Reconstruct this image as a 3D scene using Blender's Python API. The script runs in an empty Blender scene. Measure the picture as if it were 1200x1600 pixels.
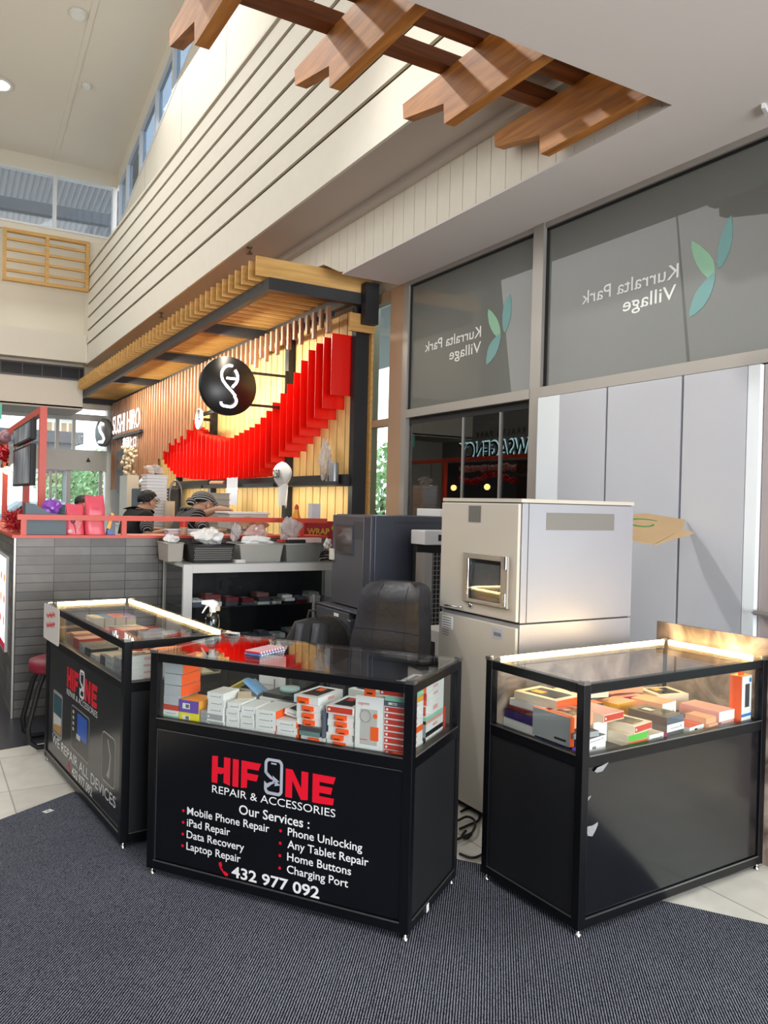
import bpy, math, random
from mathutils import Vector, Matrix, Euler
random.seed(7)
SC = bpy.context.scene
COL = SC.collection
PI = math.pi
# ------------------------------------------------------------------ camera
FPX, YAW, PITCH, ROLL, EYE = 1257.03, 0.5274, -0.00915, 0.02464, 1.55
_fwd = Vector((math.sin(YAW) * math.cos(PITCH), math.cos(YAW) * math.cos(PITCH), math.sin(PITCH)))
_rt = Vector((math.cos(YAW), -math.sin(YAW), 0))
_up = _rt.cross(_fwd)
_r2 = _rt * math.cos(ROLL) + _up * math.sin(ROLL)
_u2 = -_rt * math.sin(ROLL) + _up * math.cos(ROLL)
cam = bpy.data.cameras.new('camera')
camo = bpy.data.objects.new('camera', cam)
COL.objects.link(camo)
camo.matrix_world = Matrix(((_r2.x, _u2.x, -_fwd.x, 0), (_r2.y, _u2.y, -_fwd.y, 0), (_r2.z, _u2.z, -_fwd.z, EYE), (0, 0, 0, 1)))
cam.sensor_fit = 'VERTICAL'
cam.sensor_height = 36
cam.sensor_width = 27
cam.lens = FPX / 1600 * 36
cam.clip_start = 0.05
cam.clip_end = 200
SC.camera = camo
SC.view_settings.view_transform = 'Standard'
SC.view_settings.look = 'None'
SC.view_settings.gamma = 1
SC.view_settings.exposure = 0.5
SC.cycles.transparent_max_bounces = 32
SC.cycles.max_bounces = 8
SC.cycles.caustics_reflective = False
SC.cycles.caustics_refractive = False
SC.cycles.sample_clamp_indirect = 6
# ------------------------------------------------------------------ sky and lamps
W = bpy.data.worlds.new('sky')
SC.world = W
W.use_nodes = True
wn = W.node_tree.nodes
wn['Background'].inputs[0].default_value = (0.93, 0.96, 1.0, 1)
wn['Background'].inputs[1].default_value = 2.6


def area(name, loc, target, sx, sy, power, col=(1, 1, 1)):
    l = bpy.data.lights.new(name, 'AREA')
    l.shape = 'RECTANGLE'
    l.size, l.size_y, l.energy, l.color = sx, sy, power, col
    o = bpy.data.objects.new(name, l)
    COL.objects.link(o)
    o.location = loc
    d = Vector(target) - Vector(loc)
    o.rotation_euler = d.to_track_quat('-Z', 'Y').to_euler()
    return o


area('clerestory_fill_near', (-2.9, 5.9, 5.4), (3.0, 5.9, 4.4), 6.4, 3.4, 105, (1, 0.98, 0.95))
area('clerestory_fill_far', (-2.9, 11.45, 5.4), (3.0, 11.45, 4.5), 4.6, 3.4, 78, (1, 0.98, 0.95))
area('hall_fill', (0.2, 11, 7.8), (0.4, 11, 0), 4.5, 9.0, 170, (1, 0.98, 0.95))
area('back_fill', (1.4, -5.6, 1.7), (1.4, 3, 2.7), 5.0, 2.8, 430, (0.95, 0.97, 1.0))  # added fill from behind the viewer, brightens the low ceiling
area('overhead_fill', (0.6, 0.2, 3.62), (0.6, 0.2, 0), 2.4, 3.0, 50, (1, 0.98, 0.95))  # added downward fill; the low ceiling has no light panels
area('canopy_strip_light', (3.05, 11.95, 3.50), (3.86, 11.95, 2.3), 7.4, 0.12, 150, (1, 0.90, 0.70))
area('shelf_strip_light', (3.63, 10.2, 1.72), (3.86, 10.2, 1.2), 5.8, 0.03, 10, (1, 0.90, 0.70))


def spot(name, loc, target, power, deg, col):
    l = bpy.data.lights.new(name, 'SPOT')
    l.energy, l.color, l.spot_size, l.spot_blend, l.shadow_soft_size = power, col, math.radians(deg), 0.5, 0.14
    o = bpy.data.objects.new(name, l)
    COL.objects.link(o)
    o.location = loc
    o.rotation_euler = (Vector(target) - Vector(loc)).to_track_quat('-Z', 'Y').to_euler()


spot('rafter_spot', (-1.0, 7.6, 8.0), (2.35, 3.6, 3.85), 560, 30, (1, 0.95, 0.86))  # added spot that stripes the pergola rafters; no skylight is built above
spot('panel_spot', (-1.2, 7.9, 8.2), (3.6, 3.3, 1.3), 420, 26, (0.97, 0.98, 1.0))  # second added spot, thrown onto the white panels and putty kiosk


# ------------------------------------------------------------------ photo measurements -> places on real planes
def _ray(u, v):
    return _r2 * ((u - 600) / FPX) - _u2 * ((v - 800) / FPX) + _fwd


def rX(u, v, x):
    d = _ray(u, v)
    return Vector((0, 0, EYE)) + d * (x / d.x)


def rY(u, v, y):
    d = _ray(u, v)
    return Vector((0, 0, EYE)) + d * (y / d.y)


def rZ(u, v, z):
    d = _ray(u, v)
    return Vector((0, 0, EYE)) + d * ((z - EYE) / d.z)


# ------------------------------------------------------------------ materials
def lin(c):
    return tuple((x / 255 / 12.92 if x / 255 <= 0.04045 else ((x / 255 + 0.055) / 1.055) ** 2.4) for x in c) + (1,)


_mats = {}


def mat(name, col=(200, 200, 200), rough=0.5, metal=0.0, spec=0.5, var=0.06, vscale=6.0, emit=0.0, bump=0.0, bscale=60.0, coat=0.0, trans=0.0):
    if name in _mats:
        return _mats[name]
    m = bpy.data.materials.new(name)
    m.use_nodes = True
    nt = m.node_tree
    b = nt.nodes['Principled BSDF']
    c = lin(col)
    b.inputs['Base Color'].default_value = c
    b.inputs['Roughness'].default_value = rough
    b.inputs['Metallic'].default_value = metal
    b.inputs['Specular IOR Level'].default_value = spec
    b.inputs['Coat Weight'].default_value = coat
    b.inputs['Coat Roughness'].default_value = 0.08
    if trans:
        b.inputs['Alpha'].default_value = 1 - trans
    tc = nt.nodes.new('ShaderNodeTexCoord')
    if var:
        n = nt.nodes.new('ShaderNodeTexNoise')
        n.inputs['Scale'].default_value = vscale
        n.inputs['Detail'].default_value = 3
        nt.links.new(tc.outputs['Object'], n.inputs['Vector'])
        mx = nt.nodes.new('ShaderNodeMix')
        mx.data_type = 'RGBA'
        mx.inputs[6].default_value = tuple(x * (1 - var) for x in c[:3]) + (1,)
        mx.inputs[7].default_value = tuple(min(1, x * (1 + var)) for x in c[:3]) + (1,)
        nt.links.new(n.outputs['Fac'], mx.inputs[0])
        nt.links.new(mx.outputs[2], b.inputs['Base Color'])
    if emit:
        b.inputs['Emission Color'].default_value = c
        b.inputs['Emission Strength'].default_value = emit
    if bump:
        n2 = nt.nodes.new('ShaderNodeTexNoise')
        n2.inputs['Scale'].default_value = bscale
        nt.links.new(tc.outputs['Object'], n2.inputs['Vector'])
        bp = nt.nodes.new('ShaderNodeBump')
        bp.inputs['Strength'].default_value = bump
        bp.inputs['Distance'].default_value = 0.01
        nt.links.new(n2.outputs['Fac'], bp.inputs['Height'])
        nt.links.new(bp.outputs['Normal'], b.inputs['Normal'])
    _mats[name] = m
    return m


def glass(name, tint=(235, 245, 242), refl=1.0, rough=0.0):
    if name in _mats:
        return _mats[name]
    m = bpy.data.materials.new(name)
    m.use_nodes = True
    nt = m.node_tree
    nt.nodes.remove(nt.nodes['Principled BSDF'])
    out = nt.nodes['Material Output']
    t = nt.nodes.new('ShaderNodeBsdfTransparent')
    t.inputs[0].default_value = lin(tint)
    g = nt.nodes.new('ShaderNodeBsdfGlossy')
    g.inputs['Roughness'].default_value = rough
    lw = nt.nodes.new('ShaderNodeLayerWeight')
    lw.inputs[0].default_value = 0.5
    pw = nt.nodes.new('ShaderNodeMath')
    pw.operation = 'POWER'
    pw.inputs[1].default_value = 5
    ma = nt.nodes.new('ShaderNodeMath')
    ma.operation = 'MULTIPLY_ADD'
    ma.use_clamp = True
    ma.inputs[1].default_value = 0.95 * min(1, refl)
    ma.inputs[2].default_value = 0.042 * refl
    mx = nt.nodes.new('ShaderNodeMixShader')
    nt.links.new(lw.outputs['Facing'], pw.inputs[0])
    nt.links.new(pw.outputs[0], ma.inputs[0])
    nt.links.new(ma.outputs[0], mx.inputs[0])
    nt.links.new(t.outputs[0], mx.inputs[1])
    nt.links.new(g.outputs[0], mx.inputs[2])
    nt.links.new(mx.outputs[0], out.inputs[0])
    _mats[name] = m
    return m


def wood(name, a, b2, axis='X', scale=3.0, rough=0.5, stretch=14.0, gloss=0.4):
    if name in _mats:
        return _mats[name]
    m = bpy.data.materials.new(name)
    m.use_nodes = True
    nt = m.node_tree
    b = nt.nodes['Principled BSDF']
    b.inputs['Roughness'].default_value = rough
    b.inputs['Specular IOR Level'].default_value = gloss
    tc = nt.nodes.new('ShaderNodeTexCoord')
    mp = nt.nodes.new('ShaderNodeMapping')
    s = [stretch, stretch, stretch]
    s['XYZ'.index(axis)] = 1.0
    mp.inputs['Scale'].default_value = s
    n = nt.nodes.new('ShaderNodeTexNoise')
    n.inputs['Scale'].default_value = scale
    n.inputs['Detail'].default_value = 5
    n.inputs['Distortion'].default_value = 0.6
    rp = nt.nodes.new('ShaderNodeValToRGB')
    rp.color_ramp.elements[0].position = 0.3
    rp.color_ramp.elements[1].position = 0.7
    rp.color_ramp.elements[0].color = lin(a)
    rp.color_ramp.elements[1].color = lin(b2)
    nt.links.new(tc.outputs['Object'], mp.inputs[0])
    nt.links.new(mp.outputs[0], n.inputs['Vector'])
    nt.links.new(n.outputs['Fac'], rp.inputs[0])
    nt.links.new(rp.outputs[0], b.inputs['Base Color'])
    _mats[name] = m
    return m


def bricks(name, c1, c2, mortar, bw, bh, msize, offset=0.0, plane='XZ', rough=0.5, noise=0.35, origin=(0, 0, 0)):
    if name in _mats:
        return _mats[name]
    m = bpy.data.materials.new(name)
    m.use_nodes = True
    nt = m.node_tree
    b = nt.nodes['Principled BSDF']
    b.inputs['Roughness'].default_value = rough
    tc = nt.nodes.new('ShaderNodeTexCoord')
    sp = nt.nodes.new('ShaderNodeSeparateXYZ')
    cb = nt.nodes.new('ShaderNodeCombineXYZ')
    mp = nt.nodes.new('ShaderNodeMapping')
    mp.inputs['Location'].default_value = origin
    nt.links.new(tc.outputs['Object'], sp.inputs[0])
    nt.links.new(sp.outputs[plane[0]], cb.inputs[0])
    nt.links.new(sp.outputs[plane[1]], cb.inputs[1])
    nt.links.new(cb.outputs[0], mp.inputs[0])
    br = nt.nodes.new('ShaderNodeTexBrick')
    br.offset = offset
    br.inputs['Scale'].default_value = 1
    br.inputs['Brick Width'].default_value = bw
    br.inputs['Row Height'].default_value = bh
    br.inputs['Mortar Size'].default_value = msize
    br.inputs['Mortar Smooth'].default_value = 0.1
    br.inputs['Color1'].default_value = lin(c1)
    br.inputs['Color2'].default_value = lin(c2)
    br.inputs['Mortar'].default_value = lin(mortar)
    nt.links.new(mp.outputs[0], br.inputs['Vector'])
    n = nt.nodes.new('ShaderNodeTexNoise')
    n.inputs['Scale'].default_value = 5
    n.inputs['Detail'].default_value = 5
    n.inputs['Distortion'].default_value = 0.8
    nt.links.new(tc.outputs['Object'], n.inputs['Vector'])
    rp = nt.nodes.new('ShaderNodeMapRange')
    rp.inputs[1].default_value = 0.3
    rp.inputs[2].default_value = 0.7
    rp.inputs[3].default_value = 1 - noise
    rp.inputs[4].default_value = 1 + noise * 0.5
    nt.links.new(n.outputs['Fac'], rp.inputs[0])
    mx = nt.nodes.new('ShaderNodeVectorMath')
    mx.operation = 'SCALE'
    nt.links.new(br.outputs['Color'], mx.inputs[0])
    nt.links.new(rp.outputs[0], mx.inputs['Scale'])
    nt.links.new(mx.outputs[0], b.inputs['Base Color'])
    _mats[name] = m
    return m


# ------------------------------------------------------------------ mesh building
class MB:
    def __init__(s):
        s.v, s.f, s.m, s.sm = [], [], [], []

    def add(s, vs, fs, m=0, smooth=False, M=None):
        o = len(s.v)
        s.v += [tuple(M @ Vector(v)) if M is not None else tuple(v) for v in vs]
        for f in fs:
            s.f.append([o + i for i in f])
            s.m.append(m)
            s.sm.append(smooth)
        return s

    def box(s, x0, x1, y0, y1, z0, z1, m=0, M=None):
        vs = [(x, y, z) for z in (z0, z1) for y in (y0, y1) for x in (x0, x1)]
        fs = [(0, 2, 3, 1), (4, 5, 7, 6), (0, 1, 5, 4), (2, 6, 7, 3), (0, 4, 6, 2), (1, 3, 7, 5)]
        return s.add(vs, fs, m, False, M)

    def cbox(s, c, d, m=0, rz=0.0, M=None):
        T = Matrix.Translation(c) @ Matrix.Rotation(rz, 4, 'Z')
        if M is not None:
            T = M @ T
        return s.box(-d[0] / 2, d[0] / 2, -d[1] / 2, d[1] / 2, -d[2] / 2, d[2] / 2, m, T)

    def prism(s, pts, vec, m=0, M=None, smooth=False):
        """closed 3D polygon swept along vec"""
        n = len(pts)
        vec = Vector(vec)
        P = [Vector(p) for p in pts]
        nrm = Vector((0, 0, 0))
        for i in range(n):
            nrm += P[i].cross(P[(i + 1) % n])
        if nrm.dot(vec) > 0:
            P = P[::-1]
        vs = P + [p + vec for p in P]
        s.add(vs, [list(range(n)), list(range(2 * n - 1, n - 1, -1))], m, False, M)
        s.add(vs, [(i, n + i, n + (i + 1) % n, (i + 1) % n) for i in range(n)], m, smooth, M)
        return s

    def tube(s, path, r, n=8, m=0, M=None, closed=False):
        P = [Vector(p) for p in path]
        L = len(P)
        rs = r if isinstance(r, (list, tuple)) else [r] * L
        vs = []
        prev = None
        for i in range(L):
            if closed:
                t = (P[(i + 1) % L] - P[i - 1]).normalized()
            else:
                t = (P[min(i + 1, L - 1)] - P[max(i - 1, 0)]).normalized()
            if prev is None:
                a = t.cross(Vector((0, 0, 1)) if abs(t.z) < 0.9 else Vector((1, 0, 0))).normalized()
            else:
                a = (prev - t * prev.dot(t)).normalized()
            prev = a
            b = t.cross(a)
            for k in range(n):
                an = 2 * PI * k / n
                vs.append(P[i] + (a * math.cos(an) + b * math.sin(an)) * rs[i])
        fs = []
        for i in range(L if closed else L - 1):
            j = (i + 1) % L
            for k in range(n):
                k2 = (k + 1) % n
                fs.append((i * n + k, i * n + k2, j * n + k2, j * n + k))
        s.add(vs, fs, m, True, M)
        if not closed:
            s.add(vs, [list(range(n - 1, -1, -1)), list(range((L - 1) * n, L * n))], m, False, M)
        return s

    def lathe(s, prof, c=(0, 0, 0), n=20, m=0, M=None, smooth=True, sx=1.0, sy=1.0):
        vs, fs = [], []
        for r, z in prof:
            for k in range(n):
                a = 2 * PI * k / n
                vs.append((c[0] + r * math.cos(a) * sx, c[1] + r * math.sin(a) * sy, c[2] + z))
        for i in range(len(prof) - 1):
            for k in range(n):
                k2 = (k + 1) % n
                fs.append((i * n + k, i * n + k2, (i + 1) * n + k2, (i + 1) * n + k))
        s.add(vs, fs, m, smooth, M)
        s.add(vs, [list(range(n - 1, -1, -1)), list(range((len(prof) - 1) * n, len(prof) * n))], m, False, M)
        return s

    def ball(s, c, r, nu=14, nv=9, m=0, M=None):
        r = r if isinstance(r, (tuple, list)) else (r, r, r)
        vs = [(c[0], c[1], c[2] - r[2])]
        for j in range(1, nv):
            t = PI * j / nv
            for i in range(nu):
                a = 2 * PI * i / nu
                vs.append((c[0] + r[0] * math.sin(t) * math.cos(a), c[1] + r[1] * math.sin(t) * math.sin(a), c[2] - r[2] * math.cos(t)))
        vs.append((c[0], c[1], c[2] + r[2]))
        fs = [(0, 1 + (i + 1) % nu, 1 + i) for i in range(nu)]
        for j in range(nv - 2):
            for i in range(nu):
                a = 1 + j * nu + i
                b = 1 + j * nu + (i + 1) % nu
                fs.append((a, b, b + nu, a + nu))
        o = 1 + (nv - 2) * nu
        fs += [(o + i, o + (i + 1) % nu, len(vs) - 1) for i in range(nu)]
        return s.add(vs, fs, m, True, M)

    def surf(s, fn, nu, nv, m=0, smooth=True, M=None):
        vs = [fn(i / nu, j / nv) for j in range(nv + 1) for i in range(nu + 1)]
        w = nu + 1
        fs = [(j * w + i, j * w + i + 1, (j + 1) * w + i + 1, (j + 1) * w + i) for j in range(nv) for i in range(nu)]
        return s.add(vs, fs, m, smooth, M)

    def text(s, string, x, z, size, m=0, width=None, align='L', bold=0.0, shear=0.0, M=None, ext=0.0006, font_scale_x=1.0):
        """lettering in the local XZ plane, front towards -Y"""
        cu = bpy.data.curves.new('lettering', 'FONT')
        cu.body = string
        cu.size = size
        cu.offset = bold * size
        cu.shear = shear
        cu.resolution_u = 3
        cu.extrude = 0
        ob = bpy.data.objects.new('lettering', cu)
        me = bpy.data.meshes.new_from_object(ob)
        co = [v.co.copy() for v in me.vertices]
        fs = [list(p.vertices) for p in me.polygons]
        bpy.data.objects.remove(ob)
        bpy.data.meshes.remove(me)
        bpy.data.curves.remove(cu)
        if not co:
            return s
        x0 = min(c.x for c in co)
        x1 = max(c.x for c in co)
        k = font_scale_x if width is None else width / (x1 - x0)
        off = {'L': x0, 'C': (x0 + x1) / 2, 'R': x1}[align]
        vs = [(x + (c.x - off) * k, 0, z + c.y) for c in co]
        n = len(vs)
        s.add([(a, -ext, c) for a, b, c in vs], fs, m, False, M)
        return s

    def build(s, name, mats, parent=None, loc=(0, 0, 0), rz=0.0, bevel=0.0, solid=0.0):
        me = bpy.data.meshes.new(name)
        me.from_pydata([tuple(v) for v in s.v], [], s.f)
        me.polygons.foreach_set('material_index', s.m)
        me.polygons.foreach_set('use_smooth', s.sm)
        me.update()
        for mm in (mats if isinstance(mats, (list, tuple)) else [mats]):
            me.materials.append(mm)
        o = bpy.data.objects.new(name, me)
        COL.objects.link(o)
        o.location = loc
        o.rotation_euler = (0, 0, rz)
        if parent:
            o.parent = parent
        if bevel:
            bv = o.modifiers.new('bevel', 'BEVEL')
            bv.width = bevel
            bv.segments = 2
            bv.limit_method = 'ANGLE'
            bv.angle_limit = math.radians(50)
        if solid:
            sd = o.modifiers.new('thick', 'SOLIDIFY')
            sd.thickness = solid
        return o


def tag(o, label, cat, group=None, kind=None):
    o['label'] = label
    o['category'] = cat
    if group:
        o['group'] = group
    if kind:
        o['kind'] = kind
    return o


def thing(name, label, cat, loc=(0, 0, 0), rz=0.0, group=None):
    o = bpy.data.objects.new(name, None)
    o.empty_display_size = 0.1
    COL.objects.link(o)
    o.location = loc
    o.rotation_euler = (0, 0, rz)
    return tag(o, label, cat, group)


def struct(name, mb, mats, parent=None, **k):
    o = mb.build(name, mats, parent, **k)
    if parent is None:
        o['kind'] = 'structure'
    return o


def dup(root):
    r = root.copy()
    COL.objects.link(r)
    for ch in list(root.children):
        c = ch.copy()
        COL.objects.link(c)
        c.parent = r
        for g in list(ch.children):
            d = g.copy()
            COL.objects.link(d)
            d.parent = c
    return r


# ------------------------------------------------------------------ palette
CREAM = mat('cream_paint', (226, 219, 203), 0.6, var=0.03, vscale=1.5)
CREAM2 = mat('cream_board', (234, 228, 212), 0.55, var=0.04, vscale=9)
SOFF = mat('soffit_paint', (196, 186, 174), 0.7, var=0.03, vscale=1.2)
CEIL = mat('ceiling_paint', (232, 226, 221), 0.75, var=0.025, vscale=1.0)
UPCEIL = mat('raked_ceiling_paint', (232, 225, 212), 0.7, var=0.02, vscale=0.7)
GAP = mat('board_gap', (176, 164, 146), 0.8)
ALU = mat('aluminium_frame', (176, 172, 166), 0.38, 0.55, var=0.03)
ALUW = mat('white_aluminium', (222, 224, 225), 0.4, 0.1, var=0.02)
BLK = mat('black_powder_coat', (10, 11, 15), 0.34, spec=0.3, var=0.1, vscale=20)
BLKP = mat('black_gloss_panel', (8, 9, 14), 0.2, var=0.15, vscale=4)
BLKM = mat('black_matt_steel', (20, 21, 24), 0.55)
WHT = mat('white_plastic', (236, 236, 234), 0.4, var=0.02)
CHROME = mat('chrome', (205, 205, 205), 0.18, 1.0, var=0.0)
REDP = mat('coral_red_paint', (214, 74, 52), 0.42, var=0.05)
REDG = mat('red_graphic', (226, 18, 44), 0.35, var=0.0)
WHG = mat('white_graphic', (240, 240, 240), 0.4, var=0.0)
SILG = mat('silver_graphic', (176, 180, 192), 0.35, var=0.05)
ORG = mat('orange_card', (255, 98, 30), 0.5, var=0.04)
GLS = glass('clear_glass')
# ================================================================== SETTING
TILE = bricks('pale_floor_tile', (234, 231, 221), (224, 220, 209), (176, 172, 162), 0.6, 0.6, 0.004, plane='XY', rough=0.3, noise=0.12, origin=(0.15, 0.2, 0))
VINYL = mat('dark_speckled_vinyl', (44, 47, 55), 0.35, var=0.5, vscale=40)


def carpet_mat():
    m = bpy.data.materials.new('ribbed_carpet')
    m.use_nodes = True
    nt = m.node_tree
    b = nt.nodes['Principled BSDF']
    b.inputs['Roughness'].default_value = 0.95
    b.inputs['Specular IOR Level'].default_value = 0.15
    tc = nt.nodes.new('ShaderNodeTexCoord')
    mp = nt.nodes.new('ShaderNodeMapping')
    mp.inputs['Rotation'].default_value = (0, 0, math.radians(38))
    nt.links.new(tc.outputs['Object'], mp.inputs[0])
    wv = nt.nodes.new('ShaderNodeTexWave')
    wv.wave_type = 'BANDS'
    wv.inputs['Scale'].default_value = 36
    wv.inputs['Distortion'].default_value = 1.2
    wv.inputs['Detail'].default_value = 2
    wv.inputs['Detail Scale'].default_value = 3
    nt.links.new(mp.outputs[0], wv.inputs['Vector'])
    n = nt.nodes.new('ShaderNodeTexNoise')
    n.inputs['Scale'].default_value = 150
    n.inputs['Detail'].default_value = 2
    nt.links.new(mp.outputs[0], n.inputs['Vector'])
    mu = nt.nodes.new('ShaderNodeMath')
    mu.operation = 'MULTIPLY'
    nt.links.new(wv.outputs['Fac'], mu.inputs[0])
    nt.links.new(n.outputs['Fac'], mu.inputs[1])
    rp = nt.nodes.new('ShaderNodeValToRGB')
    e = rp.color_ramp.elements
    e[0].position, e[1].position = 0.14, 0.48
    e[0].color, e[1].color = lin((11, 13, 20)), lin((132, 136, 150))
    nt.links.new(mu.outputs[0], rp.inputs[0])
    n3 = nt.nodes.new('ShaderNodeTexNoise')
    n3.inputs['Scale'].default_value = 1.3
    n3.inputs['Detail'].default_value = 4
    nt.links.new(tc.outputs['Object'], n3.inputs['Vector'])
    mr = nt.nodes.new('ShaderNodeMapRange')
    mr.inputs[1].default_value, mr.inputs[2].default_value = 0.3, 0.7
    mr.inputs[3].default_value, mr.inputs[4].default_value = 0.85, 1.15
    nt.links.new(n3.outputs['Fac'], mr.inputs[0])
    sc = nt.nodes.new('ShaderNodeVectorMath')
    sc.operation = 'SCALE'
    nt.links.new(rp.outputs[0], sc.inputs[0])
    nt.links.new(mr.outputs[0], sc.inputs['Scale'])
    nt.links.new(sc.outputs[0], b.inputs['Base Color'])
    bp = nt.nodes.new('ShaderNodeBump')
    bp.inputs['Strength'].default_value = 0.5
    bp.inputs['Distance'].default_value = 0.004
    nt.links.new(mu.outputs[0], bp.inputs['Height'])
    nt.links.new(bp.outputs[0], b.inputs['Normal'])
    return m


struct('floor_tiles', MB().box(-4.3, 4.2, -6.2, 18.4, -0.1, 0.0), TILE)
CP = [(-4.29, 1.2), (-1.4, 3.0), (0.373, 4.204), (0.725, 4.427), (1.0, 4.5), (1.25, 4.35), (1.55, 3.72), (2.088, 2.842), (2.6, 2.16), (2.80, 1.86), (3.2, 1.1), (3.6, -0.5), (3.8, -6.1), (-4.29, -6.1)]
struct('floor_carpet', MB().prism([(x, y, 0.0003) for x, y in CP], (0, 0, 0.004)), carpet_mat())
VP_ = [(-4.2, 4.9), (0.47, 5.374), (0.806, 5.434), (1.6, 5.56), (3.95, 5.56), (3.95, 18.1), (-4.2, 18.1)]
struct('floor_vinyl', MB().prism([(x, y, 0.0003) for x, y in VP_], (0, 0, 0.003)), VINYL)

# low ceiling over the viewer and over the shopfront
struct('ceiling_low', MB().box(-4.3, 4.12, -6.2, 2.9, 3.66, 3.675).box(3.36, 4.12, 2.9, 6.64, 3.66, 3.675), CEIL)
struct('ceiling_soffit', MB().box(2.836, 3.42, 2.3, 18.3, 4.15, 4.2).box(3.29, 3.36, 2.3, 18.3, 4.085, 4.15), SOFF)
g = MB()
zu = lambda y: 3.662 if y < 6.62 else min(3.862, 3.662 + 0.2 * (y - 6.62) / 0.45)
y = 2.32
while y < 18.2:
    g.prism([(3.362, y, zu(y)), (3.362, y + 0.157, zu(y + 0.157)), (3.362, y + 0.157, 4.149), (3.362, y, 4.149)], (0.03, 0, 0))
    y += 0.163
g.box(3.378, 3.4, 2.3, 6.6, 3.664, 4.149, 1).box(3.378, 3.4, 6.6, 18.3, 3.864, 4.149, 1)
struct('wall_upstand', g, [CREAM2, GAP])
# lapped fascia boards of the high wall
g = MB()
zs = [4.138, 4.54, 4.795, 5.05, 5.305, 5.56, 5.815, 6.03]
for i in range(len(zs) - 1):
    z0, z1 = zs[i], zs[i + 1] - 0.03
    g.prism([(2.825, 2.3, z0), (2.85, 2.3, z0), (2.868, 2.3, z1), (2.836, 2.3, z1)], (0, 14.18, 0))
g.box(2.87, 2.9, 2.3, 16.48, 4.205, 6.029, 1)
g.box(2.815, 3.34, 2.3, 16.48, 6.03, 6.06)
for yy in (9.75, 4.3):
    for i in range(len(zs) - 1):
        g.box(2.8225, 2.829, yy, yy + 0.004, zs[i], zs[i] + 0.02, 1)
struct('wall_fascia', g, [CREAM2, GAP])


def zl(y):
    return 6.88 + 0.264 * (16 - y)


def zc(y):
    return 7.95 + 0.237 * (16.4 - y)


g = MB()
g.prism([(3.33, 2.3, 6.06), (3.33, 16.48, 6.06), (3.33, 16.48, zl(16.48)), (3.33, 2.3, zl(2.3))], (0.1, 0, 0))
for yy in (14.2, 12.0, 10.0, 8.0, 6.2, 4.4):
    g.box(3.328, 3.331, yy, yy + 0.008, 6.07, zl(yy + 0.01) - 0.01, 1)
# head above the raked clerestory windows
wy = [rX(u, v, 3.33).y for u, v in ((187, 292), (199, 255), (220, 192), (245, 127), (272, 70))]
for k in range(4):
    wy.append(wy[-1] - 1.05)
zt = lambda y: zc(y) - 0.30
g.prism([(3.33, 2.3, zt(2.3)), (3.33, 16.48, zt(16.48)), (3.33, 16.48, zc(16.48) + 0.02), (3.33, 2.3, zc(2.3) + 0.02)], (0.1, 0, 0))
struct('wall_clerestory', g, [CREAM2, GAP])
TINT = glass('tinted_glass', (176, 192, 206), 2.0)
for k in range(len(wy) - 1):
    ya, yb = wy[k + 1], wy[k]
    f = MB()
    w = 0.05
    for (p, q) in ((ya, ya + w), (yb - w, yb)):
        f.prism([(3.32, p, zl(p)), (3.32, q, zl(q)), (3.32, q, zt(q)), (3.32, p, zt(p))], (0.1, 0, 0))
    f.prism([(3.32, ya + w, zl(ya + w)), (3.32, yb - w, zl(yb - w)), (3.32, yb - w, zl(yb - w) + w), (3.32, ya + w, zl(ya + w) + w)], (0.1, 0, 0))
    f.prism([(3.32, ya + w, zt(ya + w) - w), (3.32, yb - w, zt(yb - w) - w), (3.32, yb - w, zt(yb - w)), (3.32, ya + w, zt(ya + w))], (0.1, 0, 0))
    wo = struct('window_%d' % (k + 1), f, ALUW)
    p = MB().prism([(3.37, ya + w, zl(ya + w) + w), (3.37, yb - w, zl(yb - w) + w), (3.37, yb - w, zt(yb - w) - w), (3.37, ya + w, zt(ya + w) - w)], (0.006, 0, 0))
    p.build('pane', TINT, wo)

# raked ceiling with a batten over its joint
g = MB().prism([(-4.3, 2.2, zc(2.2)), (-4.3, 16.6, zc(16.6)), (-4.3, 16.6, zc(16.6) + 0.1), (-4.3, 2.2, zc(2.2) + 0.1)], (7.8, 0, 0))


def rR(u, v, dz=0.0):
    d = _ray(u, v)
    a = 7.95 + 0.237 * 16.4 - dz
    t = (a - EYE) / (d.z + 0.237 * d.y)
    return Vector((0, 0, EYE)) + d * t


bx = rR(119, 120).x
g.prism([(bx - 0.04, 2.2, zc(2.2) - 0.012), (bx - 0.04, 16.48, zc(16.48) - 0.012), (bx - 0.04, 16.48, zc(16.48)), (bx - 0.04, 2.2, zc(2.2))], (0.08, 0, 0))
struct('ceiling_raked', g, UPCEIL)
struct('wall_front_upper', MB().box(-4.3, 3.43, 2.2, 2.3, 3.68, 11.5), CREAM)

# far end wall: window band, lattice recess, bulkhead with air grille
YE = 16.48
mx = rY(86, 310, YE).x
g = MB()
g.box(-4.3, 3.43, YE, YE + 0.15, 7.66, 8.1)
g.box(-4.3, 3.33, YE, YE + 0.15, 6.5, 6.62)
g.box(-4.3, 1.0, YE, YE + 0.15, 4.7, 6.5)
g.box(2.845, 3.42, YE + 0.002, YE + 0.14, 4.2, 6.499)
g.box(1.0, 2.846, 17.0, 17.1, 4.6, 6.62).box(2.846, 2.9, YE + 0.14, 17.1, 4.6, 6.62)
g.box(-4.3, 2.82, YE, 17.1, 4.16, 4.7)
g.box(-4.3, 2.82, 16.78, 16.95, 3.3, 4.16)
g.box(-4.3, 2.82, 16.78, 18.35, 3.27, 3.33, 1)
g.box(2.82, 4.1, 18.2, 18.35, 3.45, 4.2)
g.box(-4.3, 0.9, 18.12, 18.2, 0, 3.27)  # unseen wall piece, added to keep bright sky out of the glass reflections
struct('wall_end', g, [CREAM, SOFF])
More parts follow.
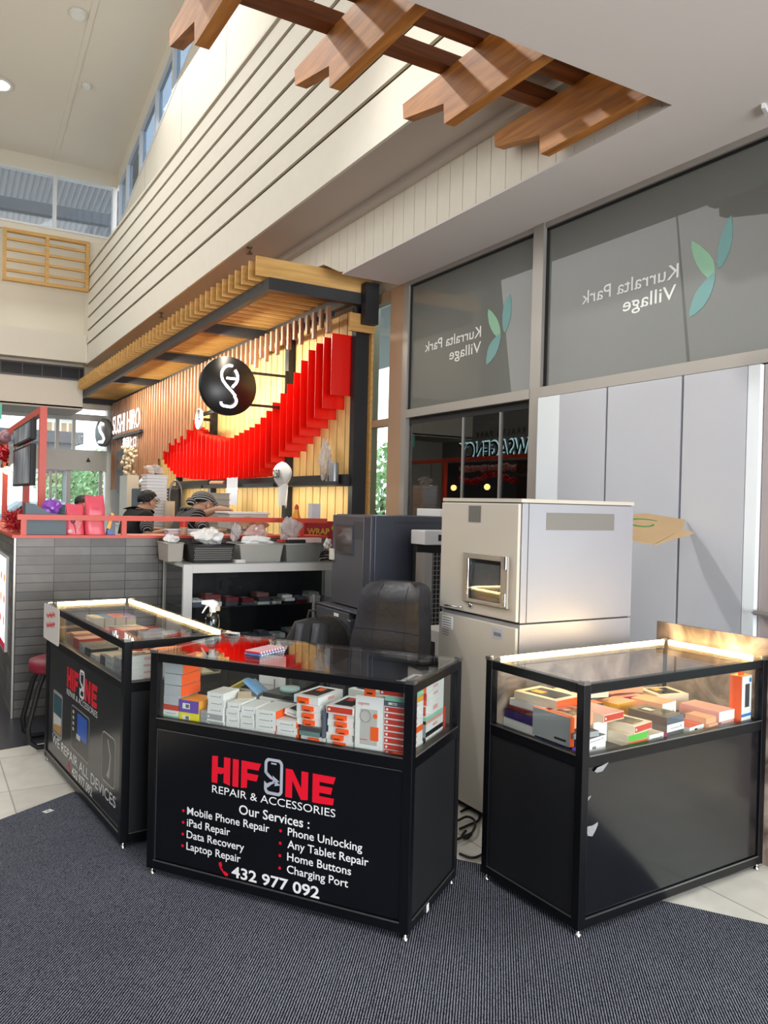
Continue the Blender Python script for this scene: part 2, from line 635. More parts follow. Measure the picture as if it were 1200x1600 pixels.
f = MB()
f.box(-4.3, 3.33, YE - 0.02, YE + 0.1, 7.62, 7.66).box(-4.3, 3.33, YE - 0.02, YE + 0.1, 6.62, 6.66)
f.box(mx - 0.03, mx + 0.03, YE - 0.02, YE + 0.1, 6.66, 7.62).box(3.25, 3.33, YE - 0.02, YE + 0.1, 6.66, 7.62)
wo = struct('window_20', f, ALUW)
MB().box(-4.2, mx - 0.03, YE + 0.04, YE + 0.046, 6.66, 7.62).build('pane', glass('high_glass', (244, 248, 250), 1.0), wo)
MB().box(mx + 0.03, 3.25, YE + 0.04, YE + 0.046, 6.66, 7.62).build('pane', glass('high_glass'), wo)
# corrugated roof and steel beam outside the high window
g = MB()
for i in range(70):
    x = -3 + i * 0.13
    g.prism([(x, 18.0, 9.05), (x + 0.065, 18.0, 9.01), (x + 0.13, 18.0, 9.05), (x + 0.065, 18.0, 9.09)], (0, 8.5, -1.6))
tag(g.build('corrugated_roof', mat('corrugated_steel', (150, 152, 155), 0.4, 0.3)), 'grey corrugated metal roof seen through the high end window', 'roof')
gb = MB()
A, B = rY(0, 305, 19), rY(172, 335, 19)
gb.prism([(-3, 19, A.z + 0.12), (A.x, 19, A.z), (B.x, 19, B.z), (B.x, 19, B.z - 0.25), (A.x, 19, A.z - 0.25), (-3, 19, A.z - 0.13)], (0, 0.2, 0))
tag(gb.build('steel_beam', mat('dark_steel_beam', (70, 74, 80), 0.5)), 'dark steel beam crossing outside the high end window under the corrugated roof', 'beam')

# timber lattice
PLYB = wood('honey_timber', (196, 150, 84), (222, 178, 108), 'X', 2.5, 0.5)
x0, x1, z0, z1 = 1.31, 2.83, 5.52, 6.48
t = thing('timber_lattice', 'honey timber lattice screen with horizontal slats below the high end window', 'lattice', (0, 0, 0))
g = MB().box(x0, x0 + 0.06, 16.38, 16.5, z0, z1).box(x1 - 0.07, x1 - 0.01, 16.38, 16.5, z0, z1)
g.box(x0 + 0.06, x1 - 0.07, 16.381, 16.499, z1 - 0.06, z1 - 0.001).box(x0 + 0.06, x1 - 0.07, 16.381, 16.499, z0 + 0.001, z0 + 0.06).box((x0 + x1) / 2 - 0.03, (x0 + x1) / 2 + 0.03, 16.382, 16.498, z0 + 0.06, z1 - 0.06)
g.build('frame', PLYB, t)
g = MB()
for i in range(1, 5):
    zz = z0 + i * (z1 - z0) / 5
    g.box(x0 + 0.06, x1 - 0.07, 16.39, 16.45, zz - 0.02, zz + 0.025)
g.build('slats', PLYB, t)

# air grille
gx = [rY(u, 570, 16.78).x for u in (-60, -30, 1, 35, 66, 96, 124, 131)]
t = thing('air_grille', 'long dark louvred air grille set in the cream bulkhead at the far end', 'vent', (0, 0, 0))
f = MB().box(gx[0], gx[-1], 16.76, 16.78, 3.84, 3.87).box(gx[0], gx[-1], 16.76, 16.78, 4.08, 4.11)
for x in gx:
    f.box(x - 0.008, x + 0.008, 16.758, 16.78, 3.84, 4.11)
f.build('frame', mat('grille_frame', (90, 90, 92), 0.5), t)
g = MB()
for i in range(7):
    g.box(gx[0], gx[-1], 16.765, 16.779, 3.875 + i * 0.03, 3.89 + i * 0.03)
g.box(gx[0], gx[-1], 16.777, 16.7795, 3.87, 4.08, 1)
g.build('louvres', [mat('grille_louvre', (52, 52, 55), 0.5), BLKM], t)

# entrance glazing at the far end
YG = 18.2
f = MB()
f.box(-4.3, 3.56, YG, YG + 0.1, 3.2, 3.33)
f.box(-4.3, 3.56, YG - 0.06, YG + 0.12, 2.12, 2.56)
for u in (90, 116):
    xx = rY(u, 660, YG).x
    f.box(xx - 0.035, xx + 0.035, YG, YG + 0.08, 2.56, 3.2)
for u, w in ((79, 0.05), (88, 0.03), (107, 0.09), (157, 0.07)):
    xx = rY(u, 760, YG).x
    f.box(xx - w / 2, xx + w / 2, YG, YG + 0.06, 0.05, 2.12)
f.box(-4.3, 3.56, YG, YG + 0.06, 0.0, 0.08)
do = struct('door_1', f, mat('door_frame_grey', (176, 176, 174), 0.45, 0.2))
MB().box(-4.2, 3.5, YG + 0.03, YG + 0.036, 0.08, 2.12).build('glass', glass('door_glass', (238, 246, 246), 1), do)
MB().box(-4.2, 3.5, YG + 0.05, YG + 0.056, 2.56, 3.2).build('glass', glass('door_glass'), do)
c = rY(138, 719, YG - 0.07)
MB().prism([(c.x - 0.05, YG - 0.066, c.z - 0.04), (c.x + 0.05, YG - 0.066, c.z - 0.04), (c.x, YG - 0.066, c.z + 0.06)], (0, 0.004, 0)).build('triangle_sticker', BLKM, do)
struct('trim_1', MB().box(3.56, 3.95, YG - 0.1, YG + 0.2, 0, 3.45), mat('white_column', (226, 228, 228), 0.5))

# right-hand shop wall
WX = 4.0
FR = mat('bronze_aluminium', (170, 165, 158), 0.4, 0.45, var=0.03)
g = MB()
g.box(WX - 0.03, WX + 0.08, 4.575, 4.69, 0, 3.66)           # mullion
g.box(WX - 0.02, WX + 0.08, 6.47, 6.56, 0, 3.66)            # jamb
g.box(WX - 0.035, WX + 0.08, 4.69, 6.47, 2.37, 2.445)       # transom
g.box(WX - 0.035, WX + 0.08, 0.2, 4.575, 2.37, 2.445)
g.box(WX - 0.02, WX + 0.08, 4.69, 6.47, 3.62, 3.66)
g.box(WX - 0.02, WX + 0.08, 0.2, 4.575, 3.62, 3.66)
g.box(WX + 0.0, WX + 0.06, 4.69, 6.47, 0.0, 0.06)
struct('trim_2', g, FR)
TANF = mat('tan_column', (176, 142, 112), 0.5, var=0.05)
struct('trim_3', MB().box(WX - 0.02, WX + 0.1, 6.56, 6.80, 0, 3.66).box(WX, WX + 0.08, 6.80, 7.3, 2.33, 2.4).box(WX, WX + 0.08, 6.80, 7.3, 3.56, 3.66).box(WX, WX + 0.08, 6.80, 7.3, 0, 0.1), TANF)
FROST = mat('frosted_grey_glass', (100, 104, 99), 0.5, var=0.04, vscale=2, coat=1.0)
FROST.node_tree.nodes['Principled BSDF'].inputs['Coat Roughness'].default_value = 0.0
FROST.node_tree.nodes['Principled BSDF'].inputs['Coat IOR'].default_value = 1.5
GKT = mat('black_gasket', (14, 15, 17), 0.6)
for k, (ya, yb) in enumerate(((4.69, 6.47), (0.2, 4.575))):
    wo = struct('window_%d' % (21 + k), MB().box(WX + 0.0, WX + 0.02, ya, ya + 0.02, 2.445, 3.62).box(WX, WX + 0.02, yb - 0.02, yb, 2.445, 3.62).box(WX, WX + 0.02, ya, yb, 3.605, 3.62), GKT)
    MB().box(WX + 0.012, WX + 0.02, ya + 0.02, yb - 0.02, 2.445, 3.605).build('pane', FROST, wo)
# side window towards the street
wo = struct('window_23', MB().box(WX + 0.0, WX + 0.05, 6.80, 6.83, 0.1, 3.56).box(WX, WX + 0.05, 7.27, 7.3, 0.1, 3.56), TANF)
MB().box(WX + 0.02, WX + 0.026, 6.83, 7.27, 2.4, 3.56).build('pane', GLS, wo)
MB().box(WX + 0.02, WX + 0.026, 6.83, 7.27, 0.1, 2.33).build('pane', GLS, wo)
struct('wall_right', MB().box(WX + 0.05, WX + 0.15, 7.3, 18.3, 0, 4.2).box(WX + 0.06, WX + 0.12, 1.6, 4.575, 0, 2.37).box(WX + 0.06, WX + 0.12, 0.2, 0.7, 0, 2.37).box(WX + 0.0, WX + 0.12, 0.7, 1.6, 0, 0.28).box(WX, WX + 0.12, -6.2, 0.2, 0, 3.66).box(3.42, WX + 0.15, 2.9, 6.62, 3.68, 3.8).box(3.405, WX + 0.15, 6.62, 18.3, 3.87, 3.95).box(WX + 0.05, WX + 0.15, 6.6, 7.3, 3.665, 3.95), CREAM)
wo = struct('window_24', MB().box(WX - 0.02, WX + 0.1, 0.7, 0.74, 0.28, 2.37).box(WX - 0.02, WX + 0.1, 1.56, 1.6, 0.28, 2.37).box(WX - 0.02, WX + 0.1, 0.74, 1.56, 0.28, 0.33), FR)
MB().box(WX + 0.04, WX + 0.046, 0.74, 1.56, 0.33, 2.37).build('pane', GLS, wo)
# dark shop behind the glass doors
g = MB().box(6.3, 6.4, 3.6, 7.2, 0, 3.6).box(WX + 0.12, 6.4, 3.55, 3.65, 0, 3.6).box(WX + 0.2, 6.4, 6.6, 6.7, 0, 3.6).box(WX + 0.1, 6.4, 3.6, 6.7, 3.5, 3.6).box(WX + 0.05, 6.4, 3.6, 6.7, -0.1, 0.0)
struct('wall_shop', g, mat('dark_shop_interior', (22, 23, 26), 0.8))
do = struct('door_2', MB().box(WX + 0.02, WX + 0.05, 4.69, 6.47, 2.31, 2.37), BLKM)
ys = [6.44, rX(720, 700, WX).y, rX(778, 700, WX).y, 4.70]
for i in range(3):
    MB().box(WX + 0.02 + 0.004 * i, WX + 0.028 + 0.004 * i, ys[i + 1], ys[i], 0.06, 2.31).build('glass', glass('mirror_dark_glass', (150, 155, 160), 3.2), do)
for i in (1, 2):
    MB().box(WX + 0.012, WX + 0.036, ys[i] - 0.006, ys[i] + 0.006, 0.06, 2.31).build('edge_strip', ALU, do)
ya, yb = rX(645, 730, 4.1).y, rX(664, 730, 4.1).y
MB().box(WX + 0.06, WX + 0.10, yb, ya, 0.0, 2.31).build('curtain', BLKM, do)

# white sheeting over the closed shop
SHEET = mat('white_sheet_panel', (192, 195, 202), 0.42, var=0.03, vscale=1.5, coat=0.25)
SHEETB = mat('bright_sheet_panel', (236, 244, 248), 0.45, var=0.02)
SX = 3.93
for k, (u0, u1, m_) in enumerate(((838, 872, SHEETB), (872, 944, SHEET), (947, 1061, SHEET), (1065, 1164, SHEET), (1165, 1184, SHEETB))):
    ya, yb = rX(u1, 720, SX).y, rX(u0, 720, SX).y
    struct('wall_panel_%d' % (k + 1), MB().box(SX, SX + 0.05, ya, yb - 0.002, 0, 2.36), m_)
yd = rX(1186, 720, SX).y
struct('wall_panel_6', MB().box(SX + 0.03, SX + 0.08, 1.6, yd, 0, 2.36).box(SX + 0.03, SX + 0.08, 0.2, 0.7, 0, 2.36).box(SX + 0.045, SX + 0.05, yd, 4.57, 0, 2.36, 1), [mat('mauve_grey_panel', (178, 166, 164), 0.4, 0.2), GKT])
h = rX(1190, 958, SX)
t = tag(MB().box(SX - 0.03, SX + 0.028, h.y - 0.5, h.y + 0.03, h.z - 0.012, h.z + 0.014).box(SX - 0.035, SX - 0.03, h.y - 0.5, h.y + 0.035, h.z - 0.004, h.z + 0.006).build('rail_bracket', ALU), 'short silver rail fixed to the mauve-grey panel at the photo edge', 'rail')

# walls behind the viewer
struct('wall_left', MB().box(-4.4, -4.3, -6.2, 18.3, 2.7, 11.5).box(-4.4, -4.3, -6.2, 18.3, 0, 2.7, 1), [mat('grey_sign_band', (150, 150, 148), 0.6), mat('dark_shopfronts', (70, 72, 76), 0.35)])
struct('wall_back', MB().box(-4.4, -1.2, -6.3, -6.2, 0, 3.7).box(-1.2, 4.2, -6.3, -6.2, 3.3, 3.7), mat('dim_back_wall', (92, 92, 94), 0.6))
# lit sign across the hall, the one mirrored in the dark doors
p, q = rX(712, 700, 12.2), rX(845, 706, 12.2)
t = thing('shop_sign', 'dark halo-lit NEWSAGENCY lettering across the hall, seen mirrored in the dark doors', 'sign', (0, 0, 0))
Mx = Matrix(((0, -1, 0, -4.27), (1, 0, 0, 0), (0, 0, 1, 0), (0, 0, 0, 1)))
zt_, zb_ = rX(780, 687, 12.2).z, rX(780, 712, 12.2).z
MB().text('NEWSAGENCY', q.y, zb_, (zt_ - zb_) * 1.4, width=p.y - q.y, bold=0.015, M=Mx).build('lettering', mat('dark_teal_letters', (24, 46, 52), 0.4), t)
MB().text('NEWSAGENCY', q.y - 0.03, zb_ - 0.03, (zt_ - zb_ + 0.06) * 1.4, width=p.y - q.y + 0.06, bold=0.03, M=Matrix.Translation((-0.02, 0, 0)) @ Mx).build('halo', mat('halo_light', (200, 245, 250), 0.4, emit=2.2), t)
zk = rX(780, 680, 12.2).z
MB().text('K U R R A L T A   P A R K', q.y + 0.3, zk, 0.22, width=p.y - q.y - 1.0, M=Mx).build('lettering', BLKM, t)

# window decals, read from outside
DEC = mat('white_decal', (248, 250, 248), 0.5, var=0)
GR1 = mat('mint_decal', (148, 200, 168), 0.5, var=0.05)
GR2 = mat('teal_decal', (120, 172, 170), 0.5, var=0.05)
PXW = WX + 0.0112
for k, (lab, T1, T2, leaves) in enumerate((
        ('far window above the dark doors', ((752, 507), (664, 545)), ((752, 531), (702, 562)), (
            (((797, 460), (787, 478), (785, 505), (789, 520), (797, 500), (799, 480)), 1), (((763, 483), (764, 505), (772, 522), (782, 528), (781, 510), (775, 495)), 0), (((782, 520), (781, 535), (774, 555), (760, 570), (762, 548), (768, 534)), 1))),
        ('big window above the white panels', ((1061, 408), (909, 474)), ((1057, 441), (973, 489)), (
            (((1143, 336), (1130, 360), (1122, 390), (1122, 420), (1135, 404), (1144, 375)), 1), (((1081, 376), (1084, 402), (1096, 425), (1114, 438), (1117, 416), (1108, 396)), 0), (((1116, 425), (1114, 450), (1100, 478), (1077, 496), (1082, 470), (1092, 450)), 1))))):
    t = thing('window_decal', 'reversed village lettering with green leaf mark on the ' + lab, 'decal', (0, 0, 0))
    a, b = rX(*T1[0], PXW), rX(*T1[1], PXW)
    a2, b2 = rX(*T2[0], PXW), rX(*T2[1], PXW)
    Mt = Matrix(((0, 1, 0, PXW), (1, 0, 0, 0), (0, 0, 1, 0), (0, 0, 0, 1)))
    zb1 = b.z + 0.06
    g = MB()
    hh = (a.z - a2.z)
    g.text('Kurralta Park', a.y, a2.z + hh * 0.22, hh * 1.02, width=b.y - a.y, M=Mt, bold=0.005)
    g.text('Village', a2.y, a2.z - hh * 0.78, hh * 1.02, width=b2.y - a2.y, M=Mt, bold=0.005)
    g.build('lettering', DEC, t)
    for pts, c_ in leaves:
        P = [rX(u, v, PXW) for u, v in pts]
        # round the leaf outline
        Q = []
        n = len(P)
        for i in range(n):
            for s_ in (0, 0.5):
                p0, p1, p2, p3 = P[i - 1], P[i], P[(i + 1) % n], P[(i + 2) % n]
                Q.append(0.5 * (2 * p1 + (p2 - p0) * s_ + (2 * p0 - 5 * p1 + 4 * p2 - p3) * s_ * s_ + (-p0 + 3 * p1 - 3 * p2 + p3) * s_ ** 3))
        MB().prism([(PXW - 0.001 - 0.0003 * c_, v.y, v.z) for v in Q], (0.0008, 0, 0)).build('leaf', GR2 if c_ else GR1, t)

# ------------------------------------------------------------------ pergola over the edge of the low ceiling
BEAM = wood('cedar_beam', (150, 90, 34), (204, 136, 62), 'Y', 2.0, 0.5, 12)
BATT = wood('cedar_batten', (94, 50, 26), (140, 82, 44), 'X', 2.0, 0.5, 12)
t0 = None
labs = ['third cedar pergola rafter with a notched tapered tail, left of the last one', 'last cedar pergola rafter, rightmost, ending over the white vertical boards', 'second cedar pergola rafter, crossing the middle of the pale lapped boards', 'first cedar pergola rafter, leftmost, cut by the top edge of the photo']
for i, xb in enumerate((2.513, 3.211, 1.80, 1.095)):
    g = MB().prism([(xb, 2.35, 3.682), (xb, 3.755, 3.682), (xb, 3.765, 3.80), (xb, 4.20, 3.888), (xb, 4.21, 3.98), (xb, 2.35, 3.98)], (0.07, 0, 0))
    tag(g.build('pergola_rafter', BEAM, bevel=0.004), labs[i], 'beam', 'cedar rafters of the pergola')
for y0, nm in ((3.71, 'cedar batten laid across the pergola rafters nearest their tapered tails'), (3.40, 'cedar batten laid across the pergola rafters beside the low ceiling edge')):
    tag(MB().box(-0.6, 3.30, y0, y0 + 0.10, 3.981, 4.06).build('pergola_batten', BATT, bevel=0.003), nm, 'batten', 'battens across the pergola')

# ------------------------------------------------------------------ ceiling fittings
c = rZ(1196, 169, 3.655)
tag(MB().box(-0.05, 0.05, -0.009, 0.009, -0.02, 0.005).build('ceiling_fixing', WHT, None, c, 0.4), 'small white fixing on the low ceiling at the right photo edge', 'fixing')
c = rR(3, 132, 0.02)
t = thing('downlight', 'round white downlight glowing in the raked ceiling', 'downlight', c)
Rk = Matrix.Rotation(math.atan(0.237), 4, 'X').inverted()
MB().lathe([(0.16, -0.02), (0.16, 0.02), (0.12, 0.02), (0.12, -0.02)], M=Rk, n=24).build('ring', WHT, t)
MB().lathe([(0.0, -0.012), (0.12, -0.012), (0.12, 0.0), (0.0, 0.0)], M=Rk, n=24).build('lamp', mat('lamp_disc', (255, 250, 240), 0.4, emit=14), t)
for u, v, r, lab in ((122, 20, 0.12, 'white smoke detector on the raked ceiling, the one near the top edge'), (135, 132, 0.07, 'small round white detector on the raked ceiling beside the joint batten')):
    c = rR(u, v, 0.0)
    tag(MB().lathe([(r, -0.035), (r, 0.03), (r * 0.7, 0.03)], M=Rk, n=18).lathe([(r * 0.7, -0.07), (r * 0.85, -0.035)], M=Rk, n=18).build('smoke_detector', WHT, None, c), lab, 'detector')
for u, v, lab in ((390, 391, 'brass sprinkler head under the soffit above the sushi canopy front'), (252, 492, 'sprinkler head under the soffit further along the sushi canopy')):
    c = rZ(u, v, 4.12)
    tag(MB().lathe([(0.03, 0.03), (0.03, 0.02), (0.012, 0.02), (0.012, -0.03), (0.035, -0.032), (0.035, -0.038)], n=12).build('sprinkler_head', mat('dull_brass', (120, 110, 96), 0.4, 0.8), None, c), lab, 'sprinkler')
# ================================================================== DISPLAY CASES
CG = glass('case_glass', (251, 253, 252), 1.0)
LEDM = mat('warm_led_strip', (255, 212, 142), 0.4, emit=34, var=0)
STEELT = mat('worn_steel_trim', (150, 148, 146), 0.3, 0.9, var=0.2, vscale=30)
SHELFM = mat('case_shelf_board', (168, 166, 164), 0.4, var=0.05)
NFOOT = 0


def make_case(label, B, rz, Wd, D, zg, leds, glass_side, low_back=False, panel=BLKP, side=BLKM, frame=BLK):
    """black framed display case; local x along its front, y away from the customer, origin at the front left corner"""
    H = 0.931
    t = thing('display_case', label, 'display case', (B[0], B[1], 0), rz, 'black framed phone shop display cases')
    f = MB()
    p = 0.036
    zt0 = H - 0.012 - 0.036
    for x in (0, Wd - p):
        for y in (0, D - p):
            f.box(x, x + p, y, y + p, 0.03, H - 0.012)
    for z0, z1 in ((0.03, 0.068), (zg - 0.045, zg), (zt0, H - 0.012)):
        for y in (0.002, D - p + 0.002):
            f.box(p, Wd - p, y, y + p - 0.004, z0, z1)
        for x in (0.002, Wd - p + 0.002):
            f.box(x, x + p - 0.004, p, D - p, z0, z1)
    f.build('frame', frame, t, bevel=0.003)
    MB().box(p, Wd - p, 0.008, 0.02, 0.068, zg - 0.045).build('front_panel', panel, t)
    MB().box(Wd - 0.02, Wd - 0.008, p, D - p, 0.068, zg - 0.045).build('side_panel', side, t)
    MB().box(0.008, 0.02, p, D - p, 0.068, zg - 0.045).build('side_panel', side, t)
    MB().box(p, Wd - p, D - 0.02, D - 0.008, 0.068, zg - 0.045).build('back_panel', BLKM, t)
    MB().box(0.02, Wd - 0.02, 0.021, D - 0.021, zg - 0.03, zg - 0.018).build('shelf', SHELFM, t)
    MB().box(p, Wd - p, 0.012, 0.017, zg, zt0).build('front_glass', CG, t)
    MB().box(0.012, 0.017, p, D - p, zg, zt0).build('side_glass', CG, t)
    MB().box(Wd - 0.017, Wd - 0.012, p, D - p, zg, zt0).build('side_glass', CG, t)
    MB().box(0.004, Wd - 0.004, 0.004, D - 0.004, H - 0.0115, H - 0.004).build('glass_top', CG, t)
    for bx_ in ((p, Wd - p, -0.0015, 0.002, zg - 0.004, zg), (p, Wd - p, -0.0015, 0.002, 0.066, 0.071), (Wd - 0.002, Wd + 0.0015, p, D - p, zg - 0.004, zg), (Wd - 0.002, Wd + 0.0015, p, D - p, 0.066, 0.071),
                (-0.0015, 0.002, p, D - p, 0.066, 0.071), (-0.0015, 0.002, p, D - p, zg - 0.004, zg)):
        MB().box(*bx_).build('trim_strip', STEELT, t)
    for x in (0, Wd):
        for y in (0, D):
            sx, sy = (1 if x == 0 else -1), (1 if y == 0 else -1)
            tr = MB().prism([(x - 0.002 * sx, y - 0.002 * sy, H - 0.013), (x + 0.03 * sx, y - 0.002 * sy, H - 0.013), (x + 0.03 * sx, y + 0.01 * sy, H - 0.013), (x + 0.01 * sx, y + 0.01 * sy, H - 0.013), (x + 0.01 * sx, y + 0.03 * sy, H - 0.013), (x - 0.002 * sx, y + 0.03 * sy, H - 0.013)], (0, 0, 0.013))
            tr.build('corner_cap', STEELT, t)
    for e in leds:
        l = MB()
        if e == 'back':
            l.box(0.05, Wd - 0.05, D - 0.043, D - 0.034, zt0 + 0.037, zt0 + 0.0475)
        if e == 'right':
            l.box(Wd - 0.043, Wd - 0.034, 0.05, D - 0.06, zt0 + 0.037, zt0 + 0.0475)
        if e == 'left':
            l.box(0.034, 0.043, 0.05, D - 0.06, zt0 + 0.037, zt0 + 0.0475)
        l.build('led_strip', LEDM, t)
    for x in (p / 2, Wd - p / 2):
        for y in (p / 2, D - p / 2):
            MB().lathe([(0.007, 0.03), (0.007, 0.010), (0.012, 0.008), (0.013, 0.0)][::-1], (x, y, 0.0045), 12).build('foot', CHROME, t)
    return t


A1 = 0.6197 - PI / 2
C_CASE = make_case('middle black display case with white list of repair services on its front', (0.8465, 3.3329), A1, 1.17, 0.523, 0.655, (), 1)
R_CASE = make_case('plain black display case without lettering, beside the white wall panels', (2.084, 2.119), 0.041, 1.127, 0.547, 0.66, ('back', 'right'), 0, panel=mat('worn_black_gloss', (13, 14, 19), 0.16, var=0.3, vscale=5, coat=0.3))
A3 = 0.0865 - PI / 2
L_CASE = make_case('black display case showing phone and tablet pictures, next to the grey tiled counter', (0.6762, 5.0606), A3, 1.456, 0.505, 0.74, ('left', 'back'), 1)


def logo(g, x0, z0, w, h, red, sil, y=0.0075):
    """HIF(phone)NE block lettering, chiselled"""
    k = w / 6.06
    hh = h

    def poly(pts, x, m):
        g.prism([(x0 + (x + a) * k, y, z0 + b * hh) for a, b in pts], (0, -0.0008, 0), m)
    s = 0.3
    # H
    poly([(0, 0), (s, 0), (s, 1), (0, 0.97)], 0, red)
    poly([(0.62, 0.06), (0.95, 0), (0.95, 1), (0.62, 1)], 0, red)
    poly([(s, 0.36), (0.5, 0.36), (0.62, 0.42), (0.62, 0.6), (s, 0.6)], 0, red)
    # I
    poly([(0, 0), (s, 0), (s, 1), (0, 1)], 1.08, red)
    # F
    poly([(0, 0), (s, 0.05), (s, 1), (0, 1)], 1.52, red)
    poly([(s, 0.74), (0.86, 0.74), (0.98, 1), (s, 1)], 1.52, red)
    poly([(s, 0.34), (0.78, 0.34), (0.86, 0.58), (s, 0.58)], 1.52, red)
    # N
    poly([(0, 0), (0.32, 0), (0.32, 1), (0, 1)], 3.72, red)
    poly([(0.75, 0), (1.07, 0.04), (1.07, 1), (0.75, 1)], 3.72, red)
    poly([(0.32, 0.62), (0.75, 0.0), (0.75, 0.4), (0.32, 1)], 3.72, red)
    # E
    poly([(0, 0), (0.32, 0), (0.32, 1), (0, 1)], 5.0, red)
    poly([(0.32, 0), (0.96, 0.03), (1.0, 0.26), (0.32, 0.26)], 5.0, red)
    poly([(0.32, 0.38), (0.86, 0.38), (0.92, 0.62), (0.32, 0.62)], 5.0, red)
    poly([(0.32, 0.75), (0.96, 0.75), (1.06, 1), (0.32, 1)], 5.0, red)
    # phone outline with swooping arrow
    px, pw = 2.68, 0.9
    o = [(0, 0.12), (0.06, 0.03), (0.16, -0.03), (0.74, -0.03), (0.84, 0.03), (0.9, 0.12), (0.9, 1.1), (0.84, 1.2), (0.74, 1.26), (0.16, 1.26), (0.06, 1.2), (0, 1.1)]
    i_ = [(0.13, 0.14), (0.17, 0.1), (0.22, 0.08), (0.68, 0.08), (0.73, 0.1), (0.77, 0.14), (0.77, 1.08), (0.73, 1.13), (0.68, 1.16), (0.22, 1.16), (0.17, 1.13), (0.13, 1.08)]
    for j in range(12):
        j2 = (j + 1) % 12
        if j == 11:
            # left side is broken by the arrow
            poly([(0, 0.72), (0.13, 0.66), i_[11], o[11]], px, sil)
            poly([o[0], i_[0], (0.13, 0.34), (0.0, 0.42)], px, sil)
        else:
            poly([o[j], o[j2], i_[j2], i_[j]], px, sil)
    poly([(0.32, 1.06), (0.58, 1.06), (0.58, 1.11), (0.32, 1.11)], px, sil)
    poly([(0.0, 0.72), (0.13, 0.62), (0.30, 0.53), (0.52, 0.5), (0.34, 0.62), (0.13, 0.76)], px, sil)
    poly([(0.40, 0.66), (0.74, 0.48), (0.36, 0.42), (0.46, 0.53)], px, sil)
    poly([(0.13, 0.34), (0.30, 0.42), (0.55, 0.42), (0.36, 0.34), (0.2, 0.22), (0.13, 0.2)], px, sil)
    poly([(0.50, 0.52), (0.78, 0.36), (0.5, 0.3), (0.54, 0.4)], px, sil)


def handset(g, x, z, s, m, y=0.007):
    P = [(-0.5, 0.42), (-0.3, 0.5), (-0.18, 0.22), (-0.28, 0.12), (-0.05, -0.2), (0.1, -0.16), (0.42, -0.34), (0.3, -0.52), (0.1, -0.5), (-0.3, -0.1), (-0.52, 0.25)]
    g.prism([(x + a * s, y, z + b * s) for a, b in P], (0, -0.0006, 0), m)


YF = Matrix.Translation((0, 0.0078, 0))
g = MB()
logo(g, 0.313, 0.432, 0.553, 0.108, 0, 1)
g.build('logo', [REDG, SILG], C_CASE)
g = MB()
g.text('REPAIR & ACCESSORIES', 0.316, 0.392, 0.043, width=0.552, M=YF)
g.text('Our Services :', 0.445, 0.330, 0.052, width=0.315, M=YF, bold=0.012)
for i, s in enumerate(('Mobile Phone Repair', 'iPad Repair', 'Data Recovery', 'Laptop Repair')):
    g.text(s, 0.197, 0.283 - 0.0475 * i, 0.0435, M=YF, bold=0.010, font_scale_x=1.06)
for i, s in enumerate(('Phone Unlocking', 'Any Tablet Repair', 'Home Buttons', 'Charging Port')):
    g.text(s, 0.667, 0.288 - 0.0475 * i, 0.0435, M=YF, bold=0.010, font_scale_x=1.06)
g.text('432 977 092', 0.417, 0.078, 0.060, width=0.392, M=YF, bold=0.022)
g.build('lettering', WHG, C_CASE)
g = MB()
for i in range(4):
    for xx, zz in ((0.178, 0.294 - 0.0475 * i), (0.635, 0.299 - 0.0475 * i)):
        g.prism([(xx + 0.006 * math.cos(k * PI / 5), 0.0075, zz + 0.006 * math.sin(k * PI / 5)) for k in range(10)], (0, -0.0008, 0))
handset(g, 0.382, 0.100, 0.05, 0)
g.build('bullets', REDG, C_CASE)
# scuffs, a sticker
g = MB().prism([(1.1655, 0.055, 0.36), (1.172, 0.055, 0.36), (1.172, 0.058, 0.40), (1.1655, 0.058, 0.41)], (0, 0.004, 0))
MB().cbox((1.1712, 0.19, 0.046), (0.002, 0.02, 0.03)).build('sticker', WHT, C_CASE)
MB().box(0.037, 0.0395, 0.006, 0.0078, 0.068, 0.61).box(0.0395, 1.13, 0.006, 0.0078, 0.604, 0.6065).build('chipped_edge', STEELT, C_CASE)

# left case graphics
g = MB()
logo(g, 0.463, 0.525, 0.575, 0.112, 0, 1)
g.build('logo', [REDG, WHG], L_CASE)
g = MB()
g.text('REPAIR & ACCESSORIES', 0.463, 0.486, 0.045, width=0.58, M=YF)
g.text('WE REPAIR ALL DEVICES', 0.165, 0.150, 0.074, width=1.19, M=YF, bold=0.004)
g.text('432 977 092', 0.60, 0.088, 0.063, width=0.38, M=YF, bold=0.02)
g.build('lettering', WHG, L_CASE)
g = MB()
handset(g, 0.545, 0.11, 0.05, 0)
g.build('phone_symbol', REDG, L_CASE)
# printed device pictures
SCRN = [mat('print_grey', (150, 152, 155), 0.3), mat('print_teal', (38, 86, 96), 0.3, var=0.3), mat('print_sand', (196, 152, 92), 0.3, var=0.2), mat('print_white', (214, 214, 210), 0.3, var=0.1), mat('print_black', (14, 16, 20), 0.3), mat('print_blue', (26, 92, 196), 0.3, var=0.4)]


def rect(g, x0, x1, z0, z1, m, y=0.0076, th=0.0006, r=0.0):
    if r:
        pts = []
        for cx, cz, a0 in ((x1 - r, z1 - r, 0), (x0 + r, z1 - r, 1), (x0 + r, z0 + r, 2), (x1 - r, z0 + r, 3)):
            for k in range(4):
                a = PI / 2 * (a0 + k / 3)
                pts.append((cx + r * math.cos(a), y, cz + r * math.sin(a)))
    else:
        pts = [(x0, y, z0), (x1, y, z0), (x1, y, z1), (x0, y, z1)]
    g.prism(pts, (0, -th, 0), m)


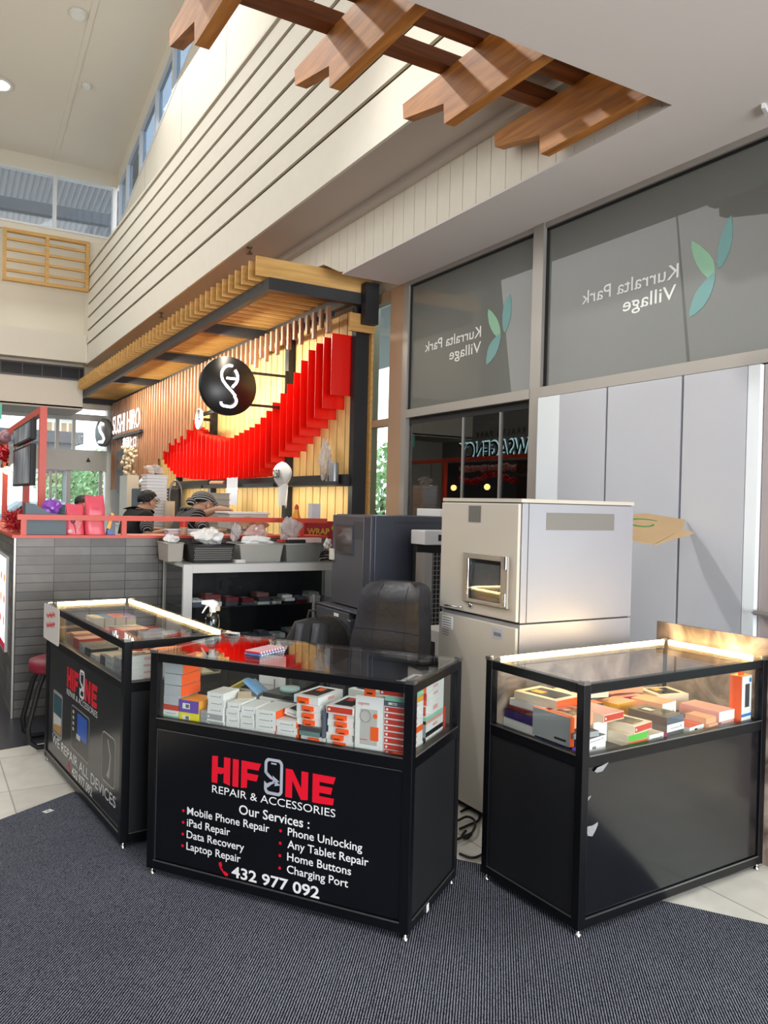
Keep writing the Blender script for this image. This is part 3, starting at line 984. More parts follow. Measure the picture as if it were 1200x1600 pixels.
g = MB()
rect(g, 0.17, 0.375, 0.205, 0.455, 0, r=0.02)
rect(g, 0.182, 0.362, 0.225, 0.435, 4, 0.0070)
rect(g, 0.188, 0.356, 0.325, 0.43, 1, 0.0064)
g.prism([(0.188, 0.0064, 0.26), (0.356, 0.0064, 0.285), (0.356, 0.0064, 0.325), (0.188, 0.0064, 0.325)], (0, -0.0006, 0), 3)
g.prism([(0.188, 0.0064, 0.23), (0.356, 0.0064, 0.23), (0.356, 0.0064, 0.285), (0.188, 0.0064, 0.26)], (0, -0.0006, 0), 2)
g.build('phone_picture', SCRN, L_CASE)
g = MB()
rect(g, 0.57, 0.91, 0.225, 0.455, 0, r=0.018)
rect(g, 0.576, 0.904, 0.231, 0.449, 4, 0.0070, r=0.015)
rect(g, 0.69, 0.87, 0.315, 0.435, 5, 0.0064)
for k in range(4):
    rect(g, 0.60, 0.625, 0.415 - 0.03 * k, 0.43 - 0.03 * k, 3, 0.0064)
rect(g, 0.68, 0.75, 0.30, 0.325, 3, 0.0058)
g.build('tablet_picture', SCRN, L_CASE)
g = MB()
rect(g, 1.13, 1.335, 0.225, 0.455, 3, r=0.03)
rect(g, 1.134, 1.331, 0.229, 0.451, 4, 0.0070, r=0.027)
g.prism([(1.20, 0.0064, 0.43), (1.215, 0.0064, 0.43), (1.26, 0.0064, 0.36), (1.245, 0.0064, 0.30), (1.21, 0.0064, 0.26), (1.255, 0.0064, 0.255), (1.275, 0.0064, 0.36), (1.23, 0.0064, 0.43)], (0, -0.0006, 0), 0)
g.build('phone_picture', SCRN, L_CASE)

# notice taped on the corner of the left case
t = thing('paper_notice', 'white laminated notice with red handwriting taped on the corner of the left case', 'notice', L_CASE.location, L_CASE.rotation_euler.z)
pts = []
for cx, cz, a0 in ((0.30, 0.905, 0), (-0.03, 0.905, 1), (-0.03, 0.735, 2), (0.30, 0.735, 3)):
    for k in range(4):
        a = PI / 2 * (a0 + k / 3)
        pts.append((cx + 0.018 * math.cos(a), -0.0035, cz + 0.018 * math.sin(a)))
MB().prism(pts, (0, -0.0025, 0)).build('sheet', mat('paper_white', (232, 228, 224), 0.45, var=0.02), t)
g = MB()
for zz, n_ in ((0.855, 7), (0.80, 9)):
    pth = [(0.03 + 0.2 * k / 40, -0.0072, zz + 0.03 * k / 40 + 0.02 * math.sin(k * 1.3 * n_ / 7) * (0.6 + 0.4 * math.sin(k * 0.9))) for k in range(41)]
    g.tube(pth, 0.0017, 4)
g.build('handwriting', mat('pink_marker', (222, 96, 96), 0.6), t)

# worn tape and scuffs of the right case
g = MB()
for cx, cz, a, b in ((0.10, 0.606, 0.05, 0.016), (0.035, 0.50, 0.03, 0.012), (0.065, 0.385, 0.045, 0.03)):
    n = 9
    g.prism([(cx + a * math.cos(2 * PI * k / n) * (0.7 + 0.3 * math.sin(k * 2.3)), 0.0078 if cz < 0.6 else 0.0012, cz + b * math.sin(2 * PI * k / n) * (0.7 + 0.3 * math.cos(k * 1.7)) + 0.25 * a * math.cos(2 * PI * k / n)) for k in range(n)], (0, -0.0006, 0))
g.build('tape_residue', mat('tape_residue', (140, 140, 142), 0.7, var=0.4, vscale=50), R_CASE)
# brown marbled backing board standing behind the right case
MARB = None


def marble(name, a, b_, c_, sc):
    m = bpy.data.materials.new(name)
    m.use_nodes = True
    nt = m.node_tree
    b = nt.nodes['Principled BSDF']
    b.inputs['Roughness'].default_value = 0.5
    tc = nt.nodes.new('ShaderNodeTexCoord')
    n = nt.nodes.new('ShaderNodeTexNoise')
    n.inputs['Scale'].default_value = sc
    n.inputs['Detail'].default_value = 8
    n.inputs['Distortion'].default_value = 2.2
    nt.links.new(tc.outputs['Object'], n.inputs['Vector'])
    r = nt.nodes.new('ShaderNodeValToRGB')
    e = r.color_ramp.elements
    e[0].position, e[1].position = 0.35, 0.65
    e[0].color, e[1].color = lin(a), lin(b_)
    e2 = e.new(0.5)
    e2.color = lin(c_)
    nt.links.new(n.outputs['Fac'], r.inputs[0])
    nt.links.new(r.outputs[0], b.inputs['Base Color'])
    return m


MARB = marble('brown_marble_sheet', (96, 84, 76), (196, 180, 166), (150, 132, 120), 3.5)
MB().box(1.0965, 1.1025, 0.04, 0.50, 0.6425, 0.882).box(0.03, 1.08, 0.512, 0.518, 0.6425, 0.882).build('backing_sheet', MARB, R_CASE)
MB().box(0.04, 1.09, 0.024, 0.51, 0.6422, 0.6432).build('shelf_liner', mat('dark_liner', (60, 58, 58), 0.4), R_CASE)
tag(MB().box(1.139, 1.151, -0.06, 0.60, 0.02, 1.005).build('backing_board', MARB, None, R_CASE.location, R_CASE.rotation_euler.z), 'brown marbled board standing upright against the far side of the right case', 'board')
# ================================================================== BOXED STOCK IN THE CASES
CARD = {
    'white': mat('card_white', (238, 238, 236), 0.5, var=0.02), 'grey': mat('card_grey', (186, 190, 196), 0.5, var=0.04), 'silver': mat('card_silver', (160, 164, 166), 0.35, var=0.1),
    'orange': ORG, 'red': mat('card_red', (206, 62, 44), 0.5, var=0.05), 'purple': mat('card_purple', (104, 70, 176), 0.5), 'violet': mat('card_dark_violet', (54, 32, 104), 0.5),
    'yellow': mat('card_yellow', (240, 226, 32), 0.5), 'mint': mat('card_mint', (150, 214, 184), 0.5), 'green': mat('card_green', (74, 186, 60), 0.5), 'lime': mat('card_lime', (160, 200, 50), 0.5),
    'black': mat('card_black', (24, 25, 28), 0.4), 'dark': mat('card_charcoal', (70, 70, 74), 0.45, var=0.1), 'brown': mat('card_brown', (112, 96, 88), 0.5, var=0.1), 'pink': mat('card_pink', (232, 170, 160), 0.5),
    'magenta': mat('card_magenta', (214, 50, 120), 0.5), 'amber': mat('card_amber', (252, 176, 50), 0.5), 'blue': mat('card_blue', (40, 120, 196), 0.5), 'slate': mat('card_slate', (92, 98, 112), 0.45),
    'tan': mat('card_tan', (204, 186, 160), 0.6), 'cream': mat('card_cream', (238, 222, 196), 0.5), 'peach': mat('card_peach', (240, 172, 130), 0.5), 'teal': mat('card_teal_film', (110, 140, 136), 0.2, var=0.15), 'rose': mat('card_rose', (150, 98, 92), 0.4),
    'maroon': mat('card_maroon', (120, 24, 34), 0.4),
}
PRINT = mat('fine_print', (120, 120, 124), 0.5)
RPRINT = mat('red_fine_print', (220, 84, 80), 0.5)
DARKW = mat('phone_window_film', (64, 64, 68), 0.12, var=0.3, vscale=30)
FB = [0, 1, 2, 3, 4, 5]


def fbox(w, d, h, M=None):
    """box centred in x,y standing on z=0; slots: 0 body, 1 front, 2 left, 3 right, 4 top"""
    g = MB()
    x, y = w / 2, d / 2
    vs = [(a, b, c) for c in (0, h) for b in (-y, y) for a in (-x, x)]
    g.add(vs, [(0, 2, 3, 1), (2, 6, 7, 3)], 0, False, M)
    g.add(vs, [(0, 1, 5, 4)], 1, False, M)
    g.add(vs, [(0, 4, 6, 2)], 2, False, M)
    g.add(vs, [(1, 3, 7, 5)], 3, False, M)
    g.add(vs, [(4, 5, 7, 6)], 4, False, M)
    return g


def cw(case, x, y, z):
    a = case.rotation_euler.z
    return Vector((case.location.x + x * math.cos(a) - y * math.sin(a), case.location.y + x * math.sin(a) + y * math.cos(a), z))


DIMS = {C_CASE: (1.17, 0.523, 0.88), R_CASE: (1.127, 0.547, 0.88), L_CASE: (1.456, 0.505, 0.88)}


def pbox(case, label, x, y, z, w, d, h, body='white', front=None, left=None, right=None, top=None, rz=0.0, tilt=(0, 0), name='accessory_box', cat='box', group=None,
         tab=None, strip=None, win=None, bars=0, code=False, sidemark=None):
    """a boxed accessory; x,y is the middle of its foot in the case's own frame"""
    cs = [CARD[c or body] for c in (body, front, left, right, top)]
    Wd, D, zt = DIMS[case]
    t_ = math.radians(rz)
    ex = abs(w / 2 * math.cos(t_)) + abs(d / 2 * math.sin(t_))
    ey = abs(w / 2 * math.sin(t_)) + abs(d / 2 * math.cos(t_))
    mf = 0.0395 + (0.0125 if tab else 0.002)
    x = min(max(x, 0.0385 + ex), Wd - 0.0425 - ex) if 2 * ex < Wd - 0.08 else x
    y = min(max(y, mf + ey), D - 0.0385 - ey)
    if z + h > zt:
        h = zt - z
    o = fbox(w, d, h).build(name, cs, None, cw(case, x, y, z))
    o.rotation_euler = Euler((tilt[0], tilt[1], case.rotation_euler.z + math.radians(rz)), 'XYZ')
    tag(o, label, cat, group)
    e = 0.0009
    if tab:
        tw, tx = tab if isinstance(tab, tuple) else (0.05, 0.0)
        g = MB().box(tx - tw / 2, tx + tw / 2, -d / 2 - 0.006, -d / 2 - 0.0004, h * 0.12, h * 0.80).box(tx - tw / 2 + 0.006, tx + tw / 2 - 0.006, -d / 2 - 0.012, -d / 2 - 0.006, h * 0.05, h * 0.5)
        g.box(tx - 0.012, tx + 0.012, -d / 2 - 0.0125, -d / 2 - 0.012, h * 0.2, h * 0.34, 1)
        g.build('hang_tab', [ORG, BLKM], o)
    if strip:
        g = MB().box(-w / 2 + 0.003, w / 2 - 0.003, -d / 2 - e, -d / 2 + 0.0001, h * 0.12, h * 0.9)
        g.prism([(-w / 2 + 0.012 + 0.005 * math.cos(k * PI / 4), -d / 2 - e, h * 0.5 + 0.005 * math.sin(k * PI / 4)) for k in range(8)], (0, -0.0006, 0), 1)
        g.build('brand_strip', [CARD[strip], WHG], o)
    if bars:
        g = MB()
        for k in range(bars):
            zz = h * (k + 0.6) / (bars + 0.4)
            g.box(-w * 0.3, w * 0.22, -d / 2 - e, -d / 2, zz - 0.0008, zz + 0.0010)
        g.box(w * 0.28, w * 0.33, -d / 2 - e, -d / 2, h * 0.4, h * 0.6)
        g.build('print', PRINT, o)
    if code:
        g = MB().box(-w * 0.32, w * 0.05, -d / 2 - e, -d / 2, h * 0.3, h * 0.75)
        for k in range(7):
            g.box(-w * 0.15 + k * w * 0.026, -w * 0.14 + k * w * 0.026, -d / 2 - 2 * e, -d / 2 - e, h * 0.38, h * 0.68, 1)
        g.build('bar_code', [WHG, BLKM], o)
    if sidemark:
        g = MB()
        for k in range(3):
            g.box(w / 2, w / 2 + e, -d * 0.12, d * 0.14, h * (0.35 + 0.13 * k), h * (0.40 + 0.13 * k))
        g.build('print', RPRINT, o)
    if win:
        g = MB().box(-w * 0.33, w * 0.33, -d * 0.36, d * 0.36, h, h + e)
        g.box(-w * 0.2, w * 0.05, d * 0.05, d * 0.3, h + e, h + 2 * e, 1)
        g.build('window', [DARKW, CARD[win if isinstance(win, str) else 'dark']], o)
    return o


ORD = ['bottom', 'second from the bottom', 'third from the bottom', 'fourth from the bottom', 'fifth from the bottom', 'sixth from the bottom', 'seventh from the bottom', 'eighth from the bottom', 'ninth from the bottom', 'tenth from the bottom']


def pile(case, what, where, n, x, y, z, w, d, h, jit=0.004, topword=True, name='accessory_box', **k):
    r = random.Random(len(where) * 7 + n)
    for i in range(n):
        pos = 'top' if (i == n - 1 and topword) else ORD[i]
        kk = dict(k)
        kk.setdefault('group', where)
        rz = kk.pop('rz', 0) + r.uniform(-2.5, 2.5)
        pbox(case, '%s, %s, %s' % (what, pos, where), x + r.uniform(-jit, jit), y + r.uniform(0, jit), z + i * (h + 0.0005), w, d, h, rz=rz, name=name, **kk)
    return z + n * (h + 0.0005)


C = C_CASE
ZS = 0.6375


def corner(cx, cy, th, w, d):
    t = math.radians(th)
    return cx + w / 2 * math.cos(t) - d / 2 * math.sin(t), cy + w / 2 * math.sin(t) + d / 2 * math.cos(t)


# --- middle case, from the left
z = ZS
for lab, col, h, kw in (('mint green', 'mint', 0.021, {}), ('white black-lettered', 'white', 0.021, {'bars': 1}), ('red', 'red', 0.022, {}), ('pale grey', 'grey', 0.036, {})):
    pbox(C, lab + ' box under the big grey and orange boxes at the left post', 0.068, 0.10, z, 0.074, 0.13, h, col, **kw)
    z += h + 0.0005
for i, p in enumerate(('lowest', 'middle', 'topmost')):
    pbox(C, 'grey box with orange end, %s of three at the left post' % p, 0.072 + 0.002 * i, 0.10, z + i * 0.0465, 0.088, 0.125, 0.044, 'grey', right='orange', rz=1.5 * i - 1, group='big grey boxes with orange ends', strip=None)
pbox(C, 'yellow box with white code label under the purple one', 0.168, 0.09, ZS, 0.098, 0.11, 0.043, 'yellow', code=True)
pbox(C, 'purple ended box with orange long side on the yellow box', 0.167, 0.09, ZS + 0.0435, 0.098, 0.11, 0.05, 'purple', right='amber', top='amber', code=True)
pbox(C, 'small upright grey box beside the yellow box', 0.242, 0.06, ZS, 0.032, 0.05, 0.062, 'silver', bars=3)
pile(C, 'white box with dark printed band', 'in the pair by the upright box', 2, 0.296, 0.075, ZS, 0.083, 0.11, 0.028, strip='silver')
pile(C, 'white phone accessory box', 'on the dark-banded pair', 3, 0.300, 0.078, ZS + 0.057, 0.078, 0.11, 0.0275, bars=1)
pile(C, 'plain white box', 'right of the dark-banded stack', 4, 0.3825, 0.085, ZS, 0.060, 0.12, 0.0275, bars=1)
pbox(C, 'open tan box flap tipped up on the white stacks', 0.372, 0.135, ZS + 0.1115, 0.055, 0.06, 0.012, 'tan', rz=35, tilt=(math.radians(14), 0))
pile(C, 'plain white box', 'left of the orange-sided stack', 4, 0.451, 0.085, ZS, 0.064, 0.12, 0.0258, bars=1)
pile(C, 'flat white box with orange side', 'mid-case stack', 4, 0.533, 0.10, ZS, 0.092, 0.15, 0.0248, right='orange', bars=1, jit=0.006)
pile(C, 'flat white box with orange side', 'left of the clear packs', 3, 0.632, 0.10, ZS, 0.090, 0.15, 0.0235, right='orange', bars=1)
pbox(C, 'white box with dark dots leaning over the stack of three', 0.622, 0.135, ZS + 0.0800, 0.060, 0.10, 0.022, 'white', right='orange', tilt=(0, math.radians(12)), bars=1, win='black')
pbox(C, 'white box with orange hang tab lying lowest left of the red-strip stack', 0.742, 0.10, ZS, 0.105, 0.15, 0.026, 'white', tab=(0.045, 0.005), right='white')
for i, p in enumerate(('lower', 'upper')):
    pbox(C, p + ' of two clear grey case packs under the orange-tabbed boxes', 0.732, 0.105, ZS + 0.0265 + i * 0.0185, 0.088, 0.15, 0.018, 'teal', front='dark' if i else 'teal', name='case_pack', cat='case', rz=-3 + 5 * i)
z = ZS + 0.0640
for i in range(3):
    pbox(C, 'white box with orange hang tab, %s of the stack on clear packs' % ('bottom', 'second', 'third')[i], 0.720, 0.115, z + i * 0.0265, 0.105, 0.155, 0.026, 'white', tab=(0.05, 0.0), rz=2 - 2 * i, group='orange tabbed boxes on the clear packs')
pbox(C, 'white windowed phone-case box crowning the orange-tabbed stack', 0.712, 0.125, z + 0.0798, 0.112, 0.175, 0.030, 'white', tab=(0.05, -0.01), rz=-5, win='orange', sidemark=1, name='phone_case_box')
pbox(C, 'slim charcoal pack standing on edge beside the orange-tabbed stack', 0.789, 0.11, ZS + 0.0271, 0.009, 0.15, 0.105, 'slate', rz=0, name='case_pack', cat='case')
pbox(C, 'white box with orange tab lying lowest under the red-strip box', 0.857, 0.10, ZS, 0.112, 0.15, 0.025, 'white', tab=(0.05, 0.0))
z = ZS + 0.0258
for i in range(4):
    pbox(C, 'white box with orange tab, %s in the stack under the red-strip box' % ('bottom', 'second', 'third', 'fourth')[i], 0.855 + (-0.003, 0.005, 0.001, 0.004)[i], 0.105, z + i * 0.0253, 0.108, 0.15, 0.0248, 'white', tab=(0.05, (-0.004, 0.008, 0.004, 0)[i]), group='orange tabbed boxes under the red strip')
pbox(C, 'red-strip white box with grey window topping the stack beside the standing case box', 0.858, 0.115, z + 0.1015, 0.112, 0.17, 0.028, 'white', strip='red', win='red', name='phone_case_box')
pbox(C, 'white box with dark window lying behind the red-strip stack', 0.865, 0.32, ZS, 0.12, 0.17, 0.175, 'white', win='brown', name='phone_case_box', rz=-12)
# standing retail case box
t = thing('phone_case_box', 'tall white box with clear window and orange hanger standing at the front glass', 'box', cw(C, 0.978, 0.056, ZS + 0.0002), C.rotation_euler.z)
fbox(0.112, 0.024, 0.208).build('carton', [CARD['white']] * 5, t)
MB().box(-0.034, 0.034, -0.0132, -0.012, 0.03, 0.16).build('window', mat('frosted_case_window', (196, 192, 188), 0.25, var=0.05), t)
g = MB()
pts = [(0.022 * math.cos(a), 0.022 * math.sin(a)) for a in [k * PI / 8 for k in range(16)]]
g.tube([(-0.012 + a, -0.0145, 0.135 + b) for a, b in pts], 0.0016, 5, closed=True)
g.build('camera_ring', mat('pale_ring', (170, 166, 162), 0.3), t)
MB().box(0.008, 0.040, -0.0142, -0.0132, 0.048, 0.098).prism([(0.026 + 0.009 * math.cos(k * PI / 6), -0.0132, 0.138 + 0.009 * math.sin(k * PI / 6)) for k in range(12)], (0, -0.001, 0)).build('orange_label', ORG, t)
MB().box(-0.022, 0.022, -0.0125, -0.004, 0.208, 0.236).box(-0.012, 0.012, -0.0128, -0.0125, 0.216, 0.222, 1).build('hanger', [ORG, BLKM], t)
MB().text('cygnett', -0.0455, 0.175, 0.016, M=Matrix.Translation((0, -0.0125, 0))).box(-0.035, -0.005, -0.0136, -0.0132, 0.046, 0.049).build('lettering', RPRINT, t)
# red spined stack in the corner
z = ZS
for i in range(8):
    pbox(C, 'red-fronted white case box, %s in the corner stack' % (ORD[i] if i < 7 else 'eighth from the bottom'), 1.086 + (0.002, -0.002, 0.003, 0, 0.002, -0.001, 0.001, 0)[i], 0.125, z, 0.090, 0.16, 0.0222, 'white', strip='red', sidemark=1, tab=(0.045, 0.015) if i == 0 else None, right='orange' if i == 3 else None, group='red fronted boxes in the corner', name='phone_case_box')
    z += 0.0227
pbox(C, 'slate blue coded box lying on the red-fronted corner stack', 1.086, 0.125, z, 0.090, 0.16, 0.019, 'slate', code=True, right='amber')
pbox(C, 'mint green box second from the top of the corner stack', 1.088, 0.125, z + 0.0195, 0.088, 0.16, 0.016, 'mint')
pbox(C, 'red-strip white box topping the corner stack, pushed left', 1.066, 0.125, z + 0.036, 0.10, 0.16, 0.024, 'white', strip='red', name='phone_case_box')
# second stack seen through the end glass
z = ZS
for lab, h, kw in (('white phone', 0.026, dict(body='white', front='dark')), ('black phone', 0.018, dict(body='black', front='silver')), ('white smart phone', 0.03, dict(body='white', front='silver', sidemark=1)), ('pale pink', 0.013, dict(body='pink', front='black')),
                   ('mint green phone', 0.014, dict(body='mint')), ('thick white red-marked', 0.045, dict(body='white', strip='red', sidemark=1)), ('pink-topped white', 0.018, dict(body='white', top='pink', front='orange')), ('white red-marked', 0.028, dict(body='white', sidemark=1, front='red'))):
    pbox(C, lab + ' box in the stack behind the end glass of the middle case', 1.062, 0.335, z, 0.13, 0.19, h, **kw)
    z += h + 0.0005
pbox(C, 'white windowed case box crowning the stack behind the end glass', 1.06, 0.335, z, 0.132, 0.195, 0.026, 'white', win='orange', sidemark=1, front='orange', name='phone_case_box')
pbox(C, 'red card standing upright in the back corner of the middle case', 1.10, 0.455, ZS, 0.06, 0.008, 0.10, 'red', rz=8)
# middle of the case, behind the front row
pbox(C, 'grey carton at the back of the middle case under the blue and yellow packet', 0.285, 0.25, ZS, 0.17, 0.12, 0.100, 'grey', bars=2)
t = thing('packet', 'blue and yellow packet lying open on the grey carton', 'packet', cw(C, 0.305, 0.25, ZS + 0.1085), C.rotation_euler.z)
MB().surf(lambda u, v: (-0.075 + 0.085 * u, -0.05 + 0.1 * v, 0.001 + 0.05 * u + 0.008 * math.sin(v * 5)), 8, 8).build('yellow_half', mat('yellow_film', (236, 204, 70), 0.3, var=0.3), t, solid=0.002)
MB().surf(lambda u, v: (0.012 + 0.075 * u, -0.05 + 0.1 * v, 0.052 - 0.05 * u + 0.008 * math.sin(v * 5)), 8, 8).build('blue_half', mat('blue_film', (110, 160, 206), 0.3, var=0.3), t, solid=0.002)
pbox(C, 'plain white support carton in the middle of the case', 0.50, 0.27, ZS, 0.24, 0.15, 0.066, 'white', bars=1)
pbox(C, 'long white box with its flap open behind the white stacks', 0.505, 0.277, ZS + 0.0665, 0.22, 0.13, 0.038, 'white', front='white', bars=2, rz=6)
pbox(C, 'flat black device lying on the long white box', 0.51, 0.265, ZS + 0.105, 0.19, 0.12, 0.018, 'black', name='tablet_case', cat='case', rz=-5)
tag(MB().lathe([(0.022, 0), (0.042, 0), (0.042, 0.016), (0.022, 0.016)], n=24).build('tape_roll', mat('teal_tape', (170, 206, 204), 0.3), None, cw(C, 0.50, 0.28, ZS + 0.1235)), 'pale teal roll of tape on the flat black device', 'tape')
pbox(C, 'brown cardboard filler under the oval earphone pouches', 0.692, 0.285, ZS, 0.12, 0.12, 0.075, 'brown')
for i, (col, lab) in enumerate((('rose', 'rose oval earphone pouch under the dark one'), ('brown', 'dark oval earphone pouch with pale zip on the rose one'))):
    pr = [(0.044, 0), (0.05, 0.004), (0.05, 0.020), (0.044, 0.024)]
    o = tag(MB().lathe(pr, n=28, sx=1.15, sy=0.75).build('earphone_pouch', CARD[col], None, cw(C, 0.692, 0.28, ZS + 0.0755 + 0.0245 * i), C.rotation_euler.z), lab, 'pouch')
    MB().tube([(0.0585 * math.cos(a), 0.0385 * math.sin(a), 0.012) for a in [k * PI / 14 for k in range(28)]], 0.0018, 5, closed=True).build('zip', CARD['silver'], o)
pbox(C, 'clear plastic phone case leaning behind the orange-tabbed stack', 0.745, 0.42, ZS + 0.004, 0.09, 0.012, 0.17, 'teal', tilt=(math.radians(-16), 0), name='clear_phone_case', cat='case', rz=-14)
pbox(C, 'black phone box flat at the back left of the middle case', 0.16, 0.40, ZS, 0.16, 0.12, 0.03, 'black')
pbox(C, 'white box stack end standing at the back left of the middle case', 0.32, 0.43, ZS, 0.10, 0.06, 0.225, 'white', bars=3)

# on top of the middle case
t = thing('phone_case_pair', 'red and blue phone cases in clear sleeves lying on the middle glass top', 'case', cw(C, 0.425, 0.20, 0.9275), C.rotation_euler.z - 0.1)
MB().box(-0.04, 0.04, -0.085, 0.085, 0, 0.008).build('lower_case', mat('blue_case', (84, 118, 176), 0.25), t, bevel=0.003)
MB().box(-0.038, 0.036, -0.08, 0.085, 0.0085, 0.017).build('upper_case', mat('red_case', (206, 56, 66), 0.25), t, bevel=0.003)
g = MB()
for k in range(9):
    yy = -0.075 + 0.018 * k
    g.box(-0.043, 0.043, yy, yy + 0.009, 0.001, 0.0075)
    g.box(-0.041, 0.039, yy, yy + 0.007, 0.0095, 0.0182)
g.build('clear_bumpers', mat('milky_bumper', (210, 216, 224), 0.2), t)
tag(MB().box(-0.03, 0.03, -0.02, 0.012, 0, 0.003).box(-0.03, 0.03, 0.012, 0.016, -0.05, 0.003).build('paper_tag', WHT, None, cw(C, 0.045, 0.5135, 0.9325), C.rotation_euler.z), 'white paper tag folded over the back left corner of the middle case', 'tag')

# --- right case
R = R_CASE
ZR = 0.6435
# by the left glass end
pbox(R, 'white phone box lowest of the pile at the left end of the right case', 0.155, 0.40, ZR, 0.17, 0.22, 0.038, 'white', left='white')
pbox(R, 'open dark violet box in the pile at the left end', 0.15, 0.40, ZR + 0.0385, 0.165, 0.20, 0.034, 'black', left='violet')
pbox(R, 'second white windowed box from the top of the left end pile', 0.175, 0.40, ZR + 0.088, 0.16, 0.20, 0.027, 'white', front='orange', rz=4, sidemark=1)
pbox(R, 'black filler tray between violet box and white box at the left end', 0.15, 0.40, ZR + 0.073, 0.14, 0.19, 0.0145, 'maroon')
pbox(R, 'warm white windowed case box crowning the left end pile', 0.185, 0.37, ZR + 0.1175, 0.165, 0.22, 0.033, 'cream', front='orange', win='amber', rz=7, name='phone_case_box')
pbox(R, 'dark violet box lying under the standing grey box', 0.05, 0.19, ZR, 0.020, 0.20, 0.022, 'violet', front='purple')
t = thing('sleeve_box', 'silver grey box with orange edges leaning on the left end glass', 'box', cw(R, 0.043, 0.195, ZR + 0.0225), R.rotation_euler.z)
fbox(0.022, 0.20, 0.108).build('carton', [CARD['orange'], CARD['orange'], CARD['silver'], CARD['orange'], CARD['orange']], t)
MB().box(-0.0122, -0.0112, -0.08, -0.02, 0.014, 0.022).build('print', BLKM, t)
# front row, left to right
pbox(R, 'white bar-coded box with brown end at the corner post', 0.125, 0.135, ZR, 0.12, 0.15, 0.034, 'white', left='brown', code=True, rz=4)
pbox(R, 'purple-edged magazine box on the bar-coded box', 0.105, 0.15, ZR + 0.0345, 0.135, 0.18, 0.02, 'purple', top='slate', front='white', rz=10, bars=1)
pbox(R, 'grey clear-lidded case pack on the purple-edged box', 0.10, 0.155, ZR + 0.055, 0.12, 0.16, 0.02, 'silver', top='dark', rz=-6, name='case_pack', cat='case')
pbox(R, 'orange-fronted thin box under the green strip', 0.346, 0.115, ZR, 0.125, 0.17, 0.019, 'cream', front='orange', rz=3)
pbox(R, 'green-fronted white box on the orange-fronted one', 0.346, 0.115, ZR + 0.0195, 0.125, 0.17, 0.025, 'cream', front='green', rz=5)
pbox(R, 'flat white box right of the green-fronted box', 0.452, 0.12, ZR, 0.094, 0.17, 0.030, 'white', top='cream', bars=1, rz=4)
pbox(R, 'red-strip box lying across the green-fronted and white boxes', 0.378, 0.135, ZR + 0.045, 0.13, 0.16, 0.03, 'cream', strip='red', win='orange', rz=10, name='phone_case_box')
pbox(R, 'white-ended box under the upper red-strip box', 0.232, 0.20, ZR, 0.083, 0.13, 0.084, 'cream', front='white', rz=5)
pbox(R, 'upper red-strip phone-case box near the corner post', 0.285, 0.20, ZR + 0.0845, 0.13, 0.165, 0.030, 'cream', strip='red', top='pink', rz=6, name='phone_case_box')
pbox(R, 'magenta-edged box under the brown power bank boxes', 0.568, 0.125, ZR, 0.11, 0.17, 0.026, 'dark', left='magenta', rz=4)
pbox(R, 'brown power bank box with white end, lower of two', 0.568, 0.13, ZR + 0.0265, 0.12, 0.18, 0.03, 'brown', front='white', rz=5, bars=1)
pbox(R, 'brown power bank box with cream label, upper of two', 0.565, 0.135, ZR + 0.057, 0.12, 0.18, 0.03, 'brown', front='slate', rz=5, win='cream')
pbox(R, 'cream box with white printed end beside the brown power banks', 0.722, 0.275, ZR, 0.11, 0.15, 0.088, 'peach', front='white', rz=8, bars=1)
pbox(R, 'white box with red top patch lying along the front glass', 0.705, 0.115, ZR, 0.115, 0.14, 0.028, 'white', top='red', rz=8, code=True)
for i, p in enumerate(('lower', 'upper')):
    pbox(R, p + ' peach folded pack at the right of the red-topped box', 0.815, 0.105, ZR + 0.0245 * i, 0.07, 0.12 - 0.02 * i, 0.024, 'peach', rz=6 - 4 * i)
pbox(R, 'pink windowed pack under the white-ended box', 0.925, 0.13, ZR, 0.10, 0.15, 0.02, 'pink', rz=5, win='rose', name='case_pack', cat='case')
pbox(R, 'pink box with white end in front of the yellow carton', 0.925, 0.155, ZR + 0.0205, 0.12, 0.19, 0.042, 'pink', front='white', rz=4)
pbox(R, 'small white card leaning at the right front corner', 1.03, 0.135, ZR, 0.06, 0.05, 0.012, 'white', rz=16)
# middle row
pbox(R, 'peach rounded gadget box behind the corner post', 0.135, 0.19, ZR + 0.0755, 0.125, 0.11, 0.05, 'peach', rz=5, win='pink')
pbox(R, 'green and black small pack in the middle of the right case', 0.37, 0.315, ZR + 0.0605, 0.09, 0.06, 0.045, 'black', top='orange', front='dark', right='green', rz=-10)
pbox(R, 'dark box supporting the small green and black pack', 0.37, 0.318, ZR, 0.12, 0.09, 0.06, 'dark', rz=2)
pbox(R, 'slate blue box with white label at the back', 0.405, 0.45, ZR, 0.18, 0.10, 0.10, 'slate', rz=-6, code=True)
pbox(R, 'cream box with lime end lying on the slate blue box', 0.44, 0.44, ZR + 0.1005, 0.21, 0.10, 0.026, 'cream', right='lime', front='cream', win='dark', rz=-16)
pbox(R, 'amber and cream packs behind the brown power banks', 0.57, 0.345, ZR, 0.13, 0.10, 0.085, 'amber', top='peach', rz=6)
pbox(R, 'pink patterned pencil pack at the back of the right case', 0.73, 0.45, ZR, 0.16, 0.08, 0.07, 'magenta', top='pink', rz=-8)
pbox(R, 'long peach selfie stick box leaning over the pink pack', 0.73, 0.46, ZR + 0.078, 0.24, 0.03, 0.03, 'peach', rz=-4, tilt=(0, math.radians(3)), name='stick_box')
pbox(R, 'yellow carton lying against the standing power bank box', 0.955, 0.41, ZR, 0.17, 0.15, 0.072, 'cream', win='amber', rz=-14)
t = thing('power_bank_box', 'white and orange power bank box standing at the far right corner', 'box', cw(R, 1.0345, 0.067, ZR + 0.0002), R.rotation_euler.z + 0.10)
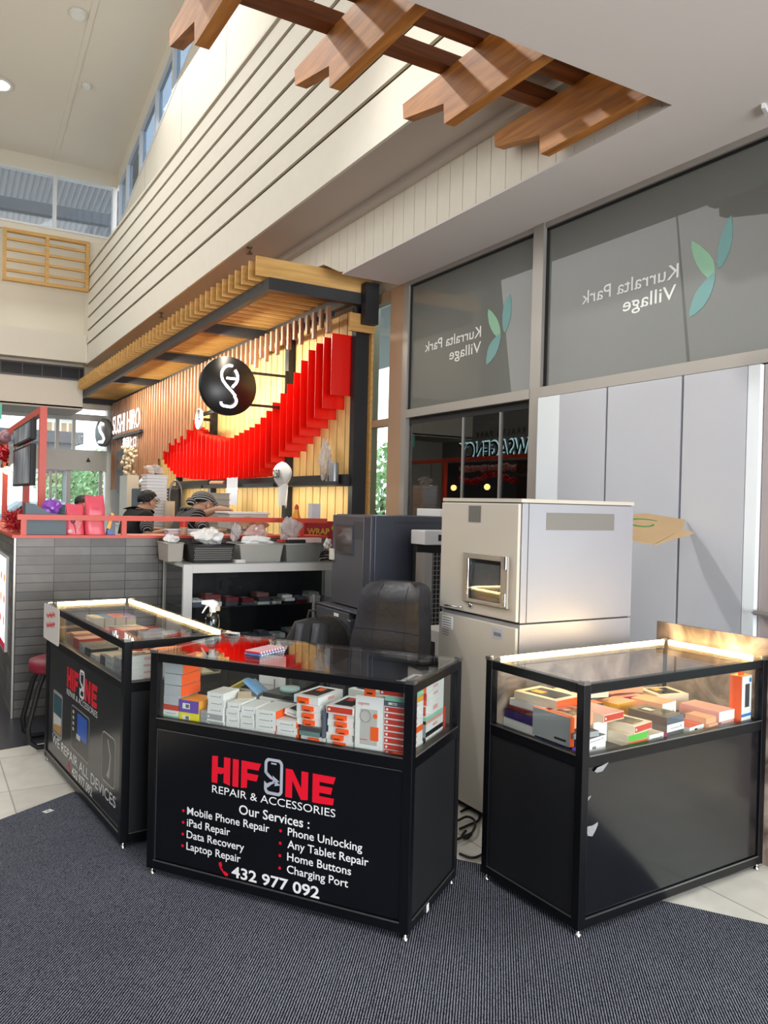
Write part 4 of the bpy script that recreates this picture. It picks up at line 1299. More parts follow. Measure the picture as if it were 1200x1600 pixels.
fbox(0.082, 0.055, 0.205).build('carton', [CARD['white'], CARD['white'], CARD['orange'], CARD['white'], CARD['amber']], t)
g = MB().box(-0.014, 0.022, -0.029, -0.0276, 0.07, 0.17)
g.build('device_picture', mat('print_device', (58, 58, 66), 0.3), t, bevel=0.001)
MB().box(-0.041, 0.041, -0.0284, -0.0276, 0.030, 0.042).prism([(0.028 + 0.010 * math.cos(k * PI / 6), -0.0276, 0.185 + 0.010 * math.sin(k * PI / 6)) for k in range(12)], (0, -0.0008, 0)).build('blue_marks', CARD['blue'], t)
MB().box(-0.018, 0.018, -0.004, 0.004, 0.205, 0.222).build('hanger', ORG, t)

# --- left case
Lc = L_CASE
ZL = 0.7225
pile(Lc, 'white accessory box lit warm', 'near corner of left case', 4, 1.36, 0.105, ZL, 0.11, 0.16, 0.030, top='cream', win='peach', jit=0.003, sidemark=1)
pile(Lc, 'cream case box', 'behind left case end glass', 4, 1.35, 0.30, ZL, 0.13, 0.16, 0.027, body='cream', front='white', jit=0.003)
pile(Lc, 'grey printed box', 'beside left case corner stack', 3, 1.22, 0.10, ZL, 0.10, 0.15, 0.028, body='grey', top='silver', bars=1)
pile(Lc, 'white slim box', 'middle of left case', 3, 1.09, 0.11, ZL, 0.11, 0.15, 0.024, top='cream', bars=1)
for x, y, col, top, h, lab in ((0.965, 0.12, 'dark', 'slate', 0.05, 'charcoal phone box'), (0.83, 0.10, 'white', 'silver', 0.035, 'white silver-topped box'), (0.70, 0.12, 'black', 'dark', 0.045, 'black accessory box'), (0.58, 0.11, 'grey', 'dark', 0.05, 'grey dark-topped box'),
                               (0.46, 0.12, 'red', 'pink', 0.06, 'red box with pink top'), (0.34, 0.13, 'pink', 'peach', 0.07, 'pink peach-topped box'), (0.22, 0.14, 'cream', 'red', 0.05, 'cream red-topped box'), (0.10, 0.12, 'brown', 'brown', 0.07, 'brown box')):
    pbox(Lc, lab + ' in the front row of the left case', x, y, ZL, 0.098, 0.14, h, col, top=top, rz=random.Random(int(x * 100)).uniform(-6, 6), bars=1)
pbox(Lc, 'long red box lying at the back of the left case', 1.05, 0.36, ZL, 0.22, 0.12, 0.075, 'red', top='red', rz=12)
pbox(Lc, 'pink striped box beside the long red box', 0.86, 0.37, ZL, 0.13, 0.14, 0.06, 'peach', top='pink', rz=-8, win='cream')
pbox(Lc, 'flat red box at the back middle of the left case', 0.68, 0.37, ZL, 0.16, 0.13, 0.05, 'red', top='red', rz=5)
pbox(Lc, 'white torn paper box behind the long red box', 1.20, 0.40, ZL, 0.05, 0.08, 0.09, 'white', rz=20)
pbox(Lc, 'grey laptop sleeve lying at the far end of the left case', 0.40, 0.36, ZL, 0.20, 0.16, 0.09, 'slate', top='grey', rz=4, name='laptop_sleeve', cat='sleeve')
for i, (col, lab) in enumerate((('white', 'white card of chargers at the far end of the left case'), ('blue', 'blue card of chargers beside the white card'), ('red', 'red card of chargers between blue cards'), ('purple', 'purple blue card of chargers furthest from the white card'))):
    pbox(Lc, lab, 0.12 + 0.005 * i, 0.24 + 0.062 * i, ZL, 0.18, 0.055, 0.125, 'white', top=col, name='charger_card', cat='card')
# ================================================================== BEHIND THE CASES
CABL = mat('putty_grey_steel', (194, 188, 176), 0.42, 0.0, var=0.04, vscale=3)
CABS = mat('pale_silver_steel', (160, 162, 170), 0.34, 0.2, var=0.05, vscale=2)
SEAM = mat('seam_shadow_gap', (62, 60, 58), 0.8)
MESHV = None


def perforated(name, a, b_, sc=260):
    m = bpy.data.materials.new(name)
    m.use_nodes = True
    nt = m.node_tree
    b = nt.nodes['Principled BSDF']
    b.inputs['Roughness'].default_value = 0.5
    tc = nt.nodes.new('ShaderNodeTexCoord')
    v = nt.nodes.new('ShaderNodeTexVoronoi')
    v.inputs['Scale'].default_value = sc
    v.inputs['Randomness'].default_value = 0.0
    nt.links.new(tc.outputs['Object'], v.inputs['Vector'])
    r = nt.nodes.new('ShaderNodeValToRGB')
    r.color_ramp.interpolation = 'CONSTANT'
    e = r.color_ramp.elements
    e[0].position, e[1].position = 0.0, 0.42
    e[0].color, e[1].color = lin(b_), lin(a)
    nt.links.new(v.outputs['Distance'], r.inputs[0])
    nt.links.new(r.outputs[0], b.inputs['Base Color'])
    return m


PERF = perforated('perforated_grille', (120, 118, 114), (40, 40, 40), 150)
t = thing('kiosk_cabinet', 'tall putty grey photo kiosk cabinet with small screen window and vent', 'cabinet', (0, 0, 0))
X0, X1, Y0, Y1, ZT, ZM = 2.44, 3.192, 2.932, 3.577, 1.594, 1.004
g = MB().box(X0 + 0.02, X1, Y0, Y1, 0.03, ZM - 0.004, 1).box(X0 + 0.02, X1, Y0, Y1, ZM + 0.004, ZT - 0.022, 1).box(X0 + 0.03, X1 - 0.01, Y0 + 0.01, Y1 - 0.01, ZM - 0.004, ZM + 0.004, 2)
g.box(X0 + 0.01, X1 + 0.003, Y0 - 0.003, Y1 + 0.003, ZT - 0.018, ZT, 0)
g.box(X0 + 0.03, X1 - 0.01, Y0 + 0.004, Y1 - 0.01, ZT - 0.022, ZT - 0.018, 2)
g.box(X0 + 0.05, X1 - 0.03, Y0 + 0.03, Y1 - 0.03, 0.004, 0.03, 2)
g.box(X0 + 0.055, X0 + 0.06, Y0 - 0.0006, Y0 + 0.001, ZM, ZT - 0.02, 2)
g.build('body', [CABL, CABS, SEAM], t, bevel=0.003)
dr = MB().box(X0, X0 + 0.018, Y0 + 0.006, Y1 - 0.004, ZM + 0.008, ZT - 0.024).build('upper_door', CABL, t, bevel=0.004)
dl = MB().box(X0, X0 + 0.018, Y0 + 0.006, Y1 - 0.004, 0.04, ZM - 0.02).build('lower_door', CABL, t, bevel=0.004)
w0, w1 = rX(727, 862, X0), rX(795, 952, X0)
q0, q1 = rX(735, 872, X0), rX(784, 944, X0)
f = MB().box(X0 - 0.014, X0, q0.y, w0.y, w1.z, w0.z).box(X0 - 0.014, X0, w1.y, q1.y, w1.z, w0.z).box(X0 - 0.014, X0, q1.y, q0.y, q0.z, w0.z).box(X0 - 0.014, X0, q1.y, q0.y, w1.z, q1.z)
f.build('window_frame', mat('brushed_window_frame', (160, 154, 144), 0.4, 0.3), t, bevel=0.003)
MB().box(X0 - 0.001, X0 - 0.0005, q1.y, q0.y, q1.z, q0.z).box(X0 - 0.0016, X0 - 0.001, q1.y + 0.02, q0.y - 0.04, q1.z + 0.07, q0.z - 0.02, 1).build('screen', [mat('dark_screen', (30, 32, 40), 0.15), mat('grey_screen_page', (86, 90, 100), 0.3, var=0.3, vscale=25)], t)
MB().box(X0 - 0.010, X0 - 0.006, q1.y, q0.y, q1.z, q0.z).build('screen_glass', CG, t)
g = MB()
for (u, v) in ((790, 880), (788, 938)):
    c = rX(u, v, X0 - 0.018)
    g.tube([(c.x, c.y, c.z - 0.03), (c.x, c.y, c.z + 0.03)], 0.008, 8)
c = rX(731, 900, X0 - 0.018)
g.tube([(c.x, c.y, c.z - 0.09), (c.x, c.y, c.z + 0.09)], 0.005, 8)
g.build('window_hinge', CHROME, t)
a, b = rX(733, 790, X0), rX(751, 816, X0)
MB().box(X0 - 0.002, X0, b.y, a.y, b.z, a.z).build('vent', PERF, t)
a, b = rX(700, 945, X0), rX(722, 948, X0)
MB().tube([(X0, a.y, a.z), (X0 - 0.022, a.y, a.z), (X0 - 0.022, b.y, b.z), (X0, b.y, b.z)], 0.004, 8).build('handle', CHROME, t)
c = rX(735, 951, X0)
MB().lathe([(0.014, 0), (0.014, 0.006), (0.006, 0.008)], M=Matrix.Translation((X0, c.y, c.z + 0.02)) @ Matrix.Rotation(-PI / 2, 4, 'Y'), n=16).build('lock', CHROME, t)
a, b = rX(691, 960, X0), rX(707, 984, X0)
g = MB().box(X0 - 0.0012, X0, b.y, a.y, b.z, a.z)
for k in range(8):
    zz = a.z - 0.012 - 0.013 * k
    g.box(X0 - 0.0016, X0 - 0.0012, b.y + 0.012 + 0.02 * (k > 4), a.y - 0.008, zz, zz + 0.004, 1)
g.build('paper_label', [WHG, PRINT], t)
a, b = rX(770, 980, X0), rX(785, 1000, X0)
MB().box(X0 - 0.0012, X0, b.y, a.y, b.z, a.z).box(X0 - 0.0018, X0 - 0.0012, b.y + 0.01, a.y - 0.01, b.z + 0.012, b.z + 0.03, 1).build('silver_label', [SILG, PRINT], t)
a, b = rY(854, 801, Y0), rY(959, 829, Y0)
MB().box(a.x, b.x, Y0 - 0.0015, Y0, b.z, a.z).build('side_vent', PERF, t)

# dark kiosk
DK = mat('slate_steel', (66, 70, 82), 0.36, 0.2, var=0.05, vscale=2)
DKF = mat('slate_steel_front', (84, 85, 92), 0.4, 0.15, var=0.04, vscale=2)
zs_ = rX(520, 943, 2.44).z
t = thing('kiosk_cabinet', 'tall slate grey kiosk cabinet with small display window behind the office chair', 'cabinet', (0, 0, 0))
g = MB().box(2.47, 3.36, 4.345, 4.876, zs_ + 0.006, 1.479).box(2.40, 3.36, 4.30, 4.95, 0.02, zs_ - 0.012, 0).box(2.42, 3.34, 4.33, 4.9, zs_ - 0.012, zs_ + 0.006, 1)
g.box(2.36, 3.36, 4.30, 4.95, zs_ - 0.012, zs_ + 0.002, 0).box(2.50, 3.3, 4.35, 4.9, 0.004, 0.02, 1)
g.build('body', [DK, BLKM], t, bevel=0.004)
MB().box(2.44, 2.468, 4.44, 4.872, zs_ + 0.01, 1.474).build('upper_door', DKF, t, bevel=0.004)
MB().box(2.442, 2.47, 4.350, 4.436, zs_ + 0.01, 1.474).build('door_jamb', DK, t, bevel=0.004)
MB().box(2.36, 2.398, 4.46, 4.94, 0.03, zs_ - 0.014).build('lower_door', DKF, t, bevel=0.006)
XF = 2.44
a, b = rX(527, 821, XF), rX(551, 864, XF)
MB().box(XF - 0.008, XF, b.y - 0.01, a.y + 0.01, b.z - 0.01, a.z + 0.01).build('window_frame', DK, t)
MB().box(XF - 0.0095, XF - 0.008, b.y, a.y, b.z, a.z).build('window_glass', mat('reflecting_window', (120, 112, 112), 0.06, 0.6, var=0.2, vscale=14), t)
a, b = rX(553, 815, XF), rX(567, 844, XF)
MB().box(XF - 0.002, XF, max(b.y, 4.445), a.y, b.z, a.z).build('speaker_grille', perforated('dark_perforation', (64, 66, 72), (24, 24, 26), 170), t)
a = rX(520, 866, XF)
MB().box(XF - 0.03, XF, a.y - 0.03, a.y, a.z - 0.035, a.z + 0.04).build('latch', mat('ivory_latch', (204, 200, 186), 0.5), t, bevel=0.004)
a, b = rX(522, 957, 2.36), rX(529, 964, 2.36)
MB().box(2.3585, 2.36, b.y, a.y, b.z, a.z).build('label', WHG, t)
MB().box(2.34, 2.40, 4.40, 4.455, zs_ - 0.16, zs_ - 0.05).box(2.35, 2.40, 4.405, 4.45, zs_ - 0.34, zs_ - 0.18).build('hinge', DK, t, bevel=0.006)
a, b = rY(616, 814, 4.345), rY(690, 820, 4.345)
MB().box(a.x, b.x, 4.343, 4.345, b.z, a.z).build('top_vent', perforated('dark_perforation_fine', (66, 70, 80), (30, 31, 35), 120), t)

# standing heater
a, b = rY(664, 829, 4.10), rY(690, 829, 4.10)
hx = a.x
t = thing('tower_heater', 'silver tower heater with dark vertical grille squeezed between the two kiosk cabinets', 'heater', (hx + 0.20, 4.18, 0))
MB().box(-0.2, 0.2, -0.08, 0.08, 1.31, a.z).box(-0.19, 0.19, -0.07, 0.08, 0.0, 0.30, 1).box(-0.19, 0.19, 0.02, 0.07, 0.30, 1.31, 1).build('housing', [ALUW, BLKM], t, bevel=0.006)
MB().box(-0.10, 0.16, -0.083, -0.08, 1.335, a.z - 0.025).build('control_panel', BLKM, t)
g = MB()
for k in range(15):
    g.tube([(-0.18 + k * 0.0257, -0.074, 0.30), (-0.18 + k * 0.0257, -0.074, 1.26)], 0.0035, 5)
for k in range(33):
    g.box(-0.185, 0.185, -0.078, -0.074, 0.31 + 0.029 * k, 0.314 + 0.029 * k)
g.build('grille', mat('grille_steel', (150, 148, 144), 0.3, 0.8), t)
MB().box(-0.196, -0.14, -0.08, 0.02, 0.30, 1.26).build('side_reflector', ALU, t)

# small white tower
t = thing('computer_tower', 'white computer tower with black slot between office chair and putty kiosk', 'computer', (0, 0, 0))
MB().box(2.50, 2.95, 3.60, 3.86, 0.004, 0.862).build('case', mat('aged_white_case', (214, 210, 202), 0.45, var=0.04), t, bevel=0.006)
c = rX(673, 1010, 2.5)
MB().box(2.497, 2.50, c.y - 0.04, c.y + 0.03, c.z - 0.05, c.z + 0.03).build('slot', BLKM, t)
c = rX(655, 993, 2.5)
MB().lathe([(0.008, 0), (0.008, 0.02)], M=Matrix.Translation((2.5, 3.82, c.z)) @ Matrix.Rotation(-PI / 2, 4, 'Y'), n=10).build('knob', CHROME, t)

# office chair
LEA = mat('black_leather', (36, 36, 40), 0.42, var=0.15, vscale=12, bump=0.25, bscale=35)
t = thing('office_chair', 'black leather high-backed office chair in front of the slate kiosk', 'chair', (2.07, 3.62, 0), math.radians(-63))


def backrest(u, v):
    if v < 0.85:
        z, w = 0.50 + 0.575 * v / 0.85, 0.215 * (1 - 0.16 * max(0, v - 0.45) / 0.4)
    else:
        th = (v - 0.85) / 0.15 * PI / 2
        z, w = 1.075 + 0.06 * math.sin(th), 0.1825 * (1 - 0.40 * (1 - math.cos(th)))
    x = (u - 0.5) * 2 * w
    pf = 0.014 * math.sin(v * PI * 3.2) ** 2 * (1 - 1.2 * abs(u - 0.5))
    y = 0.08 + 0.16 * (z - 0.5) - pf + 0.05 * max(0, v - 0.85) / 0.15 - 0.035 * (abs(u - 0.5) * 2) ** 3
    return (x, y, z)


g = MB()
NU, NV = 14, 22
fr = [[backrest(i / NU, j / NV) for i in range(NU + 1)] for j in range(NV + 1)]
g.surf(lambda u, v: backrest(u, v), NU, NV)
bk = lambda u, v: (backrest(u, v)[0] * 1.0, 0.20 + 0.16 * (backrest(u, v)[2] - 0.5) - 0.03 * (abs(u - 0.5) * 2) ** 2, backrest(u, v)[2])
g.surf(lambda u, v: bk(1 - u, v), NU, NV)
g.surf(lambda u, v: tuple(Vector(backrest(0, v)) * (1 - u) + Vector(bk(0, v)) * u) if True else None, 3, NV)
g.surf(lambda u, v: tuple(Vector(bk(1, v)) * (1 - u) + Vector(backrest(1, v)) * u), 3, NV)
g.surf(lambda u, v: tuple(Vector(bk(u, 1)) * v + Vector(backrest(u, 1)) * (1 - v)), NU, 2)
g.surf(lambda u, v: tuple(Vector(bk(u, 0)) * (1 - v) + Vector(backrest(u, 0)) * v), NU, 2)
bo = g.build('backrest', LEA, t)
sm = MB()
for v in (0.34, 0.56):
    sm.tube([tuple(Vector(backrest(i / 20, v)) + Vector((0, -0.001, 0))) for i in range(21)], 0.0022, 5)
for u in (0.26, 0.74):
    sm.tube([tuple(Vector(backrest(u, 0.02 + 0.9 * j / 20)) + Vector((0, -0.001, 0))) for j in range(21)], 0.0022, 5)
sm.build('stitching', BLKM, bo)
g = MB().box(-0.25, 0.25, -0.42, 0.10, 0.42, 0.52)
g.build('seat', LEA, t, bevel=0.03)
for s_ in (-1, 1):
    MB().tube([(s_ * 0.27, 0.02, 0.46), (s_ * 0.31, 0.02, 0.52), (s_ * 0.31, 0.0, 0.66), (s_ * 0.31, -0.08, 0.70), (s_ * 0.31, -0.28, 0.70), (s_ * 0.30, -0.32, 0.66), (s_ * 0.28, -0.30, 0.47)], 0.018, 8).build('armrest', BLKM, t)
MB().lathe([(0.03, 0.10), (0.03, 0.28), (0.02, 0.28), (0.02, 0.42)], (0, -0.16, 0), 12).build('column', BLKM, t)
for k in range(5):
    a = 2 * PI * k / 5 + 0.3
    L = MB().tube([(0, -0.16, 0.11), (0.27 * math.cos(a), -0.16 + 0.27 * math.sin(a), 0.075)], [0.028, 0.016], 8).build('base_arm', BLKM, t)
    MB().ball((0.27 * math.cos(a), -0.16 + 0.27 * math.sin(a), 0.033), 0.0285, 10, 6).build('caster', BLKM, L)

# small black chair with backpack
c = rY(521, 985, 4.16)
t = thing('visitor_chair', 'small black chair with rounded back beside the backpack', 'chair', (c.x - 0.18, 4.14, 0), math.radians(-70))
g = MB()
g.prism([(0.17 * math.cos(a) * (1 if abs(math.cos(a)) < 0.98 else 1), 0.17, 0.755 + (0.14 * math.sin(a))) for a in [2 * PI * k / 24 for k in range(24)]], (0, 0.03, 0))
g.build('backrest', LEA, t, bevel=0.01)
MB().box(-0.19, 0.19, -0.22, 0.16, 0.43, 0.47).build('seat', LEA, t, bevel=0.015)
for sx in (-0.17, 0.17):
    MB().tube([(sx, 0.185, 0.74), (sx, 0.18, 0.44), (sx, 0.20, 0.004)], 0.011, 8).build('leg', BLKM, t)
    MB().tube([(sx, -0.18, 0.43), (sx, -0.20, 0.004)], 0.011, 8).build('leg', BLKM, t)
BAG = mat('black_bag_cloth', (19, 20, 24), 0.7, var=0.2, vscale=30)
vc = t
q = vc.location + Matrix.Rotation(math.radians(-70), 3, 'Z') @ Vector((-0.02, -0.075, 0.4715))
t = thing('backpack', 'black backpack with two grey straps slumped on the small black chair', 'backpack', q, math.radians(-24))


def bp(u, v):
    a = 2 * PI * u
    s_ = math.sin(PI * min(1, 0.06 + 0.94 * v)) ** 0.45 if v > 0 else 0.3
    zz = 0.44 * v
    top = (1 - max(0, v - 0.6) / 0.4 * 0.35)
    return (0.135 * math.copysign(abs(math.cos(a)) ** 0.6, math.cos(a)) * top * (0 if v in (0, 1) else 1) + 0.10 * v, 0.09 * math.copysign(abs(math.sin(a)) ** 0.6, math.sin(a)) * top * (0 if v in (0, 1) else 1), zz * (1.0 if v < 1 else 0.995))


g = MB().surf(bp, 24, 14)
g.build('bag_body', BAG, t)
for sx in (-0.055, 0.035):
    MB().surf(lambda u, v: (sx + 0.04 * u - 0.02 + 0.085 * v + 0.012 * math.sin(v * PI), -0.098 + 0.028 * max(0, v - 0.7), 0.03 + 0.385 * v), 2, 10).build('strap', mat('grey_webbing', (64, 66, 74), 0.6), t, solid=0.006)
MB().tube([(0.07, 0, 0.43), (0.08, -0.01, 0.475), (0.12, -0.01, 0.475), (0.13, 0, 0.43)], 0.007, 6).build('grab_handle', BAG, t)
c0, c1 = rY(491, 929, 4.98), rY(486, 958, 4.98)
tag(MB().tube([(c0.x, 4.98, c0.z), (c0.x - 0.01, 4.98, 0.004)], 0.013, 10).build('rod', mat('grey_tube', (128, 130, 130), 0.4, 0.4)), 'grey tube standing upright in front of the glass cabinet', 'tube')

# white framed glass cabinet
GX0, GX1, GY0, GY1, GZ = 1.615, 2.30, 5.515, 6.05, 1.098
GX1 = 2.95
t = thing('glass_cabinet', 'white framed glass cabinet of spare phone parts in front of the grey tiles', 'cabinet', (0, 0, 0))
f = MB().box(GX0, GX0 + 0.065, GY0, GY0 + 0.03, 0.02, GZ).box(GX0 + 0.065, GX1, GY0, GY0 + 0.03, GZ - 0.06, GZ).box(GX0 + 0.065, GX1, GY0, GY0 + 0.03, 0.02, 0.1)
f.box(GX1 - 0.06, GX1, GY0, GY0 + 0.03, 0.1, GZ - 0.06)
f.box(GX0, GX0 + 0.02, GY1 - 0.02, GY1, 0.02, GZ).box(GX0, GX0 + 0.02, GY0 + 0.03, GY1 - 0.02, GZ - 0.02, GZ).box(GX1 - 0.02, GX1, GY1 - 0.02, GY1, 0.02, GZ)
f.box(GX0, GX1, GY0, GY1, 0.005, 0.02)
f.build('frame', mat('cabinet_white_frame', (206, 208, 208), 0.4), t, bevel=0.002)
MB().box(GX0 + 0.002, GX1, GY0, GY1, GZ, GZ + 0.006).build('top_panel', mat('grey_glass_top', (150, 154, 152), 0.25), t)
MB().box(GX0 + 0.02, GX1, GY1 - 0.018, GY1 - 0.006, 0.02, GZ - 0.002).build('back_panel', mat('black_cabinet_back', (30, 31, 35), 0.6), t)
MB().box(GX0 + 0.002, GX0 + 0.007, GY0 + 0.03, GY1 - 0.02, 0.02, GZ - 0.02).build('side_glass', CG, t)
mxx = rY(436, 940, GY0).x
MB().box(GX0 + 0.065, mxx + 0.015, GY0 + 0.008, GY0 + 0.013, 0.1, GZ - 0.06).build('front_glass', glass('dark_cabinet_glass', (240, 243, 244), 0.5), t)
MB().box(mxx - 0.015, GX1 - 0.06, GY0 + 0.016, GY0 + 0.021, 0.1, GZ - 0.06).build('front_glass', glass('dark_cabinet_glass'), t)
SHZ = (0.79, 0.53)
for zz in SHZ:
    MB().box(GX0 + 0.03, GX1 - 0.03, GY0 + 0.04, GY1 - 0.03, zz - 0.006, zz).build('shelf', mat('smoked_shelf', (50, 54, 56), 0.2), t)
rr = random.Random(3)
names = ('charcoal', 'black', 'rose', 'silver', 'slate blue', 'maroon', 'brown', 'white')
cols = ('dark', 'black', 'rose', 'silver', 'slate', 'maroon', 'brown', 'white')
for lv, zz in enumerate(SHZ):
    x = GX0 + 0.09
    k = 0
    while x < 2.72:
        w = rr.uniform(0.07, 0.12)
        n = rr.choice((1, 2, 2, 3))
        zc_ = zz + 0.0005
        for j in range(n):
            ci = rr.choice((0, 1, 2, 3, 3, 4, 5, 6, 7, 7))
            h = rr.uniform(0.014, 0.034)
            o = MB().cbox((0, 0, h / 2), (w * 0.94, rr.uniform(0.10, 0.17), h), 0).cbox((-w * 0.1, -0.0, h + 0.0004), (w * 0.4, 0.05, 0.0008), 1).build('phone_box', [CARD[cols[ci]], CARD['grey']], None, (x + w / 2, GY0 + 0.14 + 0.01 * j, zc_), rr.uniform(-0.05, 0.05))
            tag(o, 'small phone part box on the %s shelf of the glass cabinet' % ('upper', 'lower')[lv], 'box', 'small boxes on the %s cabinet shelf' % ('upper', 'lower')[lv])
            zc_ += h + 0.0015
        x += w + rr.uniform(0.012, 0.03)
tag(MB().box(0, 0.36, -0.03, 0.03, 0, 0.022).box(0.16, 0.20, -0.0306, -0.03, 0.006, 0.016, 1).build('price_rail', [CARD['grey'], BLKM], None, (GX0 + 0.36, GY0 + 0.09 - 0.02, SHZ[1] + 0.0005)), 'long pale strip lying along the lower shelf of the glass cabinet', 'strip')

# baskets on the glass cabinet
BZ = GZ + 0.0065


def basket(u0, u1, v0, yb, dep, m, label, holes=False, name='storage_basket', h=0.13):
    a, b = rY(u0, 860, yb), rY(u1, 860, yb)
    w = b.x - a.x
    t = thing(name, label, 'basket', ((a.x + b.x) / 2, yb + dep / 2, BZ))
    g = MB()
    th = 0.004
    k = 0.88
    for (sx, sy) in ((1, 0), (-1, 0), (0, 1), (0, -1)):
        if sx:
            o = [(sx * w / 2, -dep / 2, h), (sx * w / 2, dep / 2, h), (sx * w / 2 * k, dep / 2 * k, 0), (sx * w / 2 * k, -dep / 2 * k, 0)]
        else:
            o = [(-w / 2, sy * dep / 2, h), (w / 2, sy * dep / 2, h), (w / 2 * k, sy * dep / 2 * k, 0), (-w / 2 * k, sy * dep / 2 * k, 0)]
        g.prism(o, (-sx * th, -sy * th, 0))
    g.box(-w / 2 * k, w / 2 * k, -dep / 2 * k, dep / 2 * k, 0, 0.004)
    g.build('body', m, t)
    r = MB()
    r.tube([(-w / 2, -dep / 2, h), (w / 2, -dep / 2, h), (w / 2, dep / 2, h), (-w / 2, dep / 2, h)], 0.006, 6, closed=True)
    r.build('rim', m, t)
    if holes:
        hm = MB()
        for j in range(6):
            for i in range(22):
                x = (-0.46 + i * 0.0425 + (j % 2) * 0.02) * w * 0.95
                zz = h * (0.2 + 0.12 * j)
                yy = -dep / 2 * (k + (1 - k) * zz / h) - 0.001
                if abs(x) < w * 0.44:
                    hm.prism([(x + 0.006 * math.cos(q * PI / 3), yy, zz + 0.006 * math.sin(q * PI / 3)) for q in range(6)], (0, -0.0006, 0))
        hm.build('hole_pattern', mat('basket_hole_light', (104, 104, 100), 0.6), t)
    else:
        hm = MB()
        for i in range(26):
            x = (-0.47 + i * 0.0376) * w * 0.93
            hm.prism([(x, -dep / 2 * k - 0.0005, 0.004), (x + 0.002, -dep / 2 * k - 0.0005, 0.004), (x * 1.1 + 0.002, -dep / 2 - 0.0005, h - 0.004), (x * 1.1, -dep / 2 - 0.0005, h - 0.004)], (0, -0.0015, 0))
        hm.build('ribs', m, t)
    return t, w


BG = mat('grey_basket_plastic', (166, 166, 160), 0.5, var=0.04)
BG2 = mat('dark_grey_basket_plastic', (136, 138, 134), 0.5, var=0.04)
b1, _ = basket(262, 287, 848, 5.72, 0.28, mat('warm_grey_tub', (176, 173, 166), 0.5), 'pale grey solid tub, leftmost of the four on the glass cabinet', name='storage_tub')
b2, _ = basket(301, 367, 850, 5.55, 0.28, mat('black_basket_plastic', (22, 23, 25), 0.5), 'black basket with round holes on the glass cabinet', holes=True)
b3, _ = basket(374, 443, 852, 5.58, 0.28, BG, 'light grey ribbed basket heaped with plastic bags right of the black basket')
b4, _ = basket(446, 503, 853, 5.58, 0.28, BG2, 'darker grey ribbed basket, rightmost of the four on the glass cabinet')


def crumple(name, label, cat, c, r, m, seed, n=3, squash=(1, 1, 1)):
    rn = random.Random(seed)
    ph = [rn.uniform(0, 6.28) for _ in range(9)]

    def fn(u, v):
        a, t_ = 2 * PI * u, PI * v
        d = 1 + 0.22 * math.sin(3 * a + ph[0] + 2 * t_) + 0.16 * math.sin(5 * t_ + ph[1] + a * 2) + 0.12 * math.sin(7 * a + ph[2] - 3 * t_) * math.sin(t_)
        if v in (0, 1):
            d = 1
        return (r * d * math.sin(t_) * math.cos(a) * squash[0], r * d * math.sin(t_) * math.sin(a) * squash[1], r * d * -math.cos(t_) * squash[2])
    g = MB().surf(fn, 26, 14, smooth=False)
    return tag(g.build(name, m, None, c), label, cat)


WBAG = mat('white_bag_film', (232, 232, 230), 0.35, var=0.06, vscale=20)
CBAG = mat('clear_bag_film', (206, 200, 198), 0.12, var=0.15, vscale=25, trans=0.45)
bl = b2.location
crumple('plastic_bag', 'crumpled white bag poking out of the black basket', 'bag', (bl.x, bl.y, bl.z + 0.185), 0.095, WBAG, 1, squash=(1.05, 0.9, 0.55))
bl = b1.location
crumple('plastic_bag', 'white papers crumpled in the pale grey tub', 'bag', (bl.x + 0.0, bl.y, bl.z + 0.155), 0.05, WBAG, 2, squash=(1, 1, 0.6))
bl = b3.location
crumple('plastic_bag', 'white sheet draped over the light grey ribbed basket', 'bag', (bl.x, bl.y - 0.05, bl.z + 0.155), 0.085, WBAG, 3, squash=(1.3, 0.45, 0.35))
crumple('plastic_bag', 'clear pink-printed bag heaped on the light grey ribbed basket', 'bag', (bl.x + 0.045, bl.y + 0.085, bl.z + 0.205), 0.065, mat('pinkish_bag_film', (214, 178, 172), 0.2, var=0.2, vscale=20, trans=0.3), 4, squash=(1.2, 0.6, 0.8))
crumple('plastic_bag', 'clear bag with orange print beside the woman\'s gloved hand', 'bag', (bl.x - 0.125, bl.y + 0.08, bl.z + 0.21), 0.045, CBAG, 5, squash=(0.8, 0.6, 1.3))
bl = b4.location
crumple('plastic_bag', 'shiny clear bag sticking up from the darker grey basket', 'bag', (bl.x - 0.02, bl.y + 0.095, bl.z + 0.235), 0.08, CBAG, 6, squash=(1.0, 0.6, 1.0))
tag(MB().box(-0.075, 0.075, -0.02, 0.02, 0, 0.025).build('black_device', BLKM, None, (bl.x - 0.05, bl.y - 0.10, bl.z + 0.138), 0.05, bevel=0.004), 'black slab lying across the darker grey basket', 'device')
tag(MB().box(-0.13, 0.13, -0.035, 0.035, 0, 0.035).build('carton', mat('pale_pink_carton', (236, 208, 208), 0.5), None, (bl.x + 0.06, bl.y - 0.015, bl.z + 0.137), 0.0, bevel=0.002), 'pale pink carton lying on the darker grey basket', 'carton')
tag(MB().box(-0.05, 0.05, -0.02, 0.02, 0, 0.02).build('carton', CARD['red'], None, (bl.x - 0.10, bl.y + 0.02, bl.z + 0.1385), 0.2), 'small red and white carton on the left end of the darker grey basket', 'carton')
c = rY(373, 877, 5.56)
tag(MB().box(-0.04, 0.04, -0.02, 0.02, 0, 0.007).box(-0.037, 0.042, -0.02, 0.02, 0.008, 0.014).box(-0.04, 0.036, -0.018, 0.02, 0.015, 0.022).build('folded_cloth', WHT, None, (c.x, 5.545, BZ), 0.1, bevel=0.003), 'white folded cloth between black basket and light grey basket', 'cloth')
c = rY(512, 868, 5.6)
g = MB()
